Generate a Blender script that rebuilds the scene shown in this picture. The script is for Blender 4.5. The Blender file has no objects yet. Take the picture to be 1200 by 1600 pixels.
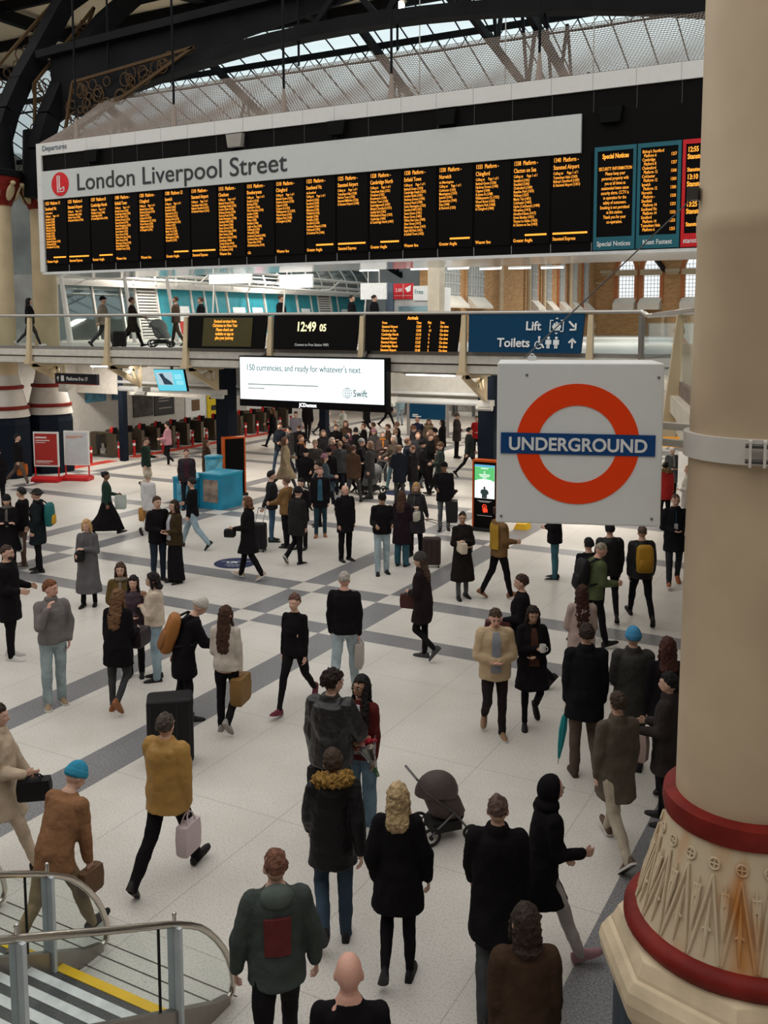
import bpy, math, random
from mathutils import Vector, Matrix, noise
R = math.radians
PI = math.pi
scene = bpy.context.scene
COL = scene.collection

# ---------------------------------------------------------------- camera
EYE = 5.35
cam_data = bpy.data.cameras.new('camera')
cam = bpy.data.objects.new('camera', cam_data)
COL.objects.link(cam)
cam_data.sensor_fit = 'VERTICAL'
cam_data.sensor_height = 36.0
cam_data.lens = 36.0 * 1499.5 / 1600.0
cam_data.shift_y = -(800 - 654) / 1600.0
cam_data.clip_start = 0.05
cam_data.clip_end = 400
def cam_axis(u, w, v, yaw=R(28.5), pit=R(5.77), roll=R(-.144)):
    c, s = math.cos(roll), math.sin(roll); u, v = c*u - s*v, s*u + c*v
    c, s = math.cos(pit), math.sin(pit); w, v = c*w + s*v, -s*w + c*v
    c, s = math.cos(yaw), math.sin(yaw)
    return Vector((c*u - s*w, s*u + c*w, v))
rx, fw, up = cam_axis(1, 0, 0), cam_axis(0, 1, 0), cam_axis(0, 0, 1)
cam.matrix_world = Matrix(((rx.x, up.x, -fw.x, 0), (rx.y, up.y, -fw.y, 0), (rx.z, up.z, -fw.z, EYE), (0, 0, 0, 1)))
scene.camera = cam

# ---------------------------------------------------------------- light, exposure
scene.view_settings.view_transform = 'Standard'
scene.view_settings.look = 'None'
scene.view_settings.gamma = 1.0
scene.view_settings.use_curve_mapping = False
scene.view_settings.exposure = 0.4
world = bpy.data.worlds.new('overcast_sky')
scene.world = world
world.use_nodes = True
_bg = world.node_tree.nodes['Background']
_bg.inputs[0].default_value = (1.0, 0.982, 0.95, 1)
_bg.inputs[1].default_value = 1.0
try:
    scene.cycles.use_denoising = True
    scene.cycles.max_bounces = 8
    scene.cycles.diffuse_bounces = 4
    scene.cycles.glossy_bounces = 3
    scene.cycles.transparent_max_bounces = 16
    scene.cycles.sample_clamp_indirect = 4.0
    scene.cycles.caustics_reflective = False
    scene.cycles.caustics_refractive = False
except Exception:
    pass
def area_lamp(name, loc, sx, sy, power, color=(1, .93, .84), rot=(0, 0, 0)):
    l = bpy.data.lights.new(name, 'AREA'); l.shape = 'RECTANGLE'; l.size = sx; l.size_y = sy
    l.energy = power; l.color = color
    o = bpy.data.objects.new(name, l); COL.objects.link(o); o.location = loc; o.rotation_euler = rot
    return o
LAMP_SPOTS = [(-26, 26.2), (-20, 26.2), (-14, 26.2), (-7.5, 26.2), (-23.5, 36), (-17, 36), (-11, 36), (-23.5, 44), (-17, 44), (-11, 44)]
for q, (lx, ly) in enumerate(LAMP_SPOTS):
    area_lamp('ceiling_lamp_light', (lx, ly, 3.9), 2.4, .5, 115)
for lx, ly in [(-30, 34), (-30, 44), (-12, 35), (-12, 48), (-22, 40)]:
    area_lamp('gallery_fill_light', (lx, ly, 8.6), 1.6, .6, 115 * 2.6)  # area lights brightening the upper brick and boards, no fixtures built
for lx in (-23, -18.5, -14):
    area_lamp('gallery_fill_light', (lx, 25.75, 8.4), 1.6, .5, 115 * .9, (1, .95, .88), (R(48), 0, 0))  # added behind the departures board to brighten the blank boards

# ---------------------------------------------------------------- materials
MATS = {}
def principled(name):
    m = bpy.data.materials.new(name); m.use_nodes = True
    return m, m.node_tree, m.node_tree.nodes['Principled BSDF']
def nd(nt, kind, **kw):
    n = nt.nodes.new(kind)
    for k, v in kw.items():
        setattr(n, k, v)
    return n
def mat(name, col, rough=.6, metal=0., bump=0., scale=40., var=.06, coat=0., vscale=None, spec=.3):
    """a painted, woven or metal surface with a little procedural variation"""
    if name in MATS: return MATS[name]
    m, nt, b = principled(name)
    tc = nd(nt, 'ShaderNodeTexCoord')
    nz = nd(nt, 'ShaderNodeTexNoise'); nz.inputs['Scale'].default_value = vscale or scale * .15; nz.inputs['Detail'].default_value = 3
    nt.links.new(tc.outputs['Object'], nz.inputs['Vector'])
    rp = nd(nt, 'ShaderNodeValToRGB')
    rp.color_ramp.elements[0].position = .3; rp.color_ramp.elements[1].position = .7
    rp.color_ramp.elements[0].color = (*[c * (1 - var) for c in col], 1)
    rp.color_ramp.elements[1].color = (*[min(1, c * (1 + var)) for c in col], 1)
    nt.links.new(nz.outputs['Fac'], rp.inputs['Fac']); nt.links.new(rp.outputs['Color'], b.inputs['Base Color'])
    b.inputs['Roughness'].default_value = rough; b.inputs['Metallic'].default_value = metal
    b.inputs['Coat Weight'].default_value = coat; b.inputs['Specular IOR Level'].default_value = spec
    if bump:
        n2 = nd(nt, 'ShaderNodeTexNoise'); n2.inputs['Scale'].default_value = scale; n2.inputs['Detail'].default_value = 4
        nt.links.new(tc.outputs['Object'], n2.inputs['Vector'])
        bp = nd(nt, 'ShaderNodeBump'); bp.inputs['Strength'].default_value = bump; bp.inputs['Distance'].default_value = .02
        nt.links.new(n2.outputs['Fac'], bp.inputs['Height']); nt.links.new(bp.outputs['Normal'], b.inputs['Normal'])
    MATS[name] = m
    return m
def emit(name, col, strength):
    if name in MATS: return MATS[name]
    m, nt, b = principled(name)
    b.inputs['Base Color'].default_value = (*[c * .3 for c in col], 1)
    b.inputs['Emission Color'].default_value = (*col, 1); b.inputs['Emission Strength'].default_value = strength
    b.inputs['Roughness'].default_value = .4
    MATS[name] = m
    return m
def glass(name, tint=(.9, .95, .94), gloss=.12, haze=0.):
    if name in MATS: return MATS[name]
    m = bpy.data.materials.new(name); m.use_nodes = True; nt = m.node_tree
    for n in list(nt.nodes):
        if n.type != 'OUTPUT_MATERIAL': nt.nodes.remove(n)
    out = [n for n in nt.nodes if n.type == 'OUTPUT_MATERIAL'][0]
    tr = nd(nt, 'ShaderNodeBsdfTransparent'); tr.inputs[0].default_value = (*tint, 1)
    gl = nd(nt, 'ShaderNodeBsdfGlossy'); gl.inputs['Roughness'].default_value = .03
    lw = nd(nt, 'ShaderNodeLayerWeight'); lw.inputs[0].default_value = .12
    mp = nd(nt, 'ShaderNodeMath', operation='MULTIPLY_ADD'); mp.inputs[1].default_value = .7; mp.inputs[2].default_value = gloss
    nt.links.new(lw.outputs['Fresnel'], mp.inputs[0])
    mx = nd(nt, 'ShaderNodeMixShader'); nt.links.new(mp.outputs[0], mx.inputs[0])
    last = tr
    if haze:
        df = nd(nt, 'ShaderNodeBsdfTranslucent'); df.inputs[0].default_value = (*[min(1, c * 1.03) for c in tint], 1)
        m2 = nd(nt, 'ShaderNodeMixShader'); m2.inputs[0].default_value = haze
        nt.links.new(tr.outputs[0], m2.inputs[1]); nt.links.new(df.outputs[0], m2.inputs[2]); last = m2
    nt.links.new(last.outputs[0], mx.inputs[1]); nt.links.new(gl.outputs[0], mx.inputs[2])
    nt.links.new(mx.outputs[0], out.inputs[0])
    MATS[name] = m
    return m
def cloth(col, kind='wool'):
    key = kind + '_%d_%d_%d' % tuple(int(c * 999) for c in col)
    if kind == 'leather': return mat(key, col, .36, 0, .2, 14, .2, .0, None, .45)
    if kind == 'denim': return mat(key, col, .9, 0, .35, 90, .28, vscale=5, spec=.1)
    if kind == 'puffer': return mat(key, col, .55, 0, .3, 14, .12, spec=.2)
    if kind == 'fur': return mat(key, col, 1., 0, 1., 70, .45, vscale=30, spec=.05)
    if kind == 'hair': return mat(key, col, .6, 0, .7, 60, .35, vscale=25, spec=.2)
    return mat(key, col, .95, 0, .3, 45, .16, spec=.08)

WHITE = mat('white_painted_steel', (.66, .66, .64), .5, var=.02)
OFFWHITE = mat('off_white_paint', (.60, .57, .51), .55, var=.08)
CREAM = mat('cream_paint', (.62, .50, .32), .5, 0, .08, 12, .1)
CREAMPALE = mat('pale_cream_paint', (.62, .55, .44), .5, 0, .08, 12, .1)
BLACK = mat('black_paint', (.006, .006, .006), .6, spec=.06)
BLACKMATT = mat('matt_black_panel', (.0055, .005, .005), .5, spec=.05)
NAVY = mat('navy_paint', (.006, .010, .018), .6, spec=.1)
STEEL = mat('brushed_steel', (.50, .48, .45), .28, .9)
DARKSTEEL = mat('dark_steel', (.09, .085, .08), .4, .6)
IRON = mat('dark_roof_iron', (.007, .0075, .009), .7, 0, .1, 8, .3, spec=.1)
REDP = mat('red_paint', (.42, .018, .014), .45)
REDCOL = mat('dark_red_paint', (.18, .016, .011), .5, 0, .15, 20, .3, spec=.15, vscale=5)
TEALP = mat('teal_panel', (.03, .25, .31), .5)
BLUESIGN = mat('sign_blue', (.004, .045, .105), .6, var=.02, spec=.1)
ORANGEP = mat('orange_kiosk_paint', (.62, .10, .012), .4)
YELLOW = mat('yellow_paint', (.75, .46, .02), .6)
LED = emit('orange_led', (1.0, .37, .035), 1.05)
LEDY = emit('pale_yellow_led', (1.0, .93, .50), .9)
LETTERW = mat('white_lettering', (.78, .80, .80), .5)
LETTERD = mat('dark_grey_lettering', (.035, .036, .04), .5)
TUBE = emit('fluorescent_tube', (1., .97, .9), 5.0)
GLASS = glass('balustrade_glass', (.955, .985, .975), .012)
GLASSD = glass('facade_glass', (.80, .87, .87), .12)
ROOFGLASS = glass('roof_glass', (.80, .875, .90), .01, .2)
RUBBER = mat('black_rubber', (.015, .015, .015), .8)

# ---------------------------------------------------------------- mesh helper
class MB:
    def __init__(s): s.V = []; s.F = []; s.MI = []; s.mi = 0
    def _f(s, *idx): s.F.append(tuple(idx)); s.MI.append(s.mi)
    def mark(s): return len(s.V)
    def xf(s, start, fn):
        for i in range(start, len(s.V)): s.V[i] = Vector(fn(s.V[i]))
    def box(s, c, d, R3=None):
        b = len(s.V); c = Vector(c)
        for sx, sy, sz in ((-1,-1,-1),(1,-1,-1),(1,1,-1),(-1,1,-1),(-1,-1,1),(1,-1,1),(1,1,1),(-1,1,1)):
            v = Vector((sx*d[0]/2, sy*d[1]/2, sz*d[2]/2))
            if R3 is not None: v = R3 @ v
            s.V.append(c + v)
        for f in ((0,3,2,1),(4,5,6,7),(0,1,5,4),(1,2,6,5),(2,3,7,6),(3,0,4,7)): s._f(*[b+i for i in f])
        return s
    def b2(s, lo, hi):
        return s.box([(a+b)/2 for a, b in zip(lo, hi)], [b-a for a, b in zip(lo, hi)])
    def rings(s, rings, cap=True, closed=False):
        b = len(s.V); n = len(rings[0])
        for r in rings: s.V += [Vector(p) for p in r]
        m = len(rings)
        for k in range(m if closed else m-1):
            k2 = (k+1) % m
            for i in range(n):
                j = (i+1) % n
                s._f(b+k*n+i, b+k*n+j, b+k2*n+j, b+k2*n+i)
        if cap and not closed:
            s._f(*[b+i for i in range(n)][::-1]); s._f(*[b+(m-1)*n+i for i in range(n)])
        return s
    def cyl(s, p, q, r, r2=None, n=12):
        p, q = Vector(p), Vector(q); r2 = r if r2 is None else r2
        d = (q-p)
        if d.length < 1e-7: return s
        d.normalize()
        a = d.orthogonal().normalized(); c = d.cross(a)
        f = lambda o, rr: [o + (a*math.cos(2*PI*i/n) + c*math.sin(2*PI*i/n))*rr for i in range(n)]
        return s.rings([f(p, r), f(q, r2)])
    def bar(s, p, q, w, h, upv=(0, 0, 1)):
        p, q = Vector(p), Vector(q); d = (q-p).normalized(); u = Vector(upv)
        a = d.cross(u)
        if a.length < 1e-4: a = d.orthogonal()
        a.normalize(); u = a.cross(d)
        f = lambda o: [o + a*x*w/2 + u*y*h/2 for x, y in ((-1,-1),(1,-1),(1,1),(-1,1))]
        return s.rings([f(p), f(q)])
    def sph(s, c, r, n=10, m=6, R3=None):
        c = Vector(c); rr = r if hasattr(r, '__len__') else (r, r, r); b = len(s.V)
        def add(v):
            v = Vector((v[0]*rr[0], v[1]*rr[1], v[2]*rr[2]))
            s.V.append(c + (R3 @ v if R3 is not None else v))
        add((0, 0, -1))
        for k in range(1, m):
            t = -PI/2 + PI*k/m
            for i in range(n): add((math.cos(t)*math.cos(2*PI*i/n), math.cos(t)*math.sin(2*PI*i/n), math.sin(t)))
        add((0, 0, 1)); top = len(s.V)-1
        for i in range(n):
            j = (i+1) % n
            s._f(b, b+1+j, b+1+i)
            for k in range(m-2): s._f(b+1+k*n+i, b+1+k*n+j, b+1+(k+1)*n+j, b+1+(k+1)*n+i)
            s._f(top, b+1+(m-2)*n+i, b+1+(m-2)*n+j)
        return s
    def caps(s, p, r1, q, r2, n=10):
        s.sph(p, r1, n, 6); s.sph(q, r2, n, 6); s.cyl(p, q, r1, r2, n); return s
    def tube(s, pts, r, n=8, closed=False):
        pts = [Vector(p) for p in pts]; rs = []
        a = None
        for i, p in enumerate(pts):
            if closed: d = (pts[(i+1) % len(pts)] - pts[i-1]).normalized()
            else: d = (pts[min(i+1, len(pts)-1)] - pts[max(i-1, 0)]).normalized()
            if a is None: a = d.orthogonal().normalized()
            a = (a - d*a.dot(d)).normalized(); c = d.cross(a)
            rr = r[i] if hasattr(r, '__len__') else r
            rs.append([p + (a*math.cos(2*PI*k/n) + c*math.sin(2*PI*k/n))*rr for k in range(n)])
        return s.rings(rs, closed=closed)
    def lathe(s, c, prof, n=32, a0=0.):
        c = Vector(c)
        return s.rings([[c + Vector((r*math.cos(a0+2*PI*i/n), r*math.sin(a0+2*PI*i/n), z)) for i in range(n)] for r, z in prof])
    def prism(s, poly, ext):
        ext = Vector(ext); a = [Vector(p) for p in poly]
        return s.rings([a, [p+ext for p in a]])
    def obj(s, name, m, parent=None, smooth=None):
        me = bpy.data.meshes.new(name)
        off = Vector((0, 0, 0))
        if parent is not None and not parent.get('_local'):
            off = WLOC.get(parent.name, Vector((0, 0, 0)))
        me.from_pydata([tuple(v-off) for v in s.V], [], s.F)
        for mm in (m if isinstance(m, (list, tuple)) else [m]): me.materials.append(mm)
        if isinstance(m, (list, tuple)): me.polygons.foreach_set('material_index', s.MI)
        me.validate(); me.update()
        if smooth is not None:
            me.polygons.foreach_set('use_smooth', [True]*len(me.polygons))
            if smooth < 180: me.set_sharp_from_angle(angle=R(smooth))
        o = bpy.data.objects.new(name, me); COL.objects.link(o)
        if parent is not None: o.parent = parent
        WLOC[o.name] = off
        return o
WLOC = {}
ORD = ['first', 'second', 'third', 'fourth', 'fifth', 'sixth', 'seventh', 'eighth', 'ninth', 'tenth', 'eleventh', 'twelfth', 'thirteenth', 'fourteenth', 'fifteenth']
BAKE = []
def tag(o, label=None, cat=None, group=None, kind=None):
    if label: o['label'] = label
    if cat: o['category'] = cat
    if group: o['group'] = group
    if kind: o['kind'] = kind
    return o
def thing(name, label, cat, loc=(0, 0, 0), group=None, rotz=None):
    o = bpy.data.objects.new(name, None); COL.objects.link(o); o.location = loc; o.empty_display_size = .2
    if rotz is not None:
        o.rotation_euler = (0, 0, rotz); o['_local'] = 1; WLOC[o.name] = Vector((0, 0, 0))
    else: WLOC[o.name] = Vector(loc)
    return tag(o, label, cat, group)
def local_done(o):
    if '_local' in o: del o['_local']
def struct(name, mb, m, smooth=None):
    o = mb.obj(name, m, None, smooth); o['kind'] = 'structure'; return o
def text(s, loc, size, m, parent, rz=0., tilt=R(90), name='lettering', align='LEFT', xs=1., bold=0., sp=1., ext=.004, res=3, line=1.):
    cu = bpy.data.curves.new(name, 'FONT'); cu.body = s; cu.size = size; cu.align_x = align
    cu.extrude = ext; cu.offset = bold; cu.space_character = sp; cu.resolution_u = res; cu.space_line = line
    cu.materials.append(m)
    o = bpy.data.objects.new(name, cu); COL.objects.link(o)
    o.parent = parent
    off = WLOC.get(parent.name, Vector((0, 0, 0))) if parent is not None and not parent.get('_local') else Vector((0, 0, 0))
    o.location = Vector(loc) - off; o.rotation_euler = (tilt, 0, rz); o.scale = (xs, 1, 1)
    WLOC[o.name] = off
    BAKE.append(o)
    return o

# ================================================================ THE SETTING
def floor_material():
    m, nt, b = principled('terrazzo_floor')
    L = nt.links.new
    tc = nd(nt, 'ShaderNodeTexCoord'); sp = nd(nt, 'ShaderNodeSeparateXYZ'); L(tc.outputs['Object'], sp.inputs[0])
    def bands(sock, cs):
        acc = None
        for c, h in cs:
            n = nd(nt, 'ShaderNodeMath', operation='COMPARE'); n.inputs[1].default_value = c; n.inputs[2].default_value = h; L(sock, n.inputs[0])
            if acc is None: acc = n
            else:
                a = nd(nt, 'ShaderNodeMath', operation='ADD'); L(acc.outputs[0], a.inputs[0]); L(n.outputs[0], a.inputs[1]); acc = a
        return acc
    bx = bands(sp.outputs[0], [(-8.39, .31), (-10.445, .275), (-16.93, .28), (-18.975, .275), (-1.92, .28), (.15, .3), (-25.45, .28)])
    by = bands(sp.outputs[1], [(15.97, .28), (13.875, .255), (21.27, .27), (24.8, .28), (29.85, .27), (31.75, .27), (38.4, .27), (40.3, .27)])
    df = nd(nt, 'ShaderNodeMath', operation='SUBTRACT'); L(bx.outputs[0], df.inputs[0]); L(by.outputs[0], df.inputs[1])
    ab = nd(nt, 'ShaderNodeMath', operation='ABSOLUTE'); L(df.outputs[0], ab.inputs[0])
    def ramp(src, p0, c0, p1, c1):
        r = nd(nt, 'ShaderNodeValToRGB'); e = r.color_ramp.elements
        e[0].position, e[1].position = p0, p1; e[0].color, e[1].color = (*c0, 1), (*c1, 1); L(src, r.inputs[0]); return r
    sk = nd(nt, 'ShaderNodeTexNoise'); sk.inputs['Scale'].default_value = 55; sk.inputs['Detail'].default_value = 5; L(tc.outputs['Object'], sk.inputs['Vector'])
    light = ramp(sk.outputs['Fac'], .28, (.40, .37, .33), .5, (.63, .60, .555))
    grey = ramp(sk.outputs['Fac'], .35, (.105, .105, .11), .62, (.26, .26, .27))
    mx = nd(nt, 'ShaderNodeMix', data_type='RGBA'); L(ab.outputs[0], mx.inputs[0]); L(light.outputs[0], mx.inputs[6]); L(grey.outputs[0], mx.inputs[7])
    # joints
    def joint(sock, period, off, w):
        a = nd(nt, 'ShaderNodeMath', operation='ADD'); a.inputs[1].default_value = off; L(sock, a.inputs[0])
        f = nd(nt, 'ShaderNodeMath', operation='PINGPONG'); f.inputs[1].default_value = period / 2; L(a.outputs[0], f.inputs[0])
        g = nd(nt, 'ShaderNodeMath', operation='LESS_THAN'); g.inputs[1].default_value = w; L(f.outputs[0], g.inputs[0]); return g
    j1 = joint(sp.outputs[0], 1.42, .06, .006); j2 = joint(sp.outputs[1], 2.13, .38, .006)
    jm = nd(nt, 'ShaderNodeMath', operation='MAXIMUM'); L(j1.outputs[0], jm.inputs[0]); L(j2.outputs[0], jm.inputs[1])
    big = nd(nt, 'ShaderNodeTexNoise'); big.inputs['Scale'].default_value = .8; big.inputs['Detail'].default_value = 6; L(tc.outputs['Object'], big.inputs['Vector'])
    dr = ramp(big.outputs['Fac'], .35, (.90, .89, .87), .65, (1.04, 1.03, 1.02))
    mu = nd(nt, 'ShaderNodeMix', data_type='RGBA', blend_type='MULTIPLY'); mu.inputs[0].default_value = 1; L(mx.outputs[2], mu.inputs[6]); L(dr.outputs[0], mu.inputs[7])
    jf = nd(nt, 'ShaderNodeMath', operation='MULTIPLY'); jf.inputs[1].default_value = .33; L(jm.outputs[0], jf.inputs[0])
    fin = nd(nt, 'ShaderNodeMix', data_type='RGBA'); fin.inputs[7].default_value = (.10, .09, .08, 1); L(jf.outputs[0], fin.inputs[0]); L(mu.outputs[2], fin.inputs[6])
    L(fin.outputs[2], b.inputs['Base Color'])
    b.inputs['Roughness'].default_value = .38
    return m
def brick_material(name='yellow_brick', c1=(.36, .185, .07), c2=(.48, .27, .115), mo=(.36, .28, .18)):
    m, nt, b = principled(name); L = nt.links.new
    tc = nd(nt, 'ShaderNodeTexCoord'); mp = nd(nt, 'ShaderNodeMapping'); mp.inputs['Rotation'].default_value = (R(90), 0, 0)
    sp = nd(nt, 'ShaderNodeSeparateXYZ'); L(tc.outputs['Object'], sp.inputs[0])
    ad = nd(nt, 'ShaderNodeMath', operation='ADD'); L(sp.outputs[0], ad.inputs[0]); L(sp.outputs[1], ad.inputs[1])
    cb = nd(nt, 'ShaderNodeCombineXYZ'); L(ad.outputs[0], cb.inputs[0]); L(sp.outputs[2], cb.inputs[1])
    br = nd(nt, 'ShaderNodeTexBrick'); L(cb.outputs[0], br.inputs['Vector'])
    br.inputs['Color1'].default_value = (*c1, 1); br.inputs['Color2'].default_value = (*c2, 1); br.inputs['Mortar'].default_value = (*mo, 1)
    br.inputs['Scale'].default_value = 4.4; br.inputs['Mortar Size'].default_value = .012; br.inputs['Brick Width'].default_value = 1.0; br.inputs['Row Height'].default_value = .33
    L(br.outputs['Color'], b.inputs['Base Color']); b.inputs['Roughness'].default_value = .9
    return m
BRICK = brick_material()
REDBRICK = brick_material('red_brick_trim', (.36, .11, .035), (.46, .15, .05), (.25, .12, .07))
STONE = mat('pale_stone', (.46, .36, .24), .8, 0, .2, 30)
DARKWALL = mat('smoke_dark_wall', (.16, .14, .12), .9, 0, .1, 6)
PLASTER = mat('white_plaster', (.62, .62, .60), .7)
CEIL = mat('white_soffit_panels', (.66, .66, .64), .6)
def corrugated():
    m, nt, b = principled('cream_corrugated_roof'); L = nt.links.new
    tc = nd(nt, 'ShaderNodeTexCoord'); wv = nd(nt, 'ShaderNodeTexWave'); wv.wave_type = 'BANDS'; wv.bands_direction = 'X'
    wv.inputs['Scale'].default_value = 2.2; L(tc.outputs['Object'], wv.inputs['Vector'])
    r = nd(nt, 'ShaderNodeValToRGB'); r.color_ramp.elements[0].color = (.42, .35, .24, 1); r.color_ramp.elements[1].color = (.78, .67, .49, 1)
    L(wv.outputs['Fac'], r.inputs[0]); L(r.outputs[0], b.inputs['Base Color'])
    bp = nd(nt, 'ShaderNodeBump'); bp.inputs['Strength'].default_value = .8; L(wv.outputs['Fac'], bp.inputs['Height']); L(bp.outputs[0], b.inputs['Normal'])
    b.inputs['Roughness'].default_value = .8
    return m
struct('floor', MB().b2((-50, -10, -.3), (14, 62, 0)), floor_material())
# ground-floor shell
struct('wall_west', MB().b2((-50.3, -10, 0), (-50, 62, 16)), DARKWALL)
struct('wall_south', MB().b2((-50, -10.3, 0), (14, -10, 16)), DARKWALL)
struct('wall_east', MB().b2((14, -10, 0), (14.3, 62, 16)), DARKWALL)
struct('wall_north', MB().b2((-50, 57.6, 0), (14, 57.9, 5.6)), PLASTER)
# gallery slab
sl = MB()
sl.b2((-50, 22.15, 4.02), (-5.3, 27.2, 4.5))
sl.b2((-50, 27.2, 4.02), (-26.5, 57.6, 4.5))
sl.b2((-18.5, 27.2, 4.02), (-5.3, 57.6, 4.5))
sl.b2((-26.5, 50.0, 4.02), (-18.5, 57.6, 4.5))
struct('floor_gallery', sl, mat('gallery_floor', (.42, .40, .37), .5))
cl = MB(); cl.b2((-50, 24.7, 3.96), (-26.5, 57.6, 4.015)); cl.b2((-26.5, 24.7, 3.96), (-5.3, 57.6, 4.015))
struct('ceiling', cl, CEIL)
br = MB(); br.prism([(-5.29, 22.1, 4.1), (-2.30, 12.2, 4.1), (-.2, 5.0, 4.1), (2.6, 5.0, 4.1), (3.0, 27, 4.1), (-5.29, 27, 4.1)], (0, 0, .35))
struct('floor_bridge', br, OFFWHITE)
# fascia mouldings along the gallery edge
fa = MB(); fa.b2((-50, 21.93, 4.30), (-5.29, 22.16, 4.50)); fa.b2((-50, 21.98, 4.06), (-5.29, 22.16, 4.26))
struct('trim_1', fa, OFFWHITE)
dw = Vector((.275, -.9614, 0)); nw = Vector((-.9614, -.275, 0))
c0 = Vector((-5.29, 22, 0)); f2 = MB()
f2.bar(c0 + Vector((0, 0, 4.38)), c0 + dw*17 + Vector((0, 0, 4.38)), .24, .20)
f2.bar(c0 + Vector((0, 0, 4.14)) - nw*.05, c0 + dw*17 + Vector((0, 0, 4.14)) - nw*.05, .2, .2)
struct('trim_2', f2, CREAMPALE)
bk = MB(); bk.b2((-23.4, 24.45, 3.02), (-5.3, 24.7, 4.02)); struct('wall_bulkhead', bk, OFFWHITE)
bk = MB(); bk.b2((-34, 27.9, 2.55), (-23.0, 28.1, 4.0)); struct('wall_bulkhead_gates', bk, OFFWHITE)
bk = MB(); bk.cyl((-23.4, 24.3, 3.12), (-5.3, 24.3, 3.12), .09); bk.cyl((-23.4, 24.2, 3.35), (-5.3, 24.2, 3.35), .05)
struct('trim_3', bk, WHITE, 40)
# inner concourse under the gallery
struct('wall_gates', MB().b2((-34.2, 24.7, 0), (-34, 57.6, 3.96)), PLASTER)
struct('wall_shops', MB().b2((-34, 50.0, 0), (-5.3, 50.2, 3.96)), mat('bright_shop_wall', (.72, .71, .68), .6))
struct('wall_right_hall', MB().b2((-5.6, 28.0, 0), (14, 28.2, 3.98)), PLASTER)

# brick walls of the upper hall with three pointed windows
def arch_pts(x, z0, w, zs, n=9):
    """pointed arch outline: springing at zs, from sill z0"""
    pts = [(x-w/2, z0), (x+w/2, z0)]
    r = w
    for i in range(n):
        t = PI/3*i/(n-1); pts.append((x - w/2 + r*math.cos(t), zs + r*math.sin(t)))
    for i in range(1, n):
        t = PI/3*(n-1-i)/(n-1); pts.append((x + w/2 - r*math.cos(t), zs + r*math.sin(t)))
    return pts
WX = [-14.67, -13.2, -10.83]; WW = .98; WZ0 = 6.40; WZS = 8.35
wb = MB(); edges = [-17.2] + [v for x in WX for v in (x-WW/2, x+WW/2)] + [14]
for k in range(0, len(edges), 2): wb.b2((edges[k], 57, 4.5), (edges[k+1], 57.6, 11.2))
for x in WX:
    wb.b2((x-WW/2, 57, 4.5), (x+WW/2, 57.6, WZ0))
    ar = arch_pts(x, WZ0, WW, WZS)[2:]
    half = len(ar)//2
    wb.prism([(px, 57, pz) for px, pz in ar[:half+1]] + [(x+.001, 57, 11.2), (x+WW/2, 57, 11.2)], (0, .6, 0))
    wb.prism([(px, 57, pz) for px, pz in ar[half:]] + [(x-WW/2, 57, 11.2), (x-.001, 57, 11.2)], (0, .6, 0))
struct('wall_brick_back', wb, BRICK)
for k, x in enumerate(WX):
    ot, inn = arch_pts(x, WZ0, WW+.42, WZS), arch_pts(x, WZ0, WW, WZS)
    s_ = MB()
    ring_o, ring_i = ot[2:], inn[2:]
    full_o = [(x+(WW+.42)/2, WZ0)] + ring_o + [(x-(WW+.42)/2, WZ0)]; full_i = [(x+WW/2, WZ0)] + ring_i + [(x-WW/2, WZ0)]
    for a in range(len(full_o)-1):
        q = [full_o[a], full_o[a+1], full_i[a+1], full_i[a]]
        s_.prism([(p[0], 56.9, p[1]) for p in q], (0, .1, 0))
    root = thing('window_%d' % (k+1), None, None, (x, 57, WZ0)); root['kind'] = 'structure'
    s_.obj('arch_surround', REDBRICK, root)
    MB().prism([(px, 57.32, pz) for px, pz in inn], (0, .02, 0)).obj('glazing', emit('daylit_leaded_glass', (.80, .84, .86), .85), root)
    g_ = MB()
    for i in range(1, 5): g_.bar((x-WW/2+WW*i/5, 57.28, WZ0), (x-WW/2+WW*i/5, 57.28, WZS+.55 if i in (2, 3) else WZS+.3), .02, .02, (0, 1, 0))
    for i in range(1, 11): g_.bar((x-WW/2+.01, 57.28, WZ0+.22*i), (x+WW/2-.01, 57.28, WZ0+.22*i), .02, .02)
    g_.obj('glazing_bars', mat('lead_bars', (.12, .13, .13), .6), root)
    MB().b2((x-WW/2-.15, 56.85, 8.0), (x+WW/2+.15, 57.3, 8.33)).obj('stone_transom', STONE, root)
    h_ = MB(); h_.b2((x-.62, 56.3, 6.0), (x+.62, 57, 6.36)); h_.prism([(x-.62, 56.3, 6.36), (x-.62, 57, 6.36), (x-.62, 57, 6.72)], (1.24, 0, 0))
    h_.obj('sloping_sill', mat('pale_sill', (.62, .57, .50), .6), root)
st = MB()
for x0, x1 in [(-16.2, -15.5), (-12.4, -11.6)]: st.b2((x0, 56.8, 8.15), (x1, 57, 8.35)); st.b2((x0+.05, 56.88, 8.0), (x1-.05, 57, 8.15))
st.b2((-17.0, 56.85, 7.55), (-15.9, 57, 7.65))
struct('trim_4', st, STONE)
ws = MB(); ws.b2((-17.1, 34.5, 4.5), (-16.5, 57, 10.6)); struct('wall_brick_side', ws, BRICK)
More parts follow.
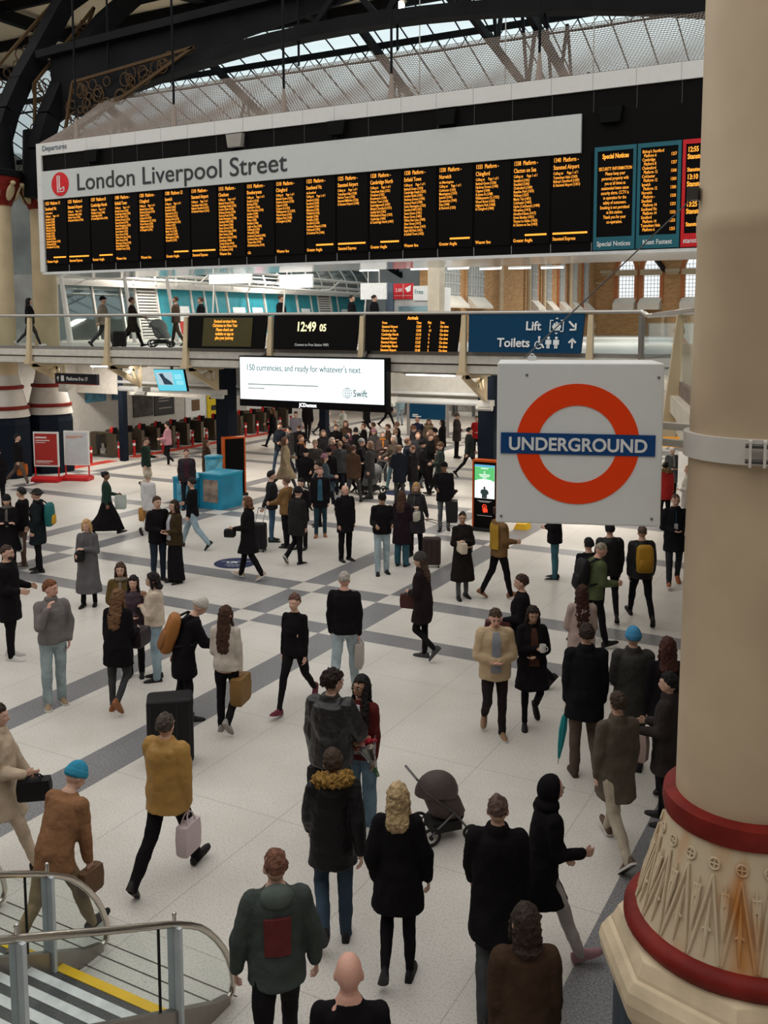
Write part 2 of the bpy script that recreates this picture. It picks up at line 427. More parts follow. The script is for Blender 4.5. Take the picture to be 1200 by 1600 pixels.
for k, yy in enumerate([36.0, 38.6, 46.0, 48.2, 50.4, 52.6, 54.8]):
    big = k < 2
    root = thing('window_%d' % (k+4), None, None, (-16.5, yy, 6)); root['kind'] = 'structure'
    hw = .85 if big else .42
    MB().b2((-16.52, yy-hw-.22, 5.9), (-16.44, yy+hw+.22, 9.4)).obj('surround', REDBRICK if not big else BRICK, root)
    MB().b2((-16.46, yy-hw, 6.1), (-16.40, yy+hw, 9.2)).obj('glazing', mat('dim_window_glass', (.30, .33, .34), .15), root)
    g_ = MB()
    for i in range(1, 6): g_.b2((-16.41, yy-hw+2*hw*i/6-.02, 6.1), (-16.36, yy-hw+2*hw*i/6+.02, 9.2))
    for i in range(1, 8): g_.b2((-16.41, yy-hw, 6.1+.4*i-.02), (-16.36, yy+hw, 6.1+.4*i+.02))
    g_.obj('glazing_bars', mat('white_bars', (.5, .5, .48), .6), root)
    MB().prism([(-16.4, yy-hw-.1, 5.9), (-16.0, yy-hw-.1, 5.9), (-16.0, yy-hw-.1, 6.0), (-16.4, yy-hw-.1, 6.4)], (0, 2*hw+.2, 0)).obj('sloping_sill', mat('pale_sill', (.62, .57, .50), .6), root)
pl = MB()
for yy in (41.2, 44.9, 47.1, 51.5): pl.cyl((-16.3, yy, 4.5), (-16.3, yy, 9.0), .11); pl.b2((-16.55, yy-.3, 8.9), (-16.1, yy+.3, 9.3))
struct('trim_5', pl, STONE, 40)

# station roof: glazed slope, purlins, rafters, trusses
def roofz(y): return 19.6 - .41*(y - 34)
gl = MB(); gl.prism([(-50, 36.5, roofz(36.5)), (-21, 36.5, roofz(36.5)), (-21, 31.5, roofz(31.5)), (14, 31.5, roofz(31.5)), (14, 60, roofz(60)), (-50, 60, roofz(60))], (0, 0, .04)); struct('roof_glazing', gl, ROOFGLASS)
gl = MB(); gl.prism([(-21, 31.5, roofz(31.5)), (14, 31.5, roofz(31.5)), (14, 26, roofz(31.5)-2.2), (-21, 26, roofz(31.5)-2.2)], (0, 0, .04)); struct('roof_glazing', gl, ROOFGLASS)
bars = MB()
for i in range(-24, 29): bars.bar((-21+1.25*i, 31.5 if i > 0 else 36.5, roofz(31.5 if i > 0 else 36.5)-.05), (-21+1.25*i, 60, roofz(60)-.05), .04, .06)
struct('roof_glazing_bars', bars, IRON)
for k, yy in enumerate((33.5, 38.5, 43.5, 48.5, 53.5)):
    x9 = -50 if yy > 36 else -21; p_ = MB(); p_.bar((x9, yy, roofz(yy)-.28), (14, yy, roofz(yy)-.28), .14, .26)
    zz = roofz(yy) - .85
    p_.bar((x9, yy, zz), (14, yy, zz), .07, .09)
    for i in range(0, 44 if x9 > -30 else 80):
        x = x9 + .8*i; p_.bar((x, yy, zz), (x+.4, yy, zz+.5), .03, .03); p_.bar((x+.4, yy, zz+.5), (x+.8, yy, zz), .03, .03)
    struct('roof_purlin', p_, IRON)
for x in (-38, -29.5, -21, -12.5, -4, 4.5):
    y9 = 26 if x > -20 else 36.5; p_ = MB(); p_.bar((x, y9, roofz(y9)-(3.9 if y9 < 30 else .75)), (x, 60, roofz(60)-.75), .22, .34)
    p_.bar((x, y9, 15.6 - 8.0*(y9-26)/34), (x, 60, 7.6), .16, .26)
    yy = y9 + 2
    while yy < 58:
        z0 = 15.6 - 8.0*(yy-26)/34; z1 = 15.6 - 8.0*(yy+3-26)/34
        p_.bar((x, yy, z0), (x, yy+1.5, roofz(yy+1.5)-.6), .12, .12); p_.bar((x, yy+1.5, roofz(yy+1.5)-.6), (x, yy+3, z1), .10, .10); yy += 3
    struct('roof_truss', p_, IRON)
# arched girder across the hall above the board
def archz(x): return 13.8 - .0105*(x+14.5)**2
g_ = MB(); xs = [-25.4 + 1.2*i for i in range(20)]
for a, c in zip(xs[:-1], xs[1:]): g_.bar((a, 24.6, archz(a)), (c, 24.6, archz(c)), .5, .36)
g_.bar((-27, 24.6, 14.6), (-2.6, 24.6, 15.6), .3, .26)
for i in range(0, 19, 2):
    a, c, d = xs[i], xs[i]+1.2, xs[i]+2.4
    if a > -17.5: g_.bar((a, 24.6, archz(a)), (c, 24.6, 15.1), .12, .16); g_.bar((c, 24.6, 15.1), (d, 24.6, archz(d)), .12, .16)
struct('roof_arch_girder', g_, IRON)
g_ = MB(); g_.prism([(-26.6, 24.75, 12.2), (-24.3, 24.75, 13.1), (-19.0, 24.75, 13.95), (-12.0, 24.75, 14.9), (-12.0, 24.75, 15.1), (-26.6, 24.75, 14.9)], (0, .12, 0)); struct('roof_web_plate', g_, IRON)
def rib(name, pts, w=.55, h=.6):
    m_ = MB()
    for a, c in zip(pts[:-1], pts[1:]): m_.bar(a, c, w, h, (0, 0, 1) if abs(a[2]-c[2]) < 1e-6 else (0, -1, 1))
    struct(name, m_, IRON)
rib('roof_arch_rib', [(-26.6, 23.9, 9.6), (-26.5, 24.0, 11.2), (-26.4, 24.4, 12.4), (-26.4, 25.0, 13.5), (-26.4, 26.0, 14.95), (-26.4, 27.3, 16.4), (-26.4, 28.7, 17.6), (-26.4, 31, 18.6), (-26.4, 36, 19.3)])
rib('roof_arch_rib', [(-27.6, 22.9, 9.6), (-27.5, 23.1, 11.2), (-27.4, 23.5, 12.5), (-27.4, 24.1, 13.6), (-27.4, 25.1, 15.1), (-27.4, 26.2, 16.8), (-27.4, 28, 18.2), (-27.4, 31, 19), (-27.4, 36, 19.5)])
# pierced spandrels beside the ribs
def spandrel(name, a, b, c, u, v):
    """lattice between three corners: rims, rings and spokes"""
    a, b, c = Vector(a), Vector(b), Vector(c); m_ = MB()
    for p, q in ((a, b), (b, c), (c, a)): m_.bar(p, q, .09, .09)
    random.seed(5)
    for k in range(46):
        s1, s2 = random.random(), random.random()
        if s1+s2 > 1: s1, s2 = 1-s1, 1-s2
        p = a + (b-a)*s1*.94 + (c-a)*s2*.94 + ((a+b+c)/3-a)*.05
        r = .10 + .16*random.random()
        u_, v_ = Vector(u), Vector(v)
        m_.tube([p + u_*r*math.cos(t*PI/5) + v_*r*math.sin(t*PI/5) for t in range(10)], .022, 4, True)
    struct(name, m_, mat('ochre_ironwork', (.085, .052, .026), .7, spec=.1))
spandrel('roof_spandrel', (-25.6, 24.3, 11.6), (-25.1, 24.3, 13.4), (-19.9, 24.3, 13.85), (1, 0, 0), (0, 0, 1))
spandrel('roof_spandrel', (-26.9, 24.1, 9.9), (-26.9, 24.3, 13.6), (-26.9, 27.2, 16.9), (0, 1, 0), (0, 0, 1))
spandrel('roof_spandrel', (-28.2, 23.2, 9.9), (-28.2, 23.3, 13.6), (-28.2, 26.4, 17.0), (0, 1, 0), (0, 0, 1))
cr = MB(); cr.b2((-50, 24, 18.7), (-19.5, 37, 18.8)); struct('roof_corrugated', cr, corrugated())
for yy in (25.2, 29.0, 33, 36.4): struct('roof_beam', MB().bar((-50, yy, 18.45), (-17, yy, 18.45), .22, .42), IRON)
for xx in (-42, -34, -22.5): struct('roof_beam', MB().bar((xx, 24, 18.2), (xx, 37, 18.2), .35, .5), IRON)
# stair down from the camera's level
ss = MB()
for k in range(27):
    y1 = 5.17 - .31*k; ss.b2((-7.05, y1-.31, 0), (-4.52, y1, .165*(k+1)))
struct('stairs', ss, mat('dark_granite_step', (.06, .06, .062), .5, 0, .1, 60, .3, vscale=60))
ns = MB()
for k in range(1, 27): y1 = 5.17 - .31*k; ns.b2((-7.04, y1-.075, .165*(k+1)), (-4.53, y1+.004, .165*(k+1)+.006))
struct('trim_6', ns, mat('white_step_edge', (.60, .60, .60), .7, var=.2))
struct('trim_7', MB().b2((-7.04, 5.09, .165), (-4.53, 5.175, .172)), YELLOW)
j_ = MB()
for yy in (5.42, 5.57, 5.715): j_.b2((-7.1, yy-.006, .0005), (-4.45, yy+.006, .003))
struct('trim_8', j_, mat('dark_joint', (.08, .07, .06), .8))

# ================================================================ COLUMNS
def octagon(r, z, a0=0): return [(r*math.cos(a0+PI/4*i), r*math.sin(a0+PI/4*i), z) for i in range(8)]
def rust_cream():
    m, nt, b = principled('cream_iron_with_rust'); L = nt.links.new
    tc = nd(nt, 'ShaderNodeTexCoord'); mp = nd(nt, 'ShaderNodeMapping'); mp.inputs['Scale'].default_value = (1, 1, .25); L(tc.outputs['Object'], mp.inputs[0])
    n = nd(nt, 'ShaderNodeTexNoise'); n.inputs['Scale'].default_value = 2.6; n.inputs['Detail'].default_value = 3; L(mp.outputs[0], n.inputs['Vector'])
    r = nd(nt, 'ShaderNodeValToRGB'); e = r.color_ramp.elements
    e[0].position, e[1].position = .53, .66; e[0].color = (.58, .47, .32, 1); e[1].color = (.48, .17, .012, 1)
    L(n.outputs['Fac'], r.inputs[0]); L(r.outputs[0], b.inputs['Base Color']); b.inputs['Roughness'].default_value = .55
    return m
RUST = rust_cream()
TANCOL = mat('tan_column_paint', (.53, .41, .275), .5, 0, .06, 10, .12, vscale=1.5)
MOULD = mat('cream_mouldings', (.62, .50, .34), .5, 0, .15, 25, .18, vscale=4)
def navy_streak():
    m, nt, b = principled('navy_plinth_streaked'); L = nt.links.new
    tc = nd(nt, 'ShaderNodeTexCoord'); mp = nd(nt, 'ShaderNodeMapping'); mp.inputs['Scale'].default_value = (9, 9, .6); L(tc.outputs['Object'], mp.inputs[0])
    n = nd(nt, 'ShaderNodeTexNoise'); n.inputs['Scale'].default_value = 1.5; n.inputs['Detail'].default_value = 4; L(mp.outputs[0], n.inputs['Vector'])
    r = nd(nt, 'ShaderNodeValToRGB'); e = r.color_ramp.elements; e[0].position, e[1].position = .35, .75
    e[0].color = (.008, .016, .024, 1); e[1].color = (.03, .075, .11, 1)
    L(n.outputs['Fac'], r.inputs[0]); L(r.outputs[0], b.inputs['Base Color']); b.inputs['Roughness'].default_value = .55
    return m
NAVYST = navy_streak()
NCX, NCY, A0 = -.70, 5.65, math.atan2(-5.65, .70)
col = thing('column', 'near cream iron column with red rings and dark blue octagonal plinth', 'column', (NCX, NCY, 0))
MB().lathe((NCX, NCY, 0), [(.385, 2.6), (.375, 4), (.355, 5.8), (.362, 5.82), (.362, 5.92), (.352, 5.94), (.338, 9.5), (.33, 13)], 48).obj('shaft', TANCOL, col, 50)
MB().lathe((NCX, NCY, 0), [(.40, 2.505), (.448, 2.52), (.458, 2.58), (.452, 2.635), (.40, 2.65)], 48).obj('upper_ring', REDCOL, col, 50)
f_ = MB(); f_.lathe((NCX, NCY, 0), [(.425, 2.53), (.44, 2.46), (.50, 2.20), (.555, 2.02), (.60, 1.90)], 48).obj('flared_base', RUST, col, 60)
o_ = MB()
def onfl(a, z, d=.0):
    t = (2.53-z)/(2.53-1.90); r = .425 + .175*t + d; return (NCX+r*math.cos(a), NCY+r*math.sin(a), z)
for k in range(20):
    a = A0 + 2*PI*k/20; da = 2*PI/40
    o_.tube([onfl(a-da*.9, 1.93), onfl(a, 2.36)], .008, 5); o_.tube([onfl(a+da*.9, 1.93), onfl(a, 2.36)], .008, 5)
    o_.tube([onfl(a, 2.41+.03*math.sin(t*PI/6)) if False else onfl(a+.062*math.cos(t*PI/6), 2.415+.028*math.sin(t*PI/6)) for t in range(12)], .007, 5, True)
    o_.tube([onfl(a, 2.388), onfl(a, 2.442)], .005, 5); o_.tube([onfl(a-.06, 2.415), onfl(a+.06, 2.415)], .005, 5)
    b_ = a + da
    o_.tube([onfl(b_, 2.05), onfl(b_-.02, 2.2), onfl(b_-.035, 2.29)], [.004, .012, .006], 5); o_.tube([onfl(b_, 2.05), onfl(b_+.02, 2.2), onfl(b_+.035, 2.29)], [.004, .012, .006], 5)
    o_.tube([onfl(b_, 2.22), onfl(b_, 2.33)], [.012, .004], 5); o_.tube([onfl(b_-.05, 2.28), onfl(b_+.05, 2.28)], .007, 5)
    o_.tube([onfl(a, 1.95), onfl(a, 2.1), onfl(a, 2.24)], [.004, .013, .003], 5); o_.tube([onfl(a-.04, 2.08), onfl(a, 2.1), onfl(a+.04, 2.08)], .007, 5)
o_.obj('relief_ornament', RUST, col, 60)
MB().lathe((NCX, NCY, 0), [(.585, 1.92), (.63, 1.915), (.665, 1.875), (.665, 1.835), (.63, 1.79), (.58, 1.78)], 48).obj('lower_ring', REDCOL, col, 60)
m_ = MB(); m_.rings([[Vector(p)+Vector((NCX, NCY, 0)) for p in octagon(r, z, A0)] for r, z in [(.60, 1.82), (.70, 1.79), (.735, 1.72), (.74, 1.70), (.765, 1.69), (.80, 1.64), (.815, 1.58), (.80, 1.50), (.765, 1.44), (.73, 1.43)]]).obj('octagonal_moulding', MOULD, col)
m_ = MB(); m_.rings([[Vector(p)+Vector((NCX, NCY, 0)) for p in octagon(r, z, A0)] for r, z in [(.70, 1.45), (.70, 1.38), (.72, 1.30), (.72, .28), (.76, .22), (.76, 0)]]).obj('plinth', NAVYST, col)
cb = MB(); cb.lathe((NCX, NCY, 0), [(.39, 4.60), (.398, 4.60), (.398, 4.735), (.39, 4.735)], 48)
for d_ in (-.035, .035): cb.box((NCX+.43*math.cos(A0)-d_*math.sin(A0), NCY+.43*math.sin(A0)+d_*math.cos(A0), 4.667), (.014, .09, .135), Matrix.Rotation(A0+PI/2, 3, 'Z'))
CLAMP = thing('column_clamp', 'pale grey bolted steel band clamped round the near column shaft', 'clamp', (NCX, NCY, 4.6))
cb.obj('band', mat('pale_grey_steel', (.60, .57, .52), .45, 0, .05, 30), CLAMP, 40)
b_ = MB()
for dz in (-.04, .04): b_.cyl((NCX+.44*math.cos(A0)-.06*math.sin(A0), NCY+.44*math.sin(A0)+.06*math.cos(A0), 4.667+dz), (NCX+.44*math.cos(A0)+.06*math.sin(A0), NCY+.44*math.sin(A0)-.06*math.cos(A0), 4.667+dz), .012)
b_.obj('bolts', DARKSTEEL, CLAMP)

def far_column(x, y, label):
    c = thing('column', label, 'column', (x, y, 0))
    MB().lathe((x, y, 0), [(.44, 3.5), (.42, 9.4), (.42, 9.45)], 24).obj('shaft', CREAM, c, 40)
    MB().lathe((x, y, 0), [(.80, 2.1), (.74, 2.35), (.60, 2.95), (.50, 3.3), (.45, 3.55)], 24).obj('flared_base', mat('dusty_white_iron', (.56, .52, .47), .6), c, 60)
    for r, z in ((.76, 2.42), (.60, 3.12)): MB().lathe((x, y, 0), [(r-.05, z-.07), (r+.02, z-.05), (r+.02, z+.05), (r-.06, z+.07)], 24).obj('red_ring', REDCOL, c, 60)
    MB().rings([[Vector(p)+Vector((x, y, 0)) for p in octagon(r, z, PI/8)] for r, z in [(.84, 0), (.84, 1.85), (.78, 2.1), (.5, 2.12)]]).obj('plinth', NAVY, c)
    cp = MB(); cp.lathe((x, y, 0), [(.46, 9.3), (.50, 9.4), (.62, 9.75), (.74, 10.0), (.78, 10.25)], 24); cp.obj('capital', REDCOL, c, 60)
    lv = MB()
    for k in range(8):
        a = PI/4*k; ca, sa = math.cos(a), math.sin(a)
        lv.sph((x+.66*ca, y+.66*sa, 9.72), (.05, .17, .30), 8, 6, Matrix.Rotation(a, 3, 'Z') @ Matrix.Rotation(R(22), 3, 'Y')); lv.sph((x+.80*ca, y+.80*sa, 10.02), (.09, .10, .08), 8, 6)
    lv.obj('leaf_ornament', mat('cream_gilt_leaf', (.52, .42, .25), .6), c, 180)
    MB().lathe((x, y, 0), [(.7, 10.2), (.84, 10.25), (.88, 10.42), (.8, 10.46), (.62, 10.5), (.55, 12)], 24).obj('impost', IRON, c, 40)
    return c
far_column(-27.42, 22.95, 'cream iron column at the far left, its base beside a red poster board')
far_column(-27.05, 24.55, 'cream iron column just behind the departure board, base beside the ticket gates')
def pillar(x, y, w, label):
    p = MB().b2((x-w/2, y-w/2, 0), (x+w/2, y+w/2, 4.0)).obj('pillar', NAVY); tag(p, label, 'pillar')
pillar(-26.45, 27.6, .24, 'slim dark navy pillar standing among the ticket gates')
pillar(-18.62, 23.95, .46, 'dark navy square pillar behind the blue boxes and orange kiosk')
pillar(-9.78, 23.95, .46, 'dark navy square pillar behind the orange kiosk with lit screen')
pillar(-21.0, 33.5, .3, 'dark navy pillar deep in the hall beyond the blue boxes')
PST = MB().b2((-15.0, 30.9, 4.5), (-14.55, 31.35, 10.5)).obj('pillar', CREAMPALE); tag(PST, 'pale cream square post on the gallery beside the red shop sign', 'pillar')

# ================================================================ DEPARTURE BOARD
YB = 22.4
board = thing('departures_board', 'huge black departures board with orange train times and white name band', 'departure board', (-14, YB, 7))
h_ = MB(); h_.b2((-24.64, YB+.06, 6.98), (-3.3, YB+3.0, 11.03)); h_.obj('housing', BLACKMATT, board)
jl = MB()
for k in range(22):
    x = -24.62 + k
    jl.b2((x-.006, YB+.045, 6.99), (x+.006, YB+.06, 7.19))
jl.obj('joint_strips', mat('pale_joint', (.35, .34, .32), .6), board)
jb = MB()
for k in range(1, 21): jb.b2((-24.62+k-.02, YB+.05, 10.17), (-24.62+k+.0, YB+.066, 10.66))
jb.obj('black_panel_seams', mat('seam_black', (.03, .026, .024), .3), board)
w_ = MB(); w_.b2((-24.86, YB, 10.67), (-3.3, YB+3.02, 11.05)); w_.b2((-24.86, YB, 6.98), (-24.65, YB+.3, 10.67)); w_.obj('white_border', WHITE, board)
s_ = MB()
for k in range(1, 22): s_.b2((-24.65+k, YB-.003, 10.68), (-24.64+k, YB+.01, 11.04))
for k in range(1, 4): s_.b2((-24.85, YB-.003, 7+.92*k), (-24.66, YB+.01, 7.008+.92*k))
s_.obj('border_seams', mat('seam_grey', (.35, .34, .33), .6), board)
nb = MB().b2((-24.64, YB-.02, 9.27), (-6.9, YB+.07, 10.16)).obj('name_band', mat('pale_blue_white_band', (.56, .585, .575), .5, var=.015, spec=.15), board)
text('London Liverpool Street', (-23.12, YB-.03, 9.47), .735, LETTERD, nb, xs=1.085, bold=.004, res=6)
rd = MB(); rd.cyl((-23.81, YB-.02, 9.71), (-23.81, YB-.04, 9.71), .37, n=40); rdo = rd.obj('red_roundel', mat('roundel_red', (.62, .012, .018), .4), nb)
em = MB()
em.b2((-23.93, YB-.05, 9.47), (-23.90, YB-.038, 9.98)); em.b2((-23.83, YB-.05, 9.55), (-23.80, YB-.038, 9.98)); em.b2((-23.865+.0, YB-.05, 9.5), (-23.855, YB-.038, 9.98))
em.b2((-23.93, YB-.05, 9.96), (-23.80, YB-.038, 9.98)); em.b2((-23.93, YB-.05, 9.46), (-23.62, YB-.038, 9.485)); em.b2((-23.65, YB-.05, 9.46), (-23.62, YB-.038, 9.62))
em.bar((-23.80, YB-.044, 9.55), (-23.64, YB-.044, 9.62), .012, .02); em.bar((-23.80, YB-.044, 9.52), (-23.70, YB-.044, 9.58), .012, .015)
em.obj('letter_emblem', LETTERW, nb)
text('Departures', (-24.58, YB-.01, 10.80), .235, mat('blue_grey_lettering', (.10, .14, .18), .6), board, res=4)
sk = MB(); sk.b2((-24.8, YB+.02, 6.90), (-3.3, YB+3.0, 6.975)); sk.obj('soffit', mat('glossy_white_soffit', (.72, .73, .73), .12), board)
for sx, dz, mm in [(-22.4, 10.45, BLACK), (-16.9, 10.42, mat('grey_speaker', (.30, .28, .25), .6)), (-13.55, 10.45, BLACK), (-10.35, 10.4, BLACK), (-6.2, 10.05, BLACK)]:
    p_ = MB(); p_.prism([(sx-.28, YB+.06, dz+.2), (sx+.28, YB+.06, dz+.2), (sx+.22, YB+.06, dz-.16), (sx-.22, YB+.06, dz-.16)], (0, -.16, 0)); p_.obj('loudspeaker', mm, board)
BLINE = {'E': 'Greater Anglia', 'X': 'Stansted Express', 'W': 'Weaver line', 'Z': 'c2c'}
def T(names, t0):
    out = []
    for k, n in enumerate(names):
        mm = t0 + 3 + k*4; out.append('%s (%02d%02d)' % (n, 12 + mm//60, mm % 60))
    out[-1] = '& ' + out[-1]
    return out
ENF = ['Bethnal Green', 'Cambridge Heath', 'London Fields', 'Hackney Downs', 'Rectory Road', 'Stoke Newington', 'Stamford Hill', 'Seven Sisters', 'Bruce Grove', 'White Hart Lane', 'Silver Street', 'Edmonton Green', 'Bush Hill Park', 'Enfield Town']
CHI = ['Bethnal Green', 'Hackney Downs', 'Clapton', 'St James St', 'Walthamstow CL', 'Wood Street', 'Highams Park', 'Chingford']
CHE = ['Bethnal Green', 'Cambridge Heath', 'London Fields', 'Hackney Downs', 'Rectory Road', 'Stoke Newington', 'Stamford Hill', 'Seven Sisters', 'Bruce Grove', 'White Hart Lane', 'Silver Street', 'Edmonton Green', 'Southbury', 'Turkey Street', 'Theobalds Grove', 'Cheshunt']
STA = ['Tottenham Hale', "Bishop's Stortford", 'Stansted Airport']
SOU = ['Stratford', 'Romford', 'Shenfield', 'Billericay', 'Wickford', 'Rayleigh', 'Hockley', 'Rochford', 'Southend Airport', 'Prittlewell', 'Southend Vic']
PAN = [('1253', '11', 'Southend Vic', 'via Romford', SOU, 'E'), ('1255', '6', 'Stansted Airport', '', ['Tottenham Hale', 'Harlow Town', 'Stansted Airport'], 'X'), ('1257', '8', 'Cambridge North', '', ['Waltham Cross', 'Cambridge', 'Cambridge North'], 'E'),
  ('1300', '-', 'Enfield Town', '', ENF, 'W'), ('1303', '-', 'Chingford', '', CHI, 'W'), ('1300', '12', 'Ipswich', '', ['Stratford', 'Shenfield', 'Ingatestone', 'Chelmsford', 'Beaulieu Park', 'Hatfield Peverel', 'Witham', 'Kelvedon', 'Marks Tey', 'Colchester', 'Manningtree', 'Ipswich'], 'E'),
  ('1310', '-', 'Stansted Airport', '', STA, 'X'), ('1315', '-', 'Cheshunt', '', CHE, 'W'), ('1315', '-', 'Shoeburyness', '', ['Stratford', 'Barking', 'Upminster', 'West Horndon', 'Laindon', 'Basildon', 'Pitsea', 'Benfleet', 'Leigh on Sea', 'Chalkwell', 'Westcliff', 'Southend Central', 'Southend East', 'Thorpe Bay', 'Shoeburyness'], 'Z'),
  ('1318', '-', 'Chingford', '', CHI, 'W'), ('1323', '-', 'Southend Vic', 'via Romford', SOU, 'E'), ('1325', '-', 'Stansted Airport', '', ['Tottenham Hale', 'Harlow Town', 'Stansted Mtfitchet', 'Stansted Airport'], 'X'),
  ('1328', '-', 'Cambridge North', '', ['Tottenham Hale', 'Cheshunt', 'Broxbourne', 'Harlow Town', 'Sawbridgeworth', "Bishop's Stortford", 'Audley End', 'Whittlesford Pkwy', 'Cambridge', 'Cambridge North'], 'E'),
  ('1330', '-', 'Enfield Town', '', ENF, 'W'), ('1330', '-', 'Norwich', 'via Manningtree', ['Colchester', 'Manningtree', 'Ipswich', 'Stowmarket', 'Diss', 'Norwich'], 'E'), ('1333', '-', 'Chingford', '', CHI, 'W'),
  ('1338', '-', 'Clacton on Sea', '', ['Stratford', 'Shenfield', 'Chelmsford', 'Beaulieu Park', 'Witham', 'Marks Tey', 'Colchester', 'Hythe (Colchester)', 'Wivenhoe', 'Alresford Essex', 'Great Bentley', 'Thorpe Le Soken', 'Clacton on Sea'], 'E'), ('1340', '-', 'Stansted Airport', '', STA, 'X')]
for k, (tm, pf, dest, via, calls, op) in enumerate(PAN):
    x = -24.62 + k
    pn = MB().b2((x+.03, YB+.03, 7.21), (x+.97, YB+.07, 9.26)).obj('led_panel', BLACKMATT, board)
    yy = YB + .025
    text(tm + '  Platform ' + pf, (x+.05, yy, 9.10), .145, LED, pn, xs=.64, bold=.001, ext=.001)
    text(dest, (x+.05, yy, 8.93), .145, LED, pn, xs=.64, bold=.001, ext=.001)
    zz = 8.81
    if via: text(via, (x+.05, yy, zz), .094, LED, pn, xs=.66, bold=.0005, ext=.001, res=2); zz -= .098
    text('Calling at:     Page 1 of 1', (x+.05, yy, zz), .094, LED, pn, xs=.66, bold=.0005, ext=.001, res=2)
    text('\n'.join(T(calls, (int(tm[:2])-12)*60 + int(tm[2:]))), (x+.05, yy, zz-.10), .094, LED, pn, xs=.66, bold=.0005, ext=.001, res=2, line=.088/.094)
    text(BLINE[op], (x+.05, yy, 7.27), .115, LED, pn, xs=.72, bold=.001, ext=.001, res=2)
    if op in 'EX': MB().b2((x+(.05 if op == 'X' else .35), yy-.002, 7.41), (x+.9, yy, 7.455)).obj('scrolling_line', LED, pn)
for k, (ttl, mm) in enumerate([('Special Notices', mat('teal_frame', (.015, .12, .16), .45)), ('Next Fastest', mat('teal_frame', (.015, .12, .16), .45)), ('stansted express', mat('red_frame', (.60, .012, .02), .45))]):
    x = -6.57 + k
    fr = MB(); fr.b2((x, YB+.0, 7.0), (x+.97, YB+.07, 7.30)); fr.b2((x, YB, 9.26), (x+.97, YB+.07, 9.36)); fr.b2((x, YB, 7.3), (x+.07, YB+.07, 9.26)); fr.b2((x+.90, YB, 7.3), (x+.97, YB+.07, 9.26))
    fo = fr.obj('panel_frame', mm, board)
    text(ttl, (x+.485, YB-.005, 7.09), .155, LETTERW, fo, xs=.82, align='CENTER', bold=.002)
    pn = MB().b2((x+.07, YB+.03, 7.3), (x+.9, YB+.07, 9.26)).obj('led_panel', BLACKMATT, board); yy = YB+.025
    if k == 0:
        text('Special Notices', (x+.485, yy, 9.09), .15, LED, pn, xs=.66, align='CENTER', bold=.004, ext=.001)
        text('SECURITY INFORMATION\nPlease keep your\npersonal property with\nyou at all times as\nunattended items cause\nsecurity alerts. CCTV is\nin operation for the\nsafety of customers.\nSmoking is not permitted\nat this station.\nThank you for your\nco-operation.', (x+.485, yy, 8.82), .108, LED, pn, xs=.62, align='CENTER', bold=.0005, ext=.001, res=2, line=1.02)
    elif k == 1:
        ds = [("Bishop's Stortford", '6', '1257'), ('Cambridge', '8', '1257'), ('Chelmsford', '12', '1300'), ('Colchester', '12', '1300'), ('Ipswich', '12', '1300'), ('Norwich', '-', '1330'), ('Shenfield', '14', '1253'), ('Southend Vic', '14', '1253'), ('Stratford', '14', '1253'), ('Tottenham Hale', '6', '1255')]
        text('\n'.join(a + '\n  Platform ' + b for a, b, c in ds), (x+.10, yy, 9.14), .100, LED, pn, xs=.66, bold=.0005, ext=.001, res=2, line=.92)
        text('\n'.join('\n' + c for a, b, c in ds), (x+.87, yy, 9.14), .100, LED, pn, xs=.66, align='RIGHT', bold=.0005, ext=.001, res=2, line=.92)
    else:
        for q, tm in enumerate(('12:55', '13:10', '13:25')):
            text(tm + '   Platform -\nStansted Airport', (x+.10, yy, 9.09-.6*q), .155, LED, pn, xs=.70, bold=.004, ext=.001, line=1.0)
            text('Stansted Express', (x+.10, yy, 8.66-.6*q), .125, LED, pn, xs=.7, bold=.003, ext=.001, res=2)
# netting over the board
nt_ = MB(); NX, NYN = 250, 30
def netp(u, v):
    xl = -24.75 + .95*v; x = xl + (-3.3-xl)*u
    return (x, 22.45 + 2.1*v, 11.07 + 1.76*v - .10*math.sin(PI*v) + .03*math.sin(u*60)*math.sin(PI*v))
vs, fs = [], []
for j in range(NYN+1):
    for i in range(NX+1): vs.append(netp(i/NX, j/NYN))
for j in range(NYN):
    for i in range(NX): a = j*(NX+1)+i; fs.append((a, a+1, a+NX+2, a+NX+1))
me = bpy.data.meshes.new('bird_netting'); me.from_pydata(vs, [], fs); me.materials.append(mat('dusty_net_cord', (.30, .25, .215), .9, spec=.05))
nto = bpy.data.objects.new('bird_netting', me); COL.objects.link(nto); tag(nto, 'sloping dusty bird netting stretched above the departures board', 'netting')
wf = nto.modifiers.new('wire', 'WIREFRAME'); wf.thickness = .021; wf.use_even_offset = False; BAKE.append(nto)
for k, (x, y, z0) in enumerate([(-23.2, 22.55, 11.0), (-19.25, 22.55, 11.0), (-15.35, 22.55, 11.0), (-12.0, 22.55, 11.0), (-8.0, 22.55, 11.0), (-4.0, 22.55, 11.0), (-23.75, 24.6, 12.9), (-16.2, 24.6, 12.9), (-12.9, 24.6, 12.9), (-8.6, 24.6, 12.9), (-4.6, 24.6, 12.9)]):
    r_ = MB(); r_.cyl((x, y, z0-.0), (x, y, 18), .035, n=8); o = r_.obj('hanging_rod', IRON, None, 40)
    tag(o, 'thin dark rod %s the departures board, %s from its Departures end' % ('at the front of' if k < 6 else 'behind', ORD[k if k < 6 else k-6]), 'rod', 'rods above the departures board')
    if k < 6:
        MB().lathe((x, y, 0), [(.03, z0+.75), (.10, z0+.1), (.12, z0)], 10).obj('gathered_netting', mat('dusty_net_cord', (.30, .25, .215), .9, spec=.05), o)
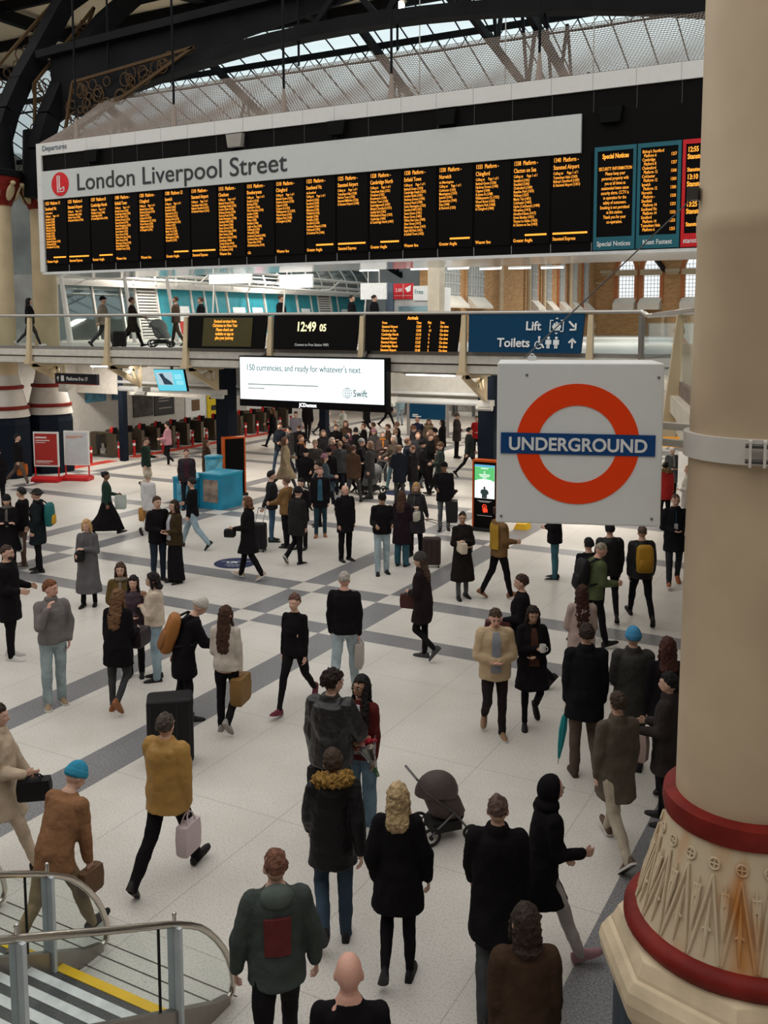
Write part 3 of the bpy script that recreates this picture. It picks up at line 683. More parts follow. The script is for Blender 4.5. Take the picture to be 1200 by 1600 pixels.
# ================================================================ GALLERY RAILING AND ITS DISPLAYS
POST = [-28.55, -24.95, -21.55, -18.45, -15.47, -12.55, -9.65, -6.45]
rail = thing('balcony_railing', 'glass gallery railing with steel handrail and cream posts', 'railing', (-17, 22, 4.5))
hr = MB(); hr.tube([(-50, 21.96, 5.58), (-5.29, 21.96, 5.56)], .045, 10); hr.obj('handrail', STEEL, rail, 60)
bt = MB(); bt.b2((-50, 21.97, 4.50), (-5.29, 22.05, 4.60)); bt.obj('base_channel', mat('dull_steel', (.33, .31, .29), .4, .5), rail)
for x in POST:
    p_ = MB(); p_.prism([(x-.09, 21.80, 4.10), (x+.09, 21.80, 4.10), (x+.055, 21.90, 5.50), (x-.055, 21.90, 5.50)], (0, .12, 0)); p_.box((x, 21.9, 4.07), (.24, .30, .10)); p_.obj('post', CREAM, rail)
for a, c in zip([-32]+POST, POST+[-5.29]):
    if c <= -18.4 or a >= -6.5: MB().b2((a+.08, 22.0, 4.6), (c-.08, 22.015, 5.52)).obj('glass_panel', GLASS, rail)
r2 = thing('balcony_railing', 'shorter glass railing with cream post turning beside the near column', 'railing', (-5.29, 22, 4.5))
z0, z1 = Vector((0, 0, 4.5)), Vector((0, 0, 5.45))
hr = MB(); hr.tube([c0+Vector((0, 0, 5.56)), c0+dw*3+z1, c0+dw*17+z1], .045, 10); hr.obj('handrail', STEEL, r2, 60)
for t in (0.05, 10.8):
    p = c0 + dw*t
    p_ = MB()
    if t < 1: p_.b2((p.x-.06, p.y-.06, 4.5), (p.x+.06, p.y+.06, 5.5)); p_.obj('post', STEEL, r2)
    else:
        p_.rings([[p+nw*.12+dw*a+nw*b+Vector((0, 0, 4.05)) for a, b in ((-.08, -.09), (.08, -.09), (.08, .09), (-.08, .09))], [p+nw*.02+dw*a+nw*b+Vector((0, 0, 5.42)) for a, b in ((-.06, -.04), (.06, -.04), (.06, .04), (-.06, .04))]])
        p_.box(p+nw*.15+Vector((0, 0, 4.06)), (.30, .34, .12)); p_.obj('post', CREAM, r2)
for a, c in ((.1, 10.7), (10.9, 16)): MB().bar(c0+dw*a+Vector((0, 0, 4.97)), c0+dw*c+Vector((0, 0, 4.97)), .015, .9).obj('glass_panel', GLASS, r2)
MB().bar(c0+dw*10.9+Vector((0, 0, 4.56)), c0+dw*17+Vector((0, 0, 4.56)), .05, .16).obj('base_channel', mat('brown_speckled_kick_plate', (.20, .14, .11), .6, var=.5, vscale=12), r2)
def display(name, label, cat, x0, x1, m, lean=.12):
    t = thing(name, label, cat, ((x0+x1)/2, 21.9, 4.56))
    p_ = MB(); p_.prism([(x0, 21.94, 5.52), (x1, 21.94, 5.52), (x1-.05, 21.80, 4.60), (x0+.05, 21.80, 4.60)], (0, .10, 0)); p_.obj('housing', m, t); return t
def dtext(t, s, x, z, size, m, **kw):
    y = 21.80 + .14*(z-4.6)/.92 - .022
    return text(s, (x, y, z), size, m, t, tilt=R(90-8.6), **kw)
d1 = display('information_display', 'black message display with small orange text, leftmost on the railing', 'display', -18.36, -15.60, BLACKMATT)
lp = MB(); lp.prism([(-17.78, 21.918, 5.47), (-16.05, 21.918, 5.47), (-16.05, 21.80, 4.66), (-17.78, 21.80, 4.66)], (0, -.006, 0)); lp.obj('led_area', mat('unlit_amber_led', (.055, .045, .008), .5), d1)
dtext(d1, 'Revised services from\nChristmas to New Year\nPlease check our\nwebsite or app to\nplan your journey', -17.0, 5.33, .125, LED, align='CENTER', xs=.72, bold=.002, line=.95)
d2 = display('clock_display', 'black digital clock display showing the time on the railing', 'clock', -15.35, -12.65, BLACKMATT)
dtext(d2, '12:49', -14.58, 5.10, .36, LEDY, xs=.8, bold=.006); dtext(d2, '05', -13.83, 5.10, .27, LEDY, xs=.8, bold=.005)
dtext(d2, 'Connect to Free Station WiFi', -14.05, 4.70, .105, LETTERW, align='CENTER', xs=.85)
d3 = display('arrivals_display', 'black arrivals display listing trains in orange on the railing', 'display', -12.45, -9.75, BLACKMATT)
dtext(d3, 'Arrivals', -11.05, 5.40, .12, LED, align='CENTER', xs=.8, bold=.003)
rows = [('Stansted Airport', '13:01', '4'), ('Clacton on Sea', '13:05', '14'), ('Cambridge North', '13:14', '6'), ('Stansted Airport', '13:17', '5'), ('Stansted Airport', '13:32', '4'), ('Cambridge North', '13:43', '6'), ('Stansted Airport', '13:48', '5')]
for x, s in [(-11.93, 'From\n' + '\n'.join(r[0] for r in rows)), (-10.94, 'Time\n' + '\n'.join(r[1] for r in rows)), (-10.62, 'Plat\n' + '\n'.join('  ' + r[2] for r in rows)), (-10.27, 'Due\n' + '\n'.join('On time' for r in rows))]:
    dtext(d3, s, x, 5.29, .095, LED, xs=.72, bold=.0005, line=1.06)
ls = display('direction_sign', 'dark blue sign for lift and toilets with white arrows', 'sign', -9.52, -6.60, BLUESIGN)
SG = LETTERW
dtext(ls, 'Lift', -8.02, 5.14, .30, SG, bold=.006, res=5); dtext(ls, 'Toilets', -8.72, 4.74, .30, SG, bold=.006, res=5)
def ic(z): return 21.80 + .14*(z-4.6)/.92 - .02
def icon(parent, polys, m=SG, name='pictogram'):
    q = MB()
    for po in polys: q.prism([(x, ic(z), z) for x, z in po], (0, .012, 0))
    return q.obj(name, m, parent)
def circ(x, z, r, n=12): return [(x+r*math.cos(2*PI*i/n), z+r*math.sin(2*PI*i/n)) for i in range(n)]
def rect(x0, z0_, x1, z1_): return [(x0, z0_), (x1, z0_), (x1, z1_), (x0, z1_)]
def figure(x, z, s, dress=False):
    b = [circ(x, z+.26*s, .035*s)]
    b += [[(x-.05*s, z+.215*s), (x+.05*s, z+.215*s), (x+.075*s, z+.09*s), (x-.075*s, z+.09*s)] if dress else rect(x-.05*s, z+.1*s, x+.05*s, z+.215*s)]
    b += [rect(x-.04*s, z, x-.005*s, z+.1*s), rect(x+.005*s, z, x+.04*s, z+.1*s), rect(x-.075*s, z+.1*s, x-.056*s, z+.21*s), rect(x+.056*s, z+.1*s, x+.075*s, z+.21*s)]
    return b
icon(ls, [rect(-7.42, 5.10, -7.34, 5.12), rect(-7.42, 5.10, -7.40, 5.38), rect(-7.42, 5.36, -7.34, 5.38), rect(-7.16, 5.10, -7.08, 5.12), rect(-7.10, 5.10, -7.08, 5.38), rect(-7.16, 5.36, -7.08, 5.38), [(-7.29, 5.40), (-7.21, 5.40), (-7.25, 5.44)], [(-7.29, 5.08), (-7.25, 5.04), (-7.21, 5.08)]] + figure(-7.31, 5.13, .6) + figure(-7.25, 5.13, .7) + figure(-7.19, 5.13, .6))
icon(ls, [[(-6.97, 5.33), (-6.94, 5.36), (-6.81, 5.23), (-6.84, 5.20)], [(-6.93, 5.13), (-6.77, 5.13), (-6.77, 5.17), (-6.93, 5.17)], [(-6.81, 5.13), (-6.77, 5.13), (-6.77, 5.30), (-6.81, 5.30)]], name='arrow')
icon(ls, [rect(-6.87, 4.72, -6.83, 4.93), [(-6.95, 4.86), (-6.92, 4.83), (-6.83, 4.92), (-6.85, 4.96)], [(-6.75, 4.86), (-6.78, 4.83), (-6.87, 4.92), (-6.85, 4.96)]], name='arrow')
icon(ls, figure(-7.43, 4.71, .95) + figure(-7.24, 4.71, .95, True))
wc = [circ(-7.66, 4.97, .03), rect(-7.68, 4.84, -7.64, 4.94), [(-7.68, 4.82), (-7.58, 4.82), (-7.52, 4.73), (-7.55, 4.71), (-7.61, 4.79), (-7.68, 4.79)]]
rg = [(-7.67+.10*math.cos(t*PI/10), 4.79+.10*math.sin(t*PI/10)) for t in range(6, 19)]; ri = [(-7.67+.075*math.cos(t*PI/10), 4.79+.075*math.sin(t*PI/10)) for t in range(6, 19)]
for i in range(len(rg)-1): wc.append([rg[i], rg[i+1], ri[i+1], ri[i]])
icon(ls, wc)
# brackets under the posts
for k, x in enumerate(POST[1:]):
    b_ = thing('support_bracket', 'cream steel truss bracket under the gallery railing, %s from the cream columns' % ORD[k], 'bracket', (x, 22.9, 3.1), 'brackets under the gallery edge')
    q = MB(); q.bar((x, 21.95, 4.0), (x, 23.3, 3.35), .09, .16); q.bar((x, 21.95, 3.98), (x, 23.6, 3.98), .09, .14); q.bar((x, 23.3, 3.2), (x, 23.3, 3.98), .10, .14); q.bar((x, 22.6, 3.72), (x, 23.3, 3.95), .06, .08); q.bar((x, 22.9, 3.98), (x, 23.2, 3.45), .06, .08)
    q.obj('truss', CREAM, b_)
    q = MB(); q.box((x, 23.4, 3.2), (.34, .36, .16)); q.cyl((x-.22, 23.3, 3.08), (x+.22, 23.3, 3.08), .07); q.obj('bearing', mat('pale_casting', (.60, .58, .53), .6), b_, 40)
for k, x in enumerate((-22.3, -10.9, -15.2, -7.6)):
    t = thing('strip_light', ['lit strip light under the gallery edge by the platforms sign', 'lit strip light under the gallery edge beside the lit advert', 'lit strip light hidden behind the lit advert', 'lit strip light above the white hanging square sign'][k], 'lamp', (x, 22.7, 4.0))
    MB().b2((x-.8, 22.6, 3.97), (x+.8, 22.75, 4.04)).obj('housing', WHITE, t); MB().cyl((x-.7, 22.62, 3.95), (x+.7, 22.62, 3.95), .018).obj('tube', TUBE, t)
    area_lamp('strip_light_glow', (x, 22.75, 3.90), 2.2, .12, 25, (1, .95, .88), (R(50), 0, 0))

# ================================================================ SIGNS AND SCREENS
ug = thing('roundel_sign', 'white square box sign with red ring and blue UNDERGROUND bar', 'sign', (-1.637, 5.37, 4.17), rotz=R(20.0))
m_ = MB(); m_.box((0, .25, .47), (.94, .5, .94)); bx = m_.obj('box', mat('enamel_white', (.72, .735, .72), .4, var=.02, spec=.2), ug)
mo = bx.modifiers.new('edge', 'BEVEL'); mo.width = .008; mo.segments = 2; BAKE.append(bx)
tl = R(.35); RX = Matrix.Rotation(tl, 3, 'Y'); cz = .472
def ugp(x, y, z): v = RX @ Vector((x, 0, z)); return (v.x - .008, y, v.z + cz)
q = MB(); n = 72
q.rings([[ugp(rr*math.cos(2*PI*i/n), yy, rr*math.sin(2*PI*i/n)) for i in range(n)] for rr, yy in ((.350, 0), (.350, -.004), (.225, -.004), (.225, 0))], cap=False, closed=True)
q.obj('red_ring', mat('roundel_enamel_red', (.86, .055, .005), .4, var=.02, spec=.2), ug)
q = MB(); q.rings([[ugp(x, y, z) for x, z in ((-.438, -.061), (.438, -.061), (.438, .061), (-.438, .061))] for y in (0, -.007)]); bar = q.obj('blue_bar', mat('bar_enamel_blue', (.006, .055, .19), .35, var=.03), ug)
o = text('UNDERGROUND', (-.008, -.008, cz-.038), .105, mat('enamel_white_letters', (.74, .75, .74), .4), ug, align='CENTER', xs=.97, bold=.0026, ext=.002, res=8, sp=1.0, name='lettering')
o.rotation_euler = (R(90), tl, 0)
q = MB()
for x, z in ((.44, .86), (.42, .045), (-.30, .87), (-.44, .04)): q.cyl((x, 0, z), (x, -.004, z), .008, n=10)
q.obj('fixing_screws', mat('screw_grey', (.2, .2, .2), .5, .5), ug)
q = MB(); q.box((-.27, .38, .952), (.05, .05, .03)); q.tube([(-.27+.012*math.cos(t*PI/5), .38, .968+.012*math.sin(t*PI/5)) for t in range(10)], .004, 6, True); q.obj('lifting_eye', WHITE, ug)
local_done(ug)
arm = MB()
for z in (4.62, 4.72): arm.bar((-1.42, 5.93, z), (-.98, 5.80, z), .05, .04)
tag(arm.obj('sign_bracket', mat('pale_grey_steel', (.60, .57, .52), .45)), 'short grey steel arm joining the square roundel sign to the column', 'bracket')
w_ = MB(); w_.tube([(-2.06, 5.60, 5.125), (-1.06, 5.50, 6.02)], .004, 6); w_.box((-1.06, 5.50, 6.04), (.06, .06, .07)); tag(w_.obj('stay_wire', DARKSTEEL), 'thin stay wire from the square sign up to the near column', 'wire')

ad = thing('advertising_screen', 'wide lit advertising screen about currencies hung below the gallery', 'screen', (-14, 21.6, 3.1))
MB().b2((-16.32, 21.6, 3.02), (-11.66, 21.85, 4.42)).obj('housing', BLACKMATT, ad)
sc = MB().b2((-16.27, 21.57, 3.22), (-11.72, 21.6, 4.38)).obj('lit_screen', emit('pale_screen', (.86, .95, .96), 1.0), ad)
TG = mat('screen_teal_text', (.10, .24, .27), .5)
text("150 currencies, and ready for whatever's next", (-16.05, 21.56, 4.02), .245, TG, sc, xs=.80, res=5)
q = MB(); q.box((-14.85, 21.565, 3.64), (2.3, .006, .035)); q.box((-15.72, 21.565, 3.53), (.55, .006, .03)); q.obj('faint_small_print', mat('faint_screen_text', (.62, .74, .76), .5), sc)
text('Swift', (-12.62, 21.56, 3.40), .26, TG, sc, xs=.82, bold=.002, res=5)
q = MB(); gx_, gz_ = -12.80, 3.49
for rr in (1, .45): q.tube([(gx_+.135*rr*math.cos(t*PI/12), 21.565, gz_+.135*math.sin(t*PI/12)) for t in range(24)], .006, 5, True)
for z in (-.07, 0, .07): q.bar((gx_-math.sqrt(.135**2-z*z), 21.565, gz_+z), (gx_+math.sqrt(.135**2-z*z), 21.565, gz_+z), .008, .008)
q.bar((gx_, 21.565, gz_-.135), (gx_, 21.565, gz_+.135), .008, .008); q.obj('globe_logo', TG, sc)
text('JCDecaux', (-14.05, 21.59, 3.075), .135, emit('white_lit_letters', (1, 1, 1), .9), ad, align='CENTER', bold=.005)
q = MB()
for x in (-15.6, -12.4): q.bar((x, 21.75, 4.4), (x, 21.95, 4.6), .08, .08)
q.obj('hanger', DARKSTEEL, ad)

tv = thing('hanging_monitor', 'blue lit monitor hung below the gallery left of the big advert', 'monitor', (-19.1, 21.9, 3.3), rotz=R(2))
q = MB(); q.prism([(-.56, -.05, .66), (.56, -.05, .68), (.60, .06, .02), (-.46, .06, 0)], (0, .08, 0)); q.obj('housing', BLACKMATT, tv)
q = MB(); q.prism([(-.545, -.055, .645), (.545, -.055, .665), (.585, .055, .035), (-.445, .055, .015)], (0, -.008, 0)); s1 = q.obj('lit_screen', emit('monitor_cyan', (.10, .50, .62), .9), tv)
q = MB(); q.prism([(-.47, -.052, .57), (.12, -.052, .58), (.15, .028, .20), (-.42, .028, .19)], (0, -.016, 0)); q.obj('picture', emit('monitor_photo_pale', (.42, .58, .66), .7), s1)
q = MB(); q.prism([(-.34, -.06, .52), (-.22, -.06, .54), (-.14, -.04, .42), (.05, .0, .30), (.12, .014, .21), (-.20, .014, .21), (-.24, -.03, .36)], (0, -.02, 0)); q.obj('figure', emit('monitor_photo_dark', (.02, .05, .08), .5), s1)
q = MB(); q.prism([(.2, -.052, .52), (.46, -.052, .53), (.48, -.02, .38), (.22, -.02, .37)], (0, -.016, 0)); q.prism([(.24, .0, .33), (.5, .0, .34), (.51, .02, .22), (.25, .02, .21)], (0, -.016, 0)); q.obj('inset', emit('monitor_inset', (.25, .66, .76), .8), s1)
q = MB(); q.bar((0, .1, .5), (0, .12, 1.0), .06, .06); q.obj('hanger', DARKSTEEL, tv); local_done(tv)

ps = thing('platform_sign', 'dark hanging sign reading Platforms 8 to 17', 'sign', (-23.67, 22.6, 3.34))
MB().b2((-24.6, 22.6, 3.34), (-22.74, 22.72, 3.69)).obj('board', mat('sign_black', (.012, .012, .016), .5), ps)
MB().b2((-24.6, 22.595, 3.34), (-22.74, 22.6, 3.375)).obj('red_edge', REDCOL, ps)
text('Platforms 8 to 17', (-24.08, 22.59, 3.47), .165, LETTERW, ps, xs=.82, bold=.002)
q = MB(); q.prism([(-24.52, 22.595, 3.52), (-24.46, 22.595, 3.61), (-24.40, 22.595, 3.52)], (0, -.008, 0)); q.b2((-24.475, 22.587, 3.44), (-24.445, 22.595, 3.55)); q.b2((-24.32, 22.587, 3.44), (-24.18, 22.595, 3.62)); q.obj('arrow', LETTERW, ps)
q = MB(); q.bar((-24.4, 22.66, 3.69), (-24.4, 22.66, 4.1), .04, .04); q.bar((-22.95, 22.66, 3.69), (-22.95, 22.66, 4.1), .04, .04); q.obj('hanger', WHITE, ps)

def kiosk(label, loc, rz, lit):
    k = thing('information_kiosk', label, 'kiosk', loc, rotz=rz)
    q = MB(); q.box((0, .12, .93), (.70, .24, 1.80)); q.obj('casing', ORANGEP, k)
    MB().box((0, -.005, .93), (.60, .02, 1.70)).obj('black_front', BLACKMATT, k)
    MB().box((0, .1, .04), (.76, .42, .08)).obj('foot', RUBBER, k)
    if lit:
        y = -.02
        s = MB().box((0, y, 1.28), (.54, .01, .86)).obj('lit_screen', emit('kiosk_screen_white', (.85, .95, .90), .9), k)
        q = MB(); q.prism([(-.27, y-.006, 1.32)] + [(.27*math.cos(PI-t*PI/10), y-.006, 1.26+.09*math.sin(t*PI/10)) for t in range(1, 10)] + [(.27, y-.006, 1.32), (.27, y-.006, 1.655), (-.27, y-.006, 1.655)], (0, -.004, 0))
        q.obj('green_field', emit('kiosk_green', (.10, .50, .16), .8), s)
        MB().box((0, y-.01, 1.685), (.54, .006, .05)).obj('blue_header', emit('kiosk_blue', (.06, .36, .60), .8), s)
        q = MB()
        for z, w in ((1.62, .2), (1.54, .03), (1.50, .05), (1.46, .30), (1.42, .26), (1.38, .12)): q.box((0, y-.013, z), (w, .004, .018))
        q.obj('small_text_lines', emit('kiosk_text_white', (1, 1, 1), .8), s)
        q = MB(); q.sph((0, y-.012, 1.12), (.03, .006, .04)); q.prism([(-.11, y-.008, .99), (-.10, y-.008, 1.06), (-.05, y-.008, 1.085), (.05, y-.008, 1.085), (.10, y-.008, 1.05), (.12, y-.008, .98), (.07, y-.008, .94), (.07, y-.008, .855), (-.07, y-.008, .855), (-.07, y-.008, .95)], (0, -.006, 0)); q.obj('pictured_person', emit('kiosk_dark', (.03, .05, .05), .5), s)
        q = MB(); q.tube([(.055*math.cos(t*PI/7), y, .63+.055*math.sin(t*PI/7)) for t in range(14)], .012, 6, True)
        q.box((0, y, .585), (.032, .012, .11)); q.box((.035, y, .535), (.10, .012, .09)); q.prism([(-.06, y-.006, .56), (-.03, y-.006, .57), (.0, y-.006, .48), (-.02, y-.006, .47)], (0, .012, 0)); q.obj('red_hand_symbol', emit('kiosk_red', (.85, .06, .02), .8), k)
        q = MB(); q.box((0, y, .78), (.38, .004, .012)); q.box((0, y, .755), (.28, .004, .012)); q.box((0, y, .40), (.40, .004, .010)); q.obj('small_print', LETTERW, k)
    local_done(k); return k
kiosk('orange framed information kiosk with lit green screen, beside the white square sign', (-9.29, 22.50, 0), 0, True)
kiosk('orange information kiosk seen edge on beside the blue boxes', (-18.02, 23.55, 0), R(55), False)

def poster_stand(label, x, y, rz, face, lines):
    t = thing('poster_stand', label, 'poster stand', (x, y, 0), rotz=rz)
    q = MB(); q.box((0, 0, .06), (.95, .5, .10)); q.prism([(-.47, -.25, .10), (-.47, .25, .10), (-.47, .12, .17), (-.47, -.12, .17)], (.94, 0, 0)); q.obj('base', mat('stand_red', (.46, .012, .014), .4), t)
    q = MB()
    for sx in (-.42, .42): q.bar((sx, 0, .15), (sx, 0, .55), .04, .04)
    q.obj('upright', mat('stand_red', (.46, .012, .014), .4), t)
    MB().box((0, 0, 1.1), (.90, .05, 1.18)).obj('frame', WHITE, t)
    MB().box((0, -.03, 1.1), (.80, .012, 1.06)).obj('poster', face, t)
    q = MB()
    for z, w, h in lines: q.box((-.36+w/2, -.04, z), (w, .006, h))
    q.obj('poster_lines', mat('poster_white', (.7, .68, .66), .6) if face.name.startswith('poster_red') else mat('poster_orange', (.6, .2, .08), .6), t)
    local_done(t)
poster_stand('red framed poster stand with red poster, left of its white twin', -25.30, 22.75, R(20), mat('poster_red', (.36, .025, .02), .5), [(1.5, .4, .05), (1.40, .5, .03), (1.33, .35, .02), (.7, .6, .03), (.64, .5, .02)])
poster_stand('red framed poster stand with pale grey poster by the cream column', -24.62, 23.45, R(20), mat('poster_pale', (.50, .51, .53), .5), [(1.5, .6, .025), (1.45, .4, .015)])

# ticket gates
GST = mat('gate_steel', (.13, .105, .075), .35, .7)
def gate():
    t = thing('ticket_gate', 'steel ticket gate with red dome in the row beyond the pillars', 'ticket gate', (0, 0, 0), 'ticket gates in a row')
    q = MB(); q.b2((-.42, -.09, .08), (-.05, .09, .95)); q.b2((-1.3, -.09, .08), (-.95, .09, .95)); q.b2((-1.3, -.07, .55), (-.05, .07, .92)); q.prism([(-1.3, -.1, .92), (-.05, -.1, .92), (-.15, -.1, 1.0), (-1.2, -.1, 1.0)], (0, .20, 0)); q.obj('cabinet', GST, t)
    q = MB(); q.b2((-1.32, -.12, 0), (-.03, .12, .08)); q.obj('plinth', DARKSTEEL, t)
    q = MB(); q.b2((-.72, .09, .35), (-.68, .36, .9)); q.b2((-.72, -.36, .35), (-.68, -.09, .9)); q.obj('flap', mat('dark_flap', (.03, .03, .03), .4), t)
    q = MB(); q.cyl((-.18, 0, 1.0), (-.18, 0, 1.12), .10); q.sph((-.18, 0, 1.12), (.105, .105, .11), 12, 8); q.obj('red_dome', mat('gate_red', (.42, .012, .012), .4), t, 60)
    q = MB(); q.b2((-.06, -.09, .95), (.02, .09, 1.20)); q.obj('reader', BLACKMATT, t)
    q = MB(); q.cyl((.16, 0, 0), (.16, 0, .62), .055); q.obj('bollard', mat('gate_red', (.42, .012, .012), .4), t, 60)
    q = MB(); q.cyl((.16, 0, .40), (.16, 0, .50), .058); q.obj('white_band', LETTERW, t, 60)
    return t
g0 = gate(); first = True
def copy_thing(root, loc, rz=0., label=None):
    r = root.copy(); COL.objects.link(r); r.location = loc; r.rotation_euler = (0, 0, rz)
    if label: r['label'] = label
    for ch in root.children:
        c = ch.copy(); COL.objects.link(c); c.parent = r
        for g in ch.children: d = g.copy(); COL.objects.link(d); d.parent = c
    return r
gys = [25.75, 26.6, 28.1, 28.95, 29.7, 30.65, 31.6, 32.55, 33.5, 34.45, 36.4, 37.35, 38.3, 39.25, 40.2]
for k, y in enumerate(gys):
    g_ = g0 if k == 0 else copy_thing(g0, (0, 0, 0))
    g_.location = (-27.35, y, 0); g_['label'] = 'steel ticket gate with red dome, %s in the row from the cream columns' % ORD[k]
for y0, y1, lb in ((24.7, 27.4, 'red floor mat in front of the ticket gates nearest the cream column'), (28.5, 35.1, 'long red floor mat in front of the middle ticket gates'), (35.9, 41.0, 'red floor mat in front of the farthest ticket gates')):
    tag(MB().b2((-27.1, y0, 0), (-26.62, y1, .012)).obj('floor_mat', mat('red_floor_mat', (.40, .035, .02), .7, var=.5, vscale=2)), lb, 'mat')
struct('wall_gate_line', MB().b2((-29.4, 24.7, 0), (-29.2, 50, 3.9)), mat('gate_line_wall', (.55, .53, .49), .7))
# posters on that wall
def wall_poster(label, y0, y1, z0, z1, m, marks=None, mm=None):
    t = thing('wall_poster', label, 'poster', (-29.19, (y0+y1)/2, z0))
    MB().b2((-29.2, y0, z0), (-29.15, y1, z1)).obj('panel', m, t)
    if marks:
        q = MB()
        for a, b, c, d in marks: q.b2((-29.15, y0+(y1-y0)*a, z0+(z1-z0)*b), (-29.14, y0+(y1-y0)*c, z0+(z1-z0)*d))
        q.obj('print', mm, t)
DP = mat('dark_poster', (.07, .06, .055), .5, var=.6, vscale=3)
wall_poster('dark picture poster on the wall behind the gates, left of a similar one', 31.07, 32.3, 1.25, 2.25, DP)
wall_poster('dark poster with pale print behind the gates, right of the dark picture', 32.4, 33.7, 1.2, 2.2, mat('dark_poster_text', (.05, .05, .05), .5), [(.2, .75, .8, .8), (.2, .62, .7, .66), (.2, .3, .85, .34)], mat('pale_print', (.4, .38, .35), .6))
wall_poster('white framed poster with brown emblem behind the gates', 34.46, 35.9, .95, 2.0, LETTERW, [(.3, .25, .7, .75)], mat('brown_print', (.16, .10, .05), .6))
wall_poster('bright yellow poster behind the slim navy pillar', 36.05, 37.4, .65, 1.85, mat('poster_yellow', (.72, .55, .02), .5), [(.1, .86, .9, .93), (.2, .4, .5, .6)], mat('black_print', (.03, .03, .03), .6))
wall_poster('narrow white notice beside the yellow poster', 37.5, 38.2, .7, 1.75, LETTERW, [(.2, .2, .8, .8)], mat('grey_print', (.3, .3, .3), .6))
wall_poster('white poster with red top and yellow foot beyond the slim pillar', 39.15, 40.9, .5, 1.75, LETTERW, [(.05, .72, .95, .95)], mat('red_print', (.45, .03, .03), .6))
wall_poster('poster with rows of red and brown pictures deep behind the gates', 44.4, 46.2, .45, 1.5, mat('picture_rows', (.35, .22, .16), .5, var=.8, vscale=6))
for k, (yy, w, m) in enumerate([(28.9, 1.1, mat('blue_shop_window', (.06, .20, .30), .3, var=.7, vscale=3)), (30.2, .7, mat('blue_shop_window', (.06, .20, .30), .3, var=.7, vscale=3)), (42.6, 1.2, BLACKMATT), (48.0, 1.6, mat('red_shop_front', (.30, .03, .03), .5, var=.4, vscale=2))]):
    t = tag(MB().b2((-29.2, yy-w/2, .4 if k > 1 else 2.1), (-29.12, yy+w/2, 2.4 if k > 1 else 3.0)).obj('wall_advert', m), ['bluish lit panel high behind the cream column bases', 'narrower bluish lit panel behind the ticket gates', 'black doorway panel on the wall behind the gates', 'red shop panel at the far end of the gate wall'][k], 'panel')
# sign and shops at the back
t = thing('hanging_sign', 'dark blue hanging sign above the crowd at the back', 'sign', (-19.4, 40, .85))
MB().b2((-20.35, 40, .82), (-18.5, 40.1, 1.66)).obj('board', BLUESIGN, t); q = MB(); q.box((-20.05, 39.99, 1.02), (.28, .01, .04)); q.box((-19.97, 39.99, .94), (.45, .01, .04)); q.obj('small_print', LETTERW, t)
q = MB(); q.b2((-20.5, 40, .0), (-20.36, 40.1, 2.0)); q.b2((-18.5, 40, 0), (-18.36, 40.1, 2.0)); q.b2((-20.5, 40, 1.66), (-18.36, 40.1, 1.75)); q.obj('frame', mat('grey_frame', (.25, .23, .22), .5), t)
SHOPS = [(-28.5, -25.6, (.55, .53, .50), 'white lit shop front far left at the back'), (-25.4, -22.6, (.42, .40, .38), 'grey shop front at the back beside the white one'), (-22.4, -19.2, (.68, .66, .62), 'bright shop front at the back behind the blue sign'), (-19.0, -15.5, (.50, .20, .15), 'reddish shop front at the back right of the blue sign'), (-15.3, -11, (.60, .58, .54), 'pale shop front at the back behind the orange kiosk')]
for x0, x1, c_, lb in SHOPS:
    t = thing('shop', lb, 'shop', ((x0+x1)/2, 49.7, 0))
    MB().b2((x0, 49.8, 2.5), (x1, 50, 3.3)).obj('fascia', mat('shop_fascia_%d' % int(-x0*10), c_, .6), t)
    MB().b2((x0+.1, 49.9, .3), (x1-.1, 49.95, 2.45)).obj('display_window', mat('shop_glass_%d' % int(-x0*10), tuple(v*.6 for v in c_), .2, var=.6, vscale=1.2), t)
    q = MB()
    for i in range(4): xx = x0 + (x1-x0)*i/3; q.b2((xx-.05, 49.8, 0), (xx+.05, 50, 2.5))
    q.obj('mullions', mat('shop_mullion', (.12, .12, .12), .4), t)
for q, (lx, ly) in enumerate(LAMP_SPOTS):
    t = thing('ceiling_light', 'flat white ceiling light panel under the gallery, %s' % ['above the ticket gates', 'second along the front', 'third along the front', 'above the orange banner', 'middle of the gate side', 'middle of the centre', 'middle behind the kiosk', 'rear of the gate side', 'rear of the centre', 'rear behind the kiosk'][q], 'lamp', (lx, ly, 3.93), 'ceiling lights under the gallery')
    MB().b2((lx-1.25, ly-.3, 3.925), (lx+1.25, ly+.3, 3.962)).obj('frame', WHITE, t)
    MB().b2((lx-1.2, ly-.25, 3.915), (lx+1.2, ly+.25, 3.926)).obj('diffuser', TUBE, t)
t = thing('hoarding', 'orange printed banner on the white wall beside the near column', 'banner', (-5.3, 27.9, 1.7))
MB().b2((-6.6, 27.9, 1.75), (-4.6, 27.96, 2.24)).obj('banner', mat('orange_banner', (.72, .30, .02), .5, var=.45, vscale=1.5), t)
t = thing('security_camera', 'small white security camera on the wall above the orange banner', 'camera', (-5.22, 26.2, 2.5))
q = MB(); q.bar((-5.3, 26.2, 2.62), (-5.05, 26.0, 2.55), .12, .12); q.obj('body', WHITE, t); q = MB(); q.sph((-5.2, 26.1, 2.42), .07); q.obj('lens_dome', BLACKMATT, t, 180); q = MB(); q.bar((-5.2, 26.3, 2.65), (-5.2, 28, 2.75), .04, .04); q.obj('arm', CREAM, t)
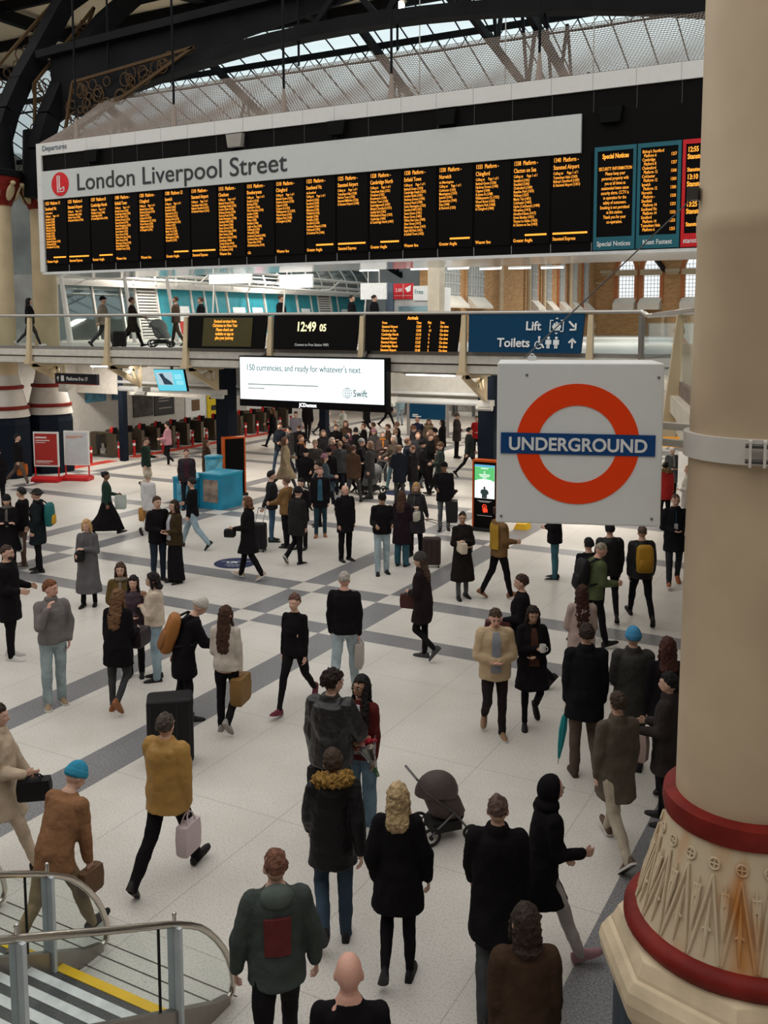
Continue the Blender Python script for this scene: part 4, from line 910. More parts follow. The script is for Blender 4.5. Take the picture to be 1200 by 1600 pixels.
# blue promotional boxes
BB = mat('bright_blue_box', (.015, .22, .36), .45, 0, .1, 10, .25)
for lb, lo, hi in (('bright blue box, taller right half of the pair by the orange kiosk', (-17.75, 21.5, 0), (-16.95, 22.5, 1.0)), ('bright blue box with printed side, left half of the pair', (-18.55, 21.3, 0), (-17.78, 22.3, .86))):
    t = thing('promotional_box', lb, 'box', (lo[0], lo[1], 0)); q = MB(); q.b2(lo, hi); o = q.obj('shell', BB, t)
    q = MB(); q.b2((lo[0]-.01, lo[1]-.01, hi[2]-.04), (hi[0]+.01, hi[1]+.01, hi[2]+.02)); q.obj('rim', mat('blue_rim', (.02, .28, .42), .4), t)
    q = MB(); q.b2((lo[0]+.15, lo[1]-.008, .2), (hi[0]-.12, lo[1], hi[2]-.15)); q.obj('printed_panel', mat('box_print_pale' if 'left' in lb else 'box_print_brown', (.10, .32, .44) if 'left' in lb else (.26, .20, .16), .5, var=.5, vscale=4), t)
t = thing('round_container', 'pale blue round container standing behind the blue boxes', 'container', (-18.2, 22.75, 0)); MB().lathe((-18.2, 22.75, 0), [(.26, 0), (.26, 1.30), (.22, 1.36), (0.02, 1.37)], 20).obj('drum', mat('pale_blue_drum', (.10, .34, .44), .4, var=.5, vscale=6), t, 50)
MB().lathe((-18.2, 22.75, 0), [(.275, 1.27), (.28, 1.34), (.26, 1.345)], 20).obj('lid', mat('blue_rim', (.02, .28, .42), .4), t, 50)
# floor stickers and the yellow block
def sticker(label, x, y, rx_, ry_, rz, lines):
    t = thing('floor_sticker', label, 'sticker', (x, y, .002), rotz=rz)
    MB().rings([[(rx_*math.cos(2*PI*i/40), ry_*math.sin(2*PI*i/40), z) for i in range(40)] for z in (0, .004)]).obj('disc', mat('sticker_navy', (.012, .02, .07), .5), t)
    for s, yy, sz in lines: text(s, (0, yy, .006), sz, LETTERW, t, align='CENTER', tilt=0, name='lettering', bold=.003)
    local_done(t)
sticker('dark navy oval floor sticker with white print, beside the group with the suitcase', -12.92, 16.83, .47, .47, R(28), [('Lift  i', -.02, .19), ('_____________', .14, .10), ('___________', -.16, .07), ('_ _ _', -.28, .12)])
sticker('blue oval floor sticker behind the blond woman holding a suitcase handle', -13.82, 26.35, .46, .46, R(28), [('Lift', -.06, .2)])
y_ = MB(); y_.prism([(-8.72, 23.05, 0), (-8.35, 23.05, 0), (-8.40, 23.1, .14), (-8.66, 23.1, .14)], (.0, .35, 0)); tag(y_.obj('floor_block', YELLOW), 'small yellow block on the floor below the white square sign', 'block')

# ================================================================ STAIR RAILINGS
def stair_rail(X, label, posts):
    t = thing('stair_railing', label, 'railing', (X, 5.7, 0))
    pts = [(X, 5.62, .03), (X, 5.68, .06), (X, 5.70, .14), (X, 5.685, .24), (X, 5.64, .37), (X, 5.58, .49), (X, 5.50, .61), (X, 5.41, .72), (X, 5.31, .82), (X, 5.20, .90), (X, 5.08, .975), (X, 4.95, 1.05), (X, 4.5, 1.28), (X, 3.0, 2.06), (X, 0, 3.62), (X, -2.6, 4.97)]
    MB().tube(pts, .026, 12).obj('handrail', mat('polished_steel_rail', (.62, .57, .50), .18, .95), t, 60)
    q = MB(); q.prism([(X-.006, p[1]-.01 if i < 10 else p[1], p[2]-.02) for i, p in enumerate(pts[1:])] + [(X-.006, -2.6, 4.35), (X-.006, 5.10, .30), (X-.006, 5.45, .10)], (.012, 0, 0)); q.obj('glass_panel', GLASS, t)
    q = MB()
    for yy in (4.86, 3.4, 1.9): q.bar((X, yy, .532*(5.64-yy)-.05), (X, yy, .52*(5.05-yy)+.98), .018, .012, (0, 1, 0))
    q.obj('panel_gap_seal', RUBBER, t)
    q = MB(); q.prism([(X-.03, 5.62, .0), (X-.03, 5.62, .07), (X-.03, 5.46, .12), (X-.03, 5.10, .31), (X-.03, -2.6, 4.40), (X-.03, -2.6, 4.2), (X-.03, 5.12, .10), (X-.03, 5.4, .0)], (.06, 0, 0)); q.obj('skirting', mat('dull_rail_steel', (.30, .27, .24), .35, .7), t)
    for yy in posts:
        q = MB(); q.b2((X-.06, yy-.015, max(0, .165*math.ceil((5.17-yy)/.31))), (X+.06, yy+.015, .52*(5.05-yy)+.98)); q.obj('post', mat('pale_blue_grey_post', (.55, .60, .62), .4), t)
        q = MB(); q.cyl((X, yy, .52*(5.05-yy)+.98), (X, yy, .52*(5.05-yy)+1.07), .014); q.sph((X, yy, .52*(5.05-yy)+1.075), .018); q.obj('rail_stud', STEEL, t, 60)
stair_rail(-4.47, 'curved glass stair railing nearest the bottom edge', (5.03, 3.66, 2.2))
stair_rail(-5.82, 'middle curved glass stair railing beside the yellow step edge', (5.08, 3.2))
stair_rail(-7.10, 'far curved glass stair railing just showing at the left edge', (4.4, 3.0))

# ================================================================ UPPER SHOPS AND CANOPY BEYOND THE GALLERY
FRW = mat('white_facade_frame', (.62, .60, .56), .5)
struct('wall_gallery_inner', MB().b2((-40, 27.3, 4.5), (-39.8, 57, 12)), mat('grey_inner_wall', (.34, .35, .34), .6, var=.4, vscale=.5))
struct('wall_gallery_end', MB().b2((-50, 56.8, 4.5), (-17.0, 57.2, 14)), mat('grey_glazed_end', (.30, .33, .34), .4, var=.4, vscale=.3))
struct('wall_gallery_partition', MB().b2((-39, 29.2, 4.5), (-31.9, 29.4, 7.4)), mat('grey_inner_wall', (.34, .35, .34), .6, var=.4, vscale=.5))
def facade(a, b, z0=4.55, z1=6.95, d=0.):  # leaning strip between two lengths along the hall
    return [(-31.62+d, a, z0), (-31.62+d, b, z0), (-32.02+d, b, z1), (-32.02+d, a, z1)]
TLP = mat('shop_teal', (.03, .235, .29), .45, var=.2, vscale=1.5)
LV = mat('white_louvre', (.66, .65, .62), .6)
FAC = [(30.1, 31.7, 'glass'), (31.74, 33.4, 'glass'), (33.5, 34.3, 'glass'), (34.45, 35.8, 'louvre'), (35.9, 36.7, 'teal'), (36.8, 38.3, 'red'), (38.45, 39.4, 'teal'), (39.5, 40.3, 'teal'), (40.4, 41.2, 'teal'), (41.4, 43.0, 'bluephone'), (43.2, 44.6, 'pink'), (44.8, 46.4, 'teal'), (46.55, 47.9, 'teal'), (48.1, 49.5, 'red'), (49.6, 50.3, 'teal'), (50.4, 51.8, 'louvre'), (51.9, 52.6, 'teal'), (52.7, 54.4, 'bluephone'), (54.5, 56.2, 'teal')]
LB = {('glass', 0): 'glazed shop bay at the left end of the leaning gallery facade', ('glass', 1): 'second glazed shop bay from the left on the leaning facade', ('glass', 2): 'narrow glazed bay left of the white louvred panel', ('louvre', 0): 'white louvred panel between glass bay and teal panels', ('louvre', 1): 'small far white louvred panel among the teal panels', ('teal', 0): 'plain teal panel just right of the near white louvres', ('teal', 1): 'plain teal panel just right of the red phone-shaped poster', ('teal', 2): 'middle plain teal panel of three, beyond the red poster', ('teal', 3): 'last plain teal panel of three, before the blue poster', ('teal', 4): 'plain teal panel just right of the pink poster', ('teal', 5): 'plain teal panel behind the dark walker, left of the far red poster', ('teal', 6): 'narrow teal panel right of the far red poster', ('teal', 7): 'narrow teal panel right of the far white louvres', ('teal', 8): 'teal panel at the far end of the leaning facade', ('red', 0): 'teal panel with large red and white poster, nearest red one', ('red', 1): 'teal panel with far smaller red and white poster', ('pink', 0): 'teal panel with white and pink poster', ('bluephone', 0): 'teal panel with white and grey-blue poster beside the pink one', ('bluephone', 1): 'teal panel with white and bright blue poster near two suited men'}
cnt = {}
for a, b, kd in FAC:
    n_ = cnt.get(kd, 0); cnt[kd] = n_ + 1
    t = thing('shop_bay', LB[(kd, n_)], 'panel', (-31.8, (a+b)/2, 4.5))
    q = MB(); f = facade(a, b)
    if kd == 'glass': q.prism(f, (-.02, 0, 0)); q.obj('pane', GLASSD, t)
    elif kd == 'louvre':
        for i in range(16): z = 4.6 + 2.3*i/16; x = -31.62 - .4*(z-4.55)/2.4; q.box((x, (a+b)/2, z+.05), (.06, b-a-.1, .085))
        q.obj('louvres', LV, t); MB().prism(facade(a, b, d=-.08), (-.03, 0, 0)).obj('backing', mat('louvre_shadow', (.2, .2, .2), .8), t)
    else:
        q.prism(f, (-.06, 0, 0)); q.obj('board', TLP, t)
        if kd != 'teal':
            w = b-a
            MB().prism(facade(a+.2*w, b-.12*w, 4.62, 6.55, .02), (.03, 0, 0)).obj('white_card', LETTERW, t)
            c_ = {'red': (.50, .03, .02), 'pink': (.55, .05, .30), 'bluephone': (.10, .30, .42)}[kd]
            MB().prism(facade(a+.26*w, b-.18*w, 4.75, 6.1, .06), (.02, 0, 0)).obj('colour_block', mat('card_' + kd, c_, .5), t)
    MB().prism(facade(a-.10, a, d=.05), (-.16, 0, 0)).obj('mullion', FRW, t)
q = MB(); q.b2((-32.2, 29.4, 6.95), (-31.7, 56.6, 7.25)); struct('trim_9', q, FRW)
q = MB(); q.b2((-32.2, 29.4, 4.5), (-31.5, 56.6, 4.58)); struct('trim_10', q, FRW)
pr = thing('pipe_rack', 'three long white pipes running above the leaning shop facade', 'pipes', (-31.9, 31, 7.2))
for k, (x, z, rr) in enumerate(((-31.0, 7.55, .09), (-30.2, 7.25, .07), (-29.4, 7.85, .06))):
    q = MB(); q.tube([(x, 27.6, z), (x, 36, z), (x, 56, z-.2)], rr, 8); q.obj('pipe', FRW, pr, 60)
for yy in (31, 37, 43, 49, 55):
    q = MB(); q.tube([(-31.9, yy, 7.2), (-30.2, yy, 7.25), (-29.4, yy, 7.83)], .035, 6); q.bar((-31.2, yy, 7.22), (-31.0, yy, 7.5), .05, .05); q.obj('bracket', FRW, pr)
for k, (a, b, lb) in enumerate([((-29.6, 28.0, 4.5), (-30.0, 28.0, 7.6), 'left'), ((-28.9, 31.0, 4.5), (-29.5, 31.0, 7.8), 'middle'), ((-28.3, 33.0, 4.5), (-28.9, 33.0, 7.8), 'right')]):
    q = MB(); q.cyl(a, b, .08); tag(q.obj('slanting_strut', FRW, None, 60), {'left': 'white slanting strut nearest the cream column on the gallery', 'middle': 'white slanting strut behind the man with the rolling case', 'right': 'white slanting strut left of the louvred panel'}[lb], 'strut')
cn = thing('glazed_canopy', 'barrel-shaped glass canopy with white curved ribs beyond the gallery', 'canopy', (-32, 34, 7.1))
def arc(y, r=3.0, cx=-34.7, cz_=7.1, n=14): return [(cx + r*math.cos(.62*PI*i/n), y, cz_ + r*.85*math.sin(.62*PI*i/n)) for i in range(n+1)]
for y in [34 + 1.5*i for i in range(16)]: MB().tube(arc(y), .07, 6).obj('rib', FRW, cn, 60)
a_, b_ = arc(34, 2.98), arc(56.5, 2.98); q = MB()
bi = len(q.V); q.V += [Vector(p) for p in a_] + [Vector(p) for p in b_]
for i in range(len(a_)-1): q._f(i, i+1, len(a_)+i+1, len(a_)+i)
gs_ = q.obj('glass_skin', GLASSD, cn, 180); sl_ = gs_.modifiers.new('thickness', 'SOLIDIFY'); sl_.thickness = .02; BAKE.append(gs_)
q = MB()
for i in (2, 5, 8, 11): p, r_ = arc(34)[i], arc(56.5)[i]; q.cyl(p, r_, .04, n=6)
q.obj('long_rail', FRW, cn)
for k, (x0, x1, z0, z1, y) in enumerate([(-22.45, -20.55, 6.72, 7.22, 28.0), (-19.35, -17.98, 6.52, 6.98, 28.0), (-17.35, -16.3, 6.14, 6.72, 30.2)]):
    t = thing('blank_board', ['blank white hanging board, leftmost below the departures board', 'blank white hanging board between the leftmost one and the two suited men', 'blank white hanging board beside the two men in dark suits'][k], 'board', ((x0+x1)/2, y, z0))
    MB().b2((x0, y, z0), (x1, y+.08, z1)).obj('panel', LETTERW, t); q = MB(); q.cyl((x0+.3, y+.04, z1), (x0+.3, y+.04, 9.2), .02); q.cyl((x1-.3, y+.04, z1), (x1-.3, y+.04, 9.2), .02); q.cyl((x0+.02, y+.04, 4.5), (x0+.2, y+.04, z0), .03); q.obj('hanger', FRW, t)
t = thing('gallery_shop', 'small gallery shop with red panel and white Free sign', 'shop', (-15.8, 31, 4.5))
MB().b2((-16.85, 31.2, 4.5), (-15.06, 33, 6.6)).obj('booth', mat('booth_grey_white', (.52, .53, .53), .6), t); MB().b2((-16.8, 31.1, 4.5), (-16.5, 31.2, 6.75)).obj('end_panel', mat('slate_blue_panel', (.09, .12, .17), .6), t)
o = MB().b2((-16.48, 31.1, 6.16), (-15.70, 31.2, 6.72)).obj('red_panel', mat('shop_red', (.55, .015, .025), .5), t); text('2.00', (-16.4, 31.09, 6.42), .18, LETTERW, o, xs=.9); q = MB(); q.b2((-16.08, 31.085, 6.2), (-16.07, 31.1, 6.7)); q.prism([(-16.0, 31.09, 6.55), (-15.76, 31.09, 6.66), (-15.78, 31.09, 6.45), (-15.9, 31.09, 6.40)], (0, -.01, 0)); q.b2((-16.44, 31.09, 6.28), (-15.75, 31.1, 6.29)); q.obj('white_marks', LETTERW, o)
o = MB().b2((-15.68, 31.1, 6.10), (-15.04, 31.2, 6.62)).obj('white_panel', LETTERW, t); text('Free', (-15.62, 31.09, 6.33), .24, mat('teal_letters', (.04, .20, .24), .5), o, xs=.8)
MB().b2((-16.3, 31.15, 4.6), (-15.1, 31.2, 5.9)).obj('counter_opening', mat('blue_grey_counter', (.22, .34, .38), .3, var=.4, vscale=2), t)
for k, lx in enumerate((-23, -18.5, -14)):  # unseen fixtures added to go with the fill lights behind the board
    t = thing('added_fill_lamp', 'added fill lamp on the rear face of the departures board, %s from its Departures end' % ORD[k], 'lamp', (lx, 25.5, 8.45))
    q = MB(); q.box((lx, 25.62, 8.5), (1.7, .34, .06)); q.bar((lx, 25.38, 8.6), (lx, 25.62, 8.52), .05, .05); q.obj('housing', WHITE, t); q = MB(); q.box((lx, 25.62, 8.465), (1.6, .2, .01)); q.obj('diffuser', TUBE, t)
for k, (x, y, z) in enumerate([(-16.35, 33, 7.35), (-14.8, 33, 7.33), (-12.37, 33, 7.27), (-11.15, 33, 7.25), (-18.6, 33, 7.36), (-13.5, 33, 7.28)]):
    t = thing('hanging_strip_light', 'lit white strip lamp on the upper hall truss, %s' % ['second from the canopy', 'third from the canopy', 'second from the brick windows', 'nearest the brick windows', 'nearest the canopy', 'in the middle of the run'][k], 'lamp', (x, y, z), 'strip lamps in the upper hall')
    MB().b2((x-.42, y, z), (x+.42, y+.12, z+.06)).obj('housing', WHITE, t); MB().b2((x-.40, y+.01, z-.04), (x+.40, y+.11, z)).obj('tube', TUBE, t); q = MB(); q.cyl((x, y+.06, z+.06), (x, y+.06, 7.5), .012, n=6); q.obj('hanger', DARKSTEEL, t)
q = MB()
for i in range(16):
    x = -17.5 + .5*i; q.bar((x, 33.06, 7.5), (x+.25, 33.06, 7.8), .03, .03); q.bar((x+.25, 33.06, 7.8), (x+.5, 33.06, 7.5), .03, .03)
q.bar((-20.0, 33.06, 7.5), (-9.5, 33.06, 7.5), .04, .04); q.bar((-20, 33.06, 7.8), (-9.5, 33.06, 7.8), .04, .04)
for x in (-16.4, -13, -9.8): q.cyl((x, 33.06, 7.5), (x, 33.06, 19.9), .02, n=6)
tag(q.obj('lighting_truss', FRW), 'light lattice truss carrying strip lamps in the upper hall', 'truss')
t = thing('floodlight', 'bright lamp glowing up in the station roof', 'lamp', (-17.9, 34.4, 17.4)); MB().sph((-17.9, 34.4, 17.6), .16).obj('bulb', emit('warm_floodlight', (1, .82, .5), 30.), t, 180); MB().lathe((-17.9, 34.4, 0), [(.05, 18.0), (.24, 17.85), (.26, 17.72)], 16).obj('shade', IRON, t)
q = MB(); q.cyl((-17.9, 34.4, 18), (-17.9, 34.4, 19.5), .03); q.obj('hanger', IRON, t)

t = thing('gallery_screen', 'pale lit advert screen showing a curly-haired person, behind the shorter railing', 'screen', (-5.5, 26.2, 4.5))
MB().b2((-6.2, 26.2, 4.44), (-4.2, 26.35, 5.32)).obj('housing', WHITE, t); o = MB().b2((-6.1, 26.18, 4.75), (-4.3, 26.2, 5.28)).obj('lit_screen', emit('pale_advert', (.72, .84, .85), .75), t)
q = MB(); q.sph((-5.3, 26.17, 5.08), (.15, .015, .15), 14, 10); q.obj('pictured_hair', emit('advert_brown', (.06, .03, .025), .5), o)
q = MB(); q.sph((-5.28, 26.16, 5.03), (.065, .015, .085), 12, 8); q.prism([(-5.52, 26.17, 4.76), (-5.05, 26.17, 4.76), (-5.15, 26.17, 4.90), (-5.40, 26.17, 4.90)], (0, -.008, 0)); q.obj('pictured_person', emit('advert_pink', (.62, .32, .28), .6), o)

# ================================================================ PEOPLE
SKIN = [mat('skin_fair', (.56, .34, .25), .55, var=.06), mat('skin_olive', (.40, .23, .15), .55, var=.06), mat('skin_brown', (.20, .105, .06), .55, var=.06), mat('skin_pink', (.60, .33, .25), .5, var=.08)]
EYEM = mat('eye_dark', (.02, .014, .01), .2); EYEW = mat('eye_white', (.6, .58, .55), .3); LIPM = mat('lips', (.30, .10, .085), .5)
REMESH = []
ARM = {'down': ((.10, .02, -1), (.03, .14, -1)), 'fwd': ((.12, .42, -1), (.0, .62, -1)), 'back': ((.14, -.42, -1), (.08, -.15, -1)), 'pocket': ((.30, -.20, -1), (-.10, .32, -.85)),
       'phone': ((.14, .18, -1), (-.38, .85, .25)), 'chest': ((.18, .22, -1), (-.80, .50, .25)), 'fold': ((.22, .32, -1), (-1, .35, .08)), 'chin': ((.10, .55, -.75), (-.42, .12, .95)), 'strap': ((.26, .12, -1), (-.35, .40, .8)),
       'hold': ((.12, .05, -1), (-.08, 1, -.12)), 'pull': ((.16, -.38, -1), (.12, -.50, -1)), 'hug': ((.34, .30, -1), (-.20, 1, -.05)), 'push': ((.10, .42, -.9), (0, 1, -.25)), 'wide': ((.32, .05, -1), (.10, .2, -1)), 'belly': ((.20, .10, -1), (-.75, .62, -.15))}
MIR = Matrix(((-1, 0, 0), (0, 1, 0), (0, 0, 1)))
def lerp(a, b, t): return a + (b-a)*t
def interp(tab, z):
    if z <= tab[0][0]: return tab[0][1:]
    for p, q in zip(tab, tab[1:]):
        if z <= q[0]:
            t = (z-p[0])/(q[0]-p[0]); return tuple(lerp(a, b, t) for a, b in zip(p[1:], q[1:]))
    return tab[-1][1:]
TORSO = {'m': [(.84, .155, .115, 0), (.93, .168, .120, 0), (1.06, .150, .105, .005), (1.20, .160, .113, .005), (1.32, .168, .112, 0), (1.40, .140, .086, -.01), (1.45, .085, .072, -.012), (1.50, .058, .058, -.01)],
         'f': [(.84, .160, .118, 0), (.93, .168, .122, 0), (1.06, .128, .098, .005), (1.20, .142, .115, .012), (1.30, .144, .110, .008), (1.39, .120, .082, -.01), (1.44, .075, .065, -.012), (1.49, .052, .052, -.01)]}
STRIDE = {'stand': ((0, 2), (0, 2)), 'ease': ((7, 6), (-2, 3)), 'walk': ((26, 6), (-20, 24)), 'walkm': ((-20, 24), (26, 6)), 'step': ((15, 4), (-12, 18)), 'stepm': ((-12, 18), (15, 4)), 'pass': ((2, 2), (14, 62)), 'passm': ((14, 62), (2, 2)), 'crossed': ((3, 2), (-3, 4)), 'sit': ((84, 86), (82, 84))}
def person(label, loc, head=0., H=1.72, sex='m', pose='stand', arms=('down', 'down'), look=(0, 0), lean=0., skin=0, top=(.012, .011, .012), kind='wool', hem=.82, fit=.022, flare=.02, leg=(.02, .022, .028), legk='denim', width=1.0, shoe=(.015, .013, .012), sole=None,
           hair='short', hairc=(.035, .022, .015), hairlen=1.30, skirt=None, shirt=None, extra=(), q=.011, face=True, bare=False):
    s = H/1.72; x0, y0, z0 = loc
    root = thing('person', label, 'person', loc)
    root.rotation_euler = (0, 0, R(28.5 - head)); WLOC[root.name] = Vector((0, 0, 0)); root['_local'] = 1
    hz, hx = .925, .085 if sex == 'f' else .09
    (a1, k1), (a2, k2) = STRIDE[pose]
    legs = {}
    for sd, a, k in ((1, a1, k1), (-1, a2, k2)):
        hip = Vector((sd*hx, 0, hz)); A = R(a); kn = hip + .43*Vector((sd*.02, math.sin(A), -math.cos(A))); B = R(a-k)
        an = kn + .42*Vector((sd*.01, math.sin(B), -math.cos(B)))
        fp = 0 if abs(a-k) < 9 else (R(-16) if a-k > 8 else R(min(58, -(a-k)*1.05)))
        if pose == 'sit': fp = 0
        d = Vector((sd*.14, math.cos(fp), -math.sin(fp))).normalized(); u = Vector((0, math.sin(fp), math.cos(fp)))
        legs[sd] = (hip, kn, an, d, u)
    low = min(min((an + d*t - u*.075).z for t in (-.06, .06, .19)) for hip, kn, an, d, u in legs.values())
    dz = -low
    for sd in legs: hip, kn, an, d, u = legs[sd]; o = Vector((0, 0, dz)); legs[sd] = (hip+o, kn+o, an+o, d, u)
    hz += dz; up_ = dz
    LA = R(lean)
    def U(v):
        t = max(0, min(1, (v.z - up_ - .90)/.22)); a = LA*t; y, z = v.y, v.z - hz
        return Vector((v.x, y*math.cos(a) + z*math.sin(a), hz - y*math.sin(a) + z*math.cos(a)))
    HM = Matrix.Rotation(R(-look[0]), 3, 'Z') @ Matrix.Rotation(R(-look[1]), 3, 'X')
    nk = Vector((0, -.005, 1.49 + up_))
    def Hd(v): return U(nk + HM @ (Vector(v) + Vector((0, 0, up_)) - nk))
    fit *= .62; sx = .160 if sex == 'm' else .138
    armj = {}
    for sd, nm in ((-1, arms[0]), (1, arms[1])):
        ua, fa = (Vector(v) for v in ARM[nm])
        if sd < 0: ua, fa = MIR @ ua, MIR @ fa
        ua.normalize(); fa.normalize()
        sh = U(Vector((sd*sx, -.005, 1.385 + up_)))
        el = sh + ua*.285; wr = el + fa*.25
        armj[sd] = (sh, el, wr, fa)
    tor = TORSO[sex]
    # ---- body: one continuous surface
    m = MB()
    st = m.mark()
    m.rings([[Vector((rx_*math.cos(2*PI*i/14), cy + ry_*math.sin(2*PI*i/14), z + up_)) for i in range(14)] for z, rx_, ry_, cy in tor]); m.xf(st, U)
    for sd in (1, -1):
        hip, kn, an, d, u = legs[sd]; lr = .74 if not bare else 1; m.caps(hip, .085*lr, kn, .056*lr); m.caps(kn, .055*lr, kn.lerp(an, .35)+Vector((0, -.010, 0)), .056*lr); m.caps(kn.lerp(an, .35)+Vector((0, -.010, 0)), .056*lr, an, .036*lr)
        m.caps(an - u*.035 - d*.02, .028, an + d*.12 - u*.058, .016)
        sh, el, wr, fa = armj[sd]; m.caps(sh, .050, el, .038); m.caps(el, .038, wr, .026)
        ref = Vector((0, 1, 0)) if abs(fa.y) < .75 else Vector((0, 0, 1))
        t_ = (ref - fa*ref.dot(fa)).normalized(); n_ = fa.cross(t_)
        if (n_.x*sd > 0 and abs(fa.y) < .75) or (abs(fa.y) >= .75 and n_.x*sd > 0): n_ = -n_
        fr = max(.0085, q*.78)
        for i, (off, ln) in enumerate(((.030, .066), (.010, .075), (-.010, .070), (-.029, .054))):
            if q > .012: off *= 1.15
            k0 = wr + fa*.082 + t_*off; m.caps(wr + fa*.012 + t_*off*.55, .016, k0, .013, 6)
            k1_ = k0 + (fa*.9 + n_*.42 + t_*off*1.5).normalized()*ln*.55; k2_ = k1_ + (fa*.5 + n_*.85).normalized()*ln*.5
            m.caps(k0, fr*1.15, k1_, fr, 6); m.caps(k1_, fr, k2_, fr*.9, 6)
        tb = wr + fa*.025 + t_*.022; t1 = tb + (fa*.6 + t_*.75 + n_*.15).normalized()*.045; m.caps(tb, .015, t1, fr*1.15, 6); m.caps(t1, fr*1.15, t1 + (fa*.9 + n_*.35).normalized()*.032, fr, 6)
    st = m.mark()
    m.caps((0, -.012, 1.40), .056 if sex == 'm' else .048, (0, .0, 1.53), .052 if sex == 'm' else .044)
    m.sph((0, .0, 1.622), (.076, .096, .100), 16, 10); m.sph((0, .030, 1.558), (.057, .062, .062), 14, 8); m.sph((0, .062, 1.535), (.032, .028, .026), 10, 6)
    m.caps((0, .090, 1.612), .012, (0, .108, 1.578), .016, 8); m.sph((0, .086, 1.628), (.058, .018, .013), 10, 6); m.sph((.030, .074, 1.577), (.022, .022, .02), 8, 6); m.sph((-.030, .074, 1.577), (.022, .022, .02), 8, 6); m.sph((0, .092, 1.548), (.022, .012, .011), 8, 6)
    for sd in (1, -1): m.sph((sd*.076, -.004, 1.598), (.012, .020, .032), 8, 6)
    m.V[st:] = [Hd(v) for v in m.V[st:]]
    m.V = [v*s for v in m.V]
    o = m.obj('body', SKIN[skin], root, 180); REMESH.append((o, q, 1, 0, 0))
    # ---- face
    if face:
        for sd in (1, -1):
            e = MB(); e.mi = 0; e.sph((sd*.030, .088, 1.606), (.0145, .010, .0085), 10, 6); e.mi = 1; e.sph((sd*.030, .0945, 1.606), (.0078, .006, .0080), 8, 6)
            e.V = [Hd(v)*s for v in e.V]; e.obj('eye', [EYEW, EYEM], root, 180)
            e = MB(); e.tube([(sd*.014, .1035, 1.630), (sd*.030, .102, 1.636), (sd*.047, .090, 1.630)], [.0045, .005, .003], 5); e.V = [Hd(v)*s for v in e.V]; e.obj('eyebrow', cloth(hairc if hair != 'bald' else (.12, .08, .06), 'hair'), root, 180)
        e = MB(); e.sph((0, .1005, 1.5525), (.021, .008, .0045), 10, 6); e.sph((0, .1000, 1.5445), (.018, .008, .0045), 10, 6); e.V = [Hd(v)*s for v in e.V]; e.obj('mouth', LIPM, root, 180)
    # ---- legs
    def legpt(sd, z):
        hip, kn, an, d, u = legs[sd]
        if z > kn.z: t = (hip.z-z)/max(1e-3, hip.z-kn.z); return hip.lerp(kn, max(0, min(1, t)))
        t = (kn.z-z)/max(1e-3, kn.z-an.z); return kn.lerp(an, max(0, min(1, t)))
    mt = cloth(leg, legk)
    if not bare:
        m = MB(); st = m.mark()
        m.rings([[Vector((rx_*math.cos(2*PI*i/14), ry_*math.sin(2*PI*i/14) + cy, z+up_)) for i in range(14)] for z, rx_, ry_, cy in ((.80, .10, .09, 0), (.86, .170, .124, 0), (.95, .178, .128, 0), (1.05, .160, .115, .005))]); m.xf(st, U)
        w = width
        for sd in (1, -1):
            hip, kn, an, d, u = legs[sd]
            m.caps(hip + Vector((0, 0, -.01)), .098, kn, .066*(.55+.45*w)); cf = an - (kn-an).normalized()*-.0 + (an-kn).normalized()*(.035 if w > .8 else .0)
            cfm = kn.lerp(an, .35)+Vector((0, -.010, 0)); m.caps(kn, .066*(.55+.45*w), cfm, .062*(.5+.5*w)); m.caps(cfm, .062*(.5+.5*w), cf, .050*(.25+.75*w))
        m.V = [v*s for v in m.V]
        for i, v in enumerate(m.V):
            if v.z < .028*s: m.V[i] = Vector((v.x, v.y, .028*s))
        o = m.obj('trousers', mt, root, 180); REMESH.append((o, q*1.15, 2, .012, .10))
    # ---- shoes
    for sd in (1, -1):
        hip, kn, an, d, u = legs[sd]; sd_v = u.cross(d).normalized(); m = MB(); rr = []
        for t, w, h in ((-.085, .020, .040), (-.075, .032, .085), (-.02, .038, .105), (.04, .041, .090), (.10, .046, .060), (.155, .044, .046), (.19, .030, .034), (.205, .012, .022)):
            c = an + d*t - u*.078
            rr.append([c + sd_v*w*math.cos(a) + u*max(0, h*math.sin(a)) for a in [2*PI*i/12 for i in range(12)]])
        m.rings(rr); m.V = [v*s for v in m.V]; so = m.obj('shoe', cloth(shoe, 'puffer'), root, 70)
        if sole:
            m = MB(); rr = []
            for t, w in ((-.09, .018), (-.078, .036), (-.02, .040), (.04, .043), (.10, .049), (.16, .047), (.198, .030), (.212, .010)):
                c = an + d*t - u*.078; rr.append([c + sd_v*w + u*.022, c - sd_v*w + u*.022, c - sd_v*w, c + sd_v*w])
            m.rings(rr); m.V = [v*s for v in m.V]; m.obj('sole', cloth(sole, 'puffer'), so, 40)
    # ---- skirt
    if skirt:
        zl, c_, fl = skirt; m = MB(); rr = []
        for k in range(7):
            z = lerp(1.02, zl, k/6) + up_; l1, l2 = legpt(1, z), legpt(-1, z); cy = (l1.y+l2.y)/2; rx_ = .15 + fl*k/6 + max(0, (abs(l1.x-l2.x)/2 - .085)); ry_ = .118 + abs(l1.y-l2.y)/2*.95 + fl*.6*k/6
            rr.append([Vector(((rx_ + .012*math.sin(9*t)*k/6)*math.cos(t), cy + (ry_ + .012*math.sin(9*t)*k/6)*math.sin(t), z)) for t in [2*PI*i/36 for i in range(36)]])
        m.rings(rr); m.V = [v*s for v in m.V]; o = m.obj('skirt', cloth(c_, 'wool'), root, 180); REMESH.append((o, q*1.1, 1, .01, .1))
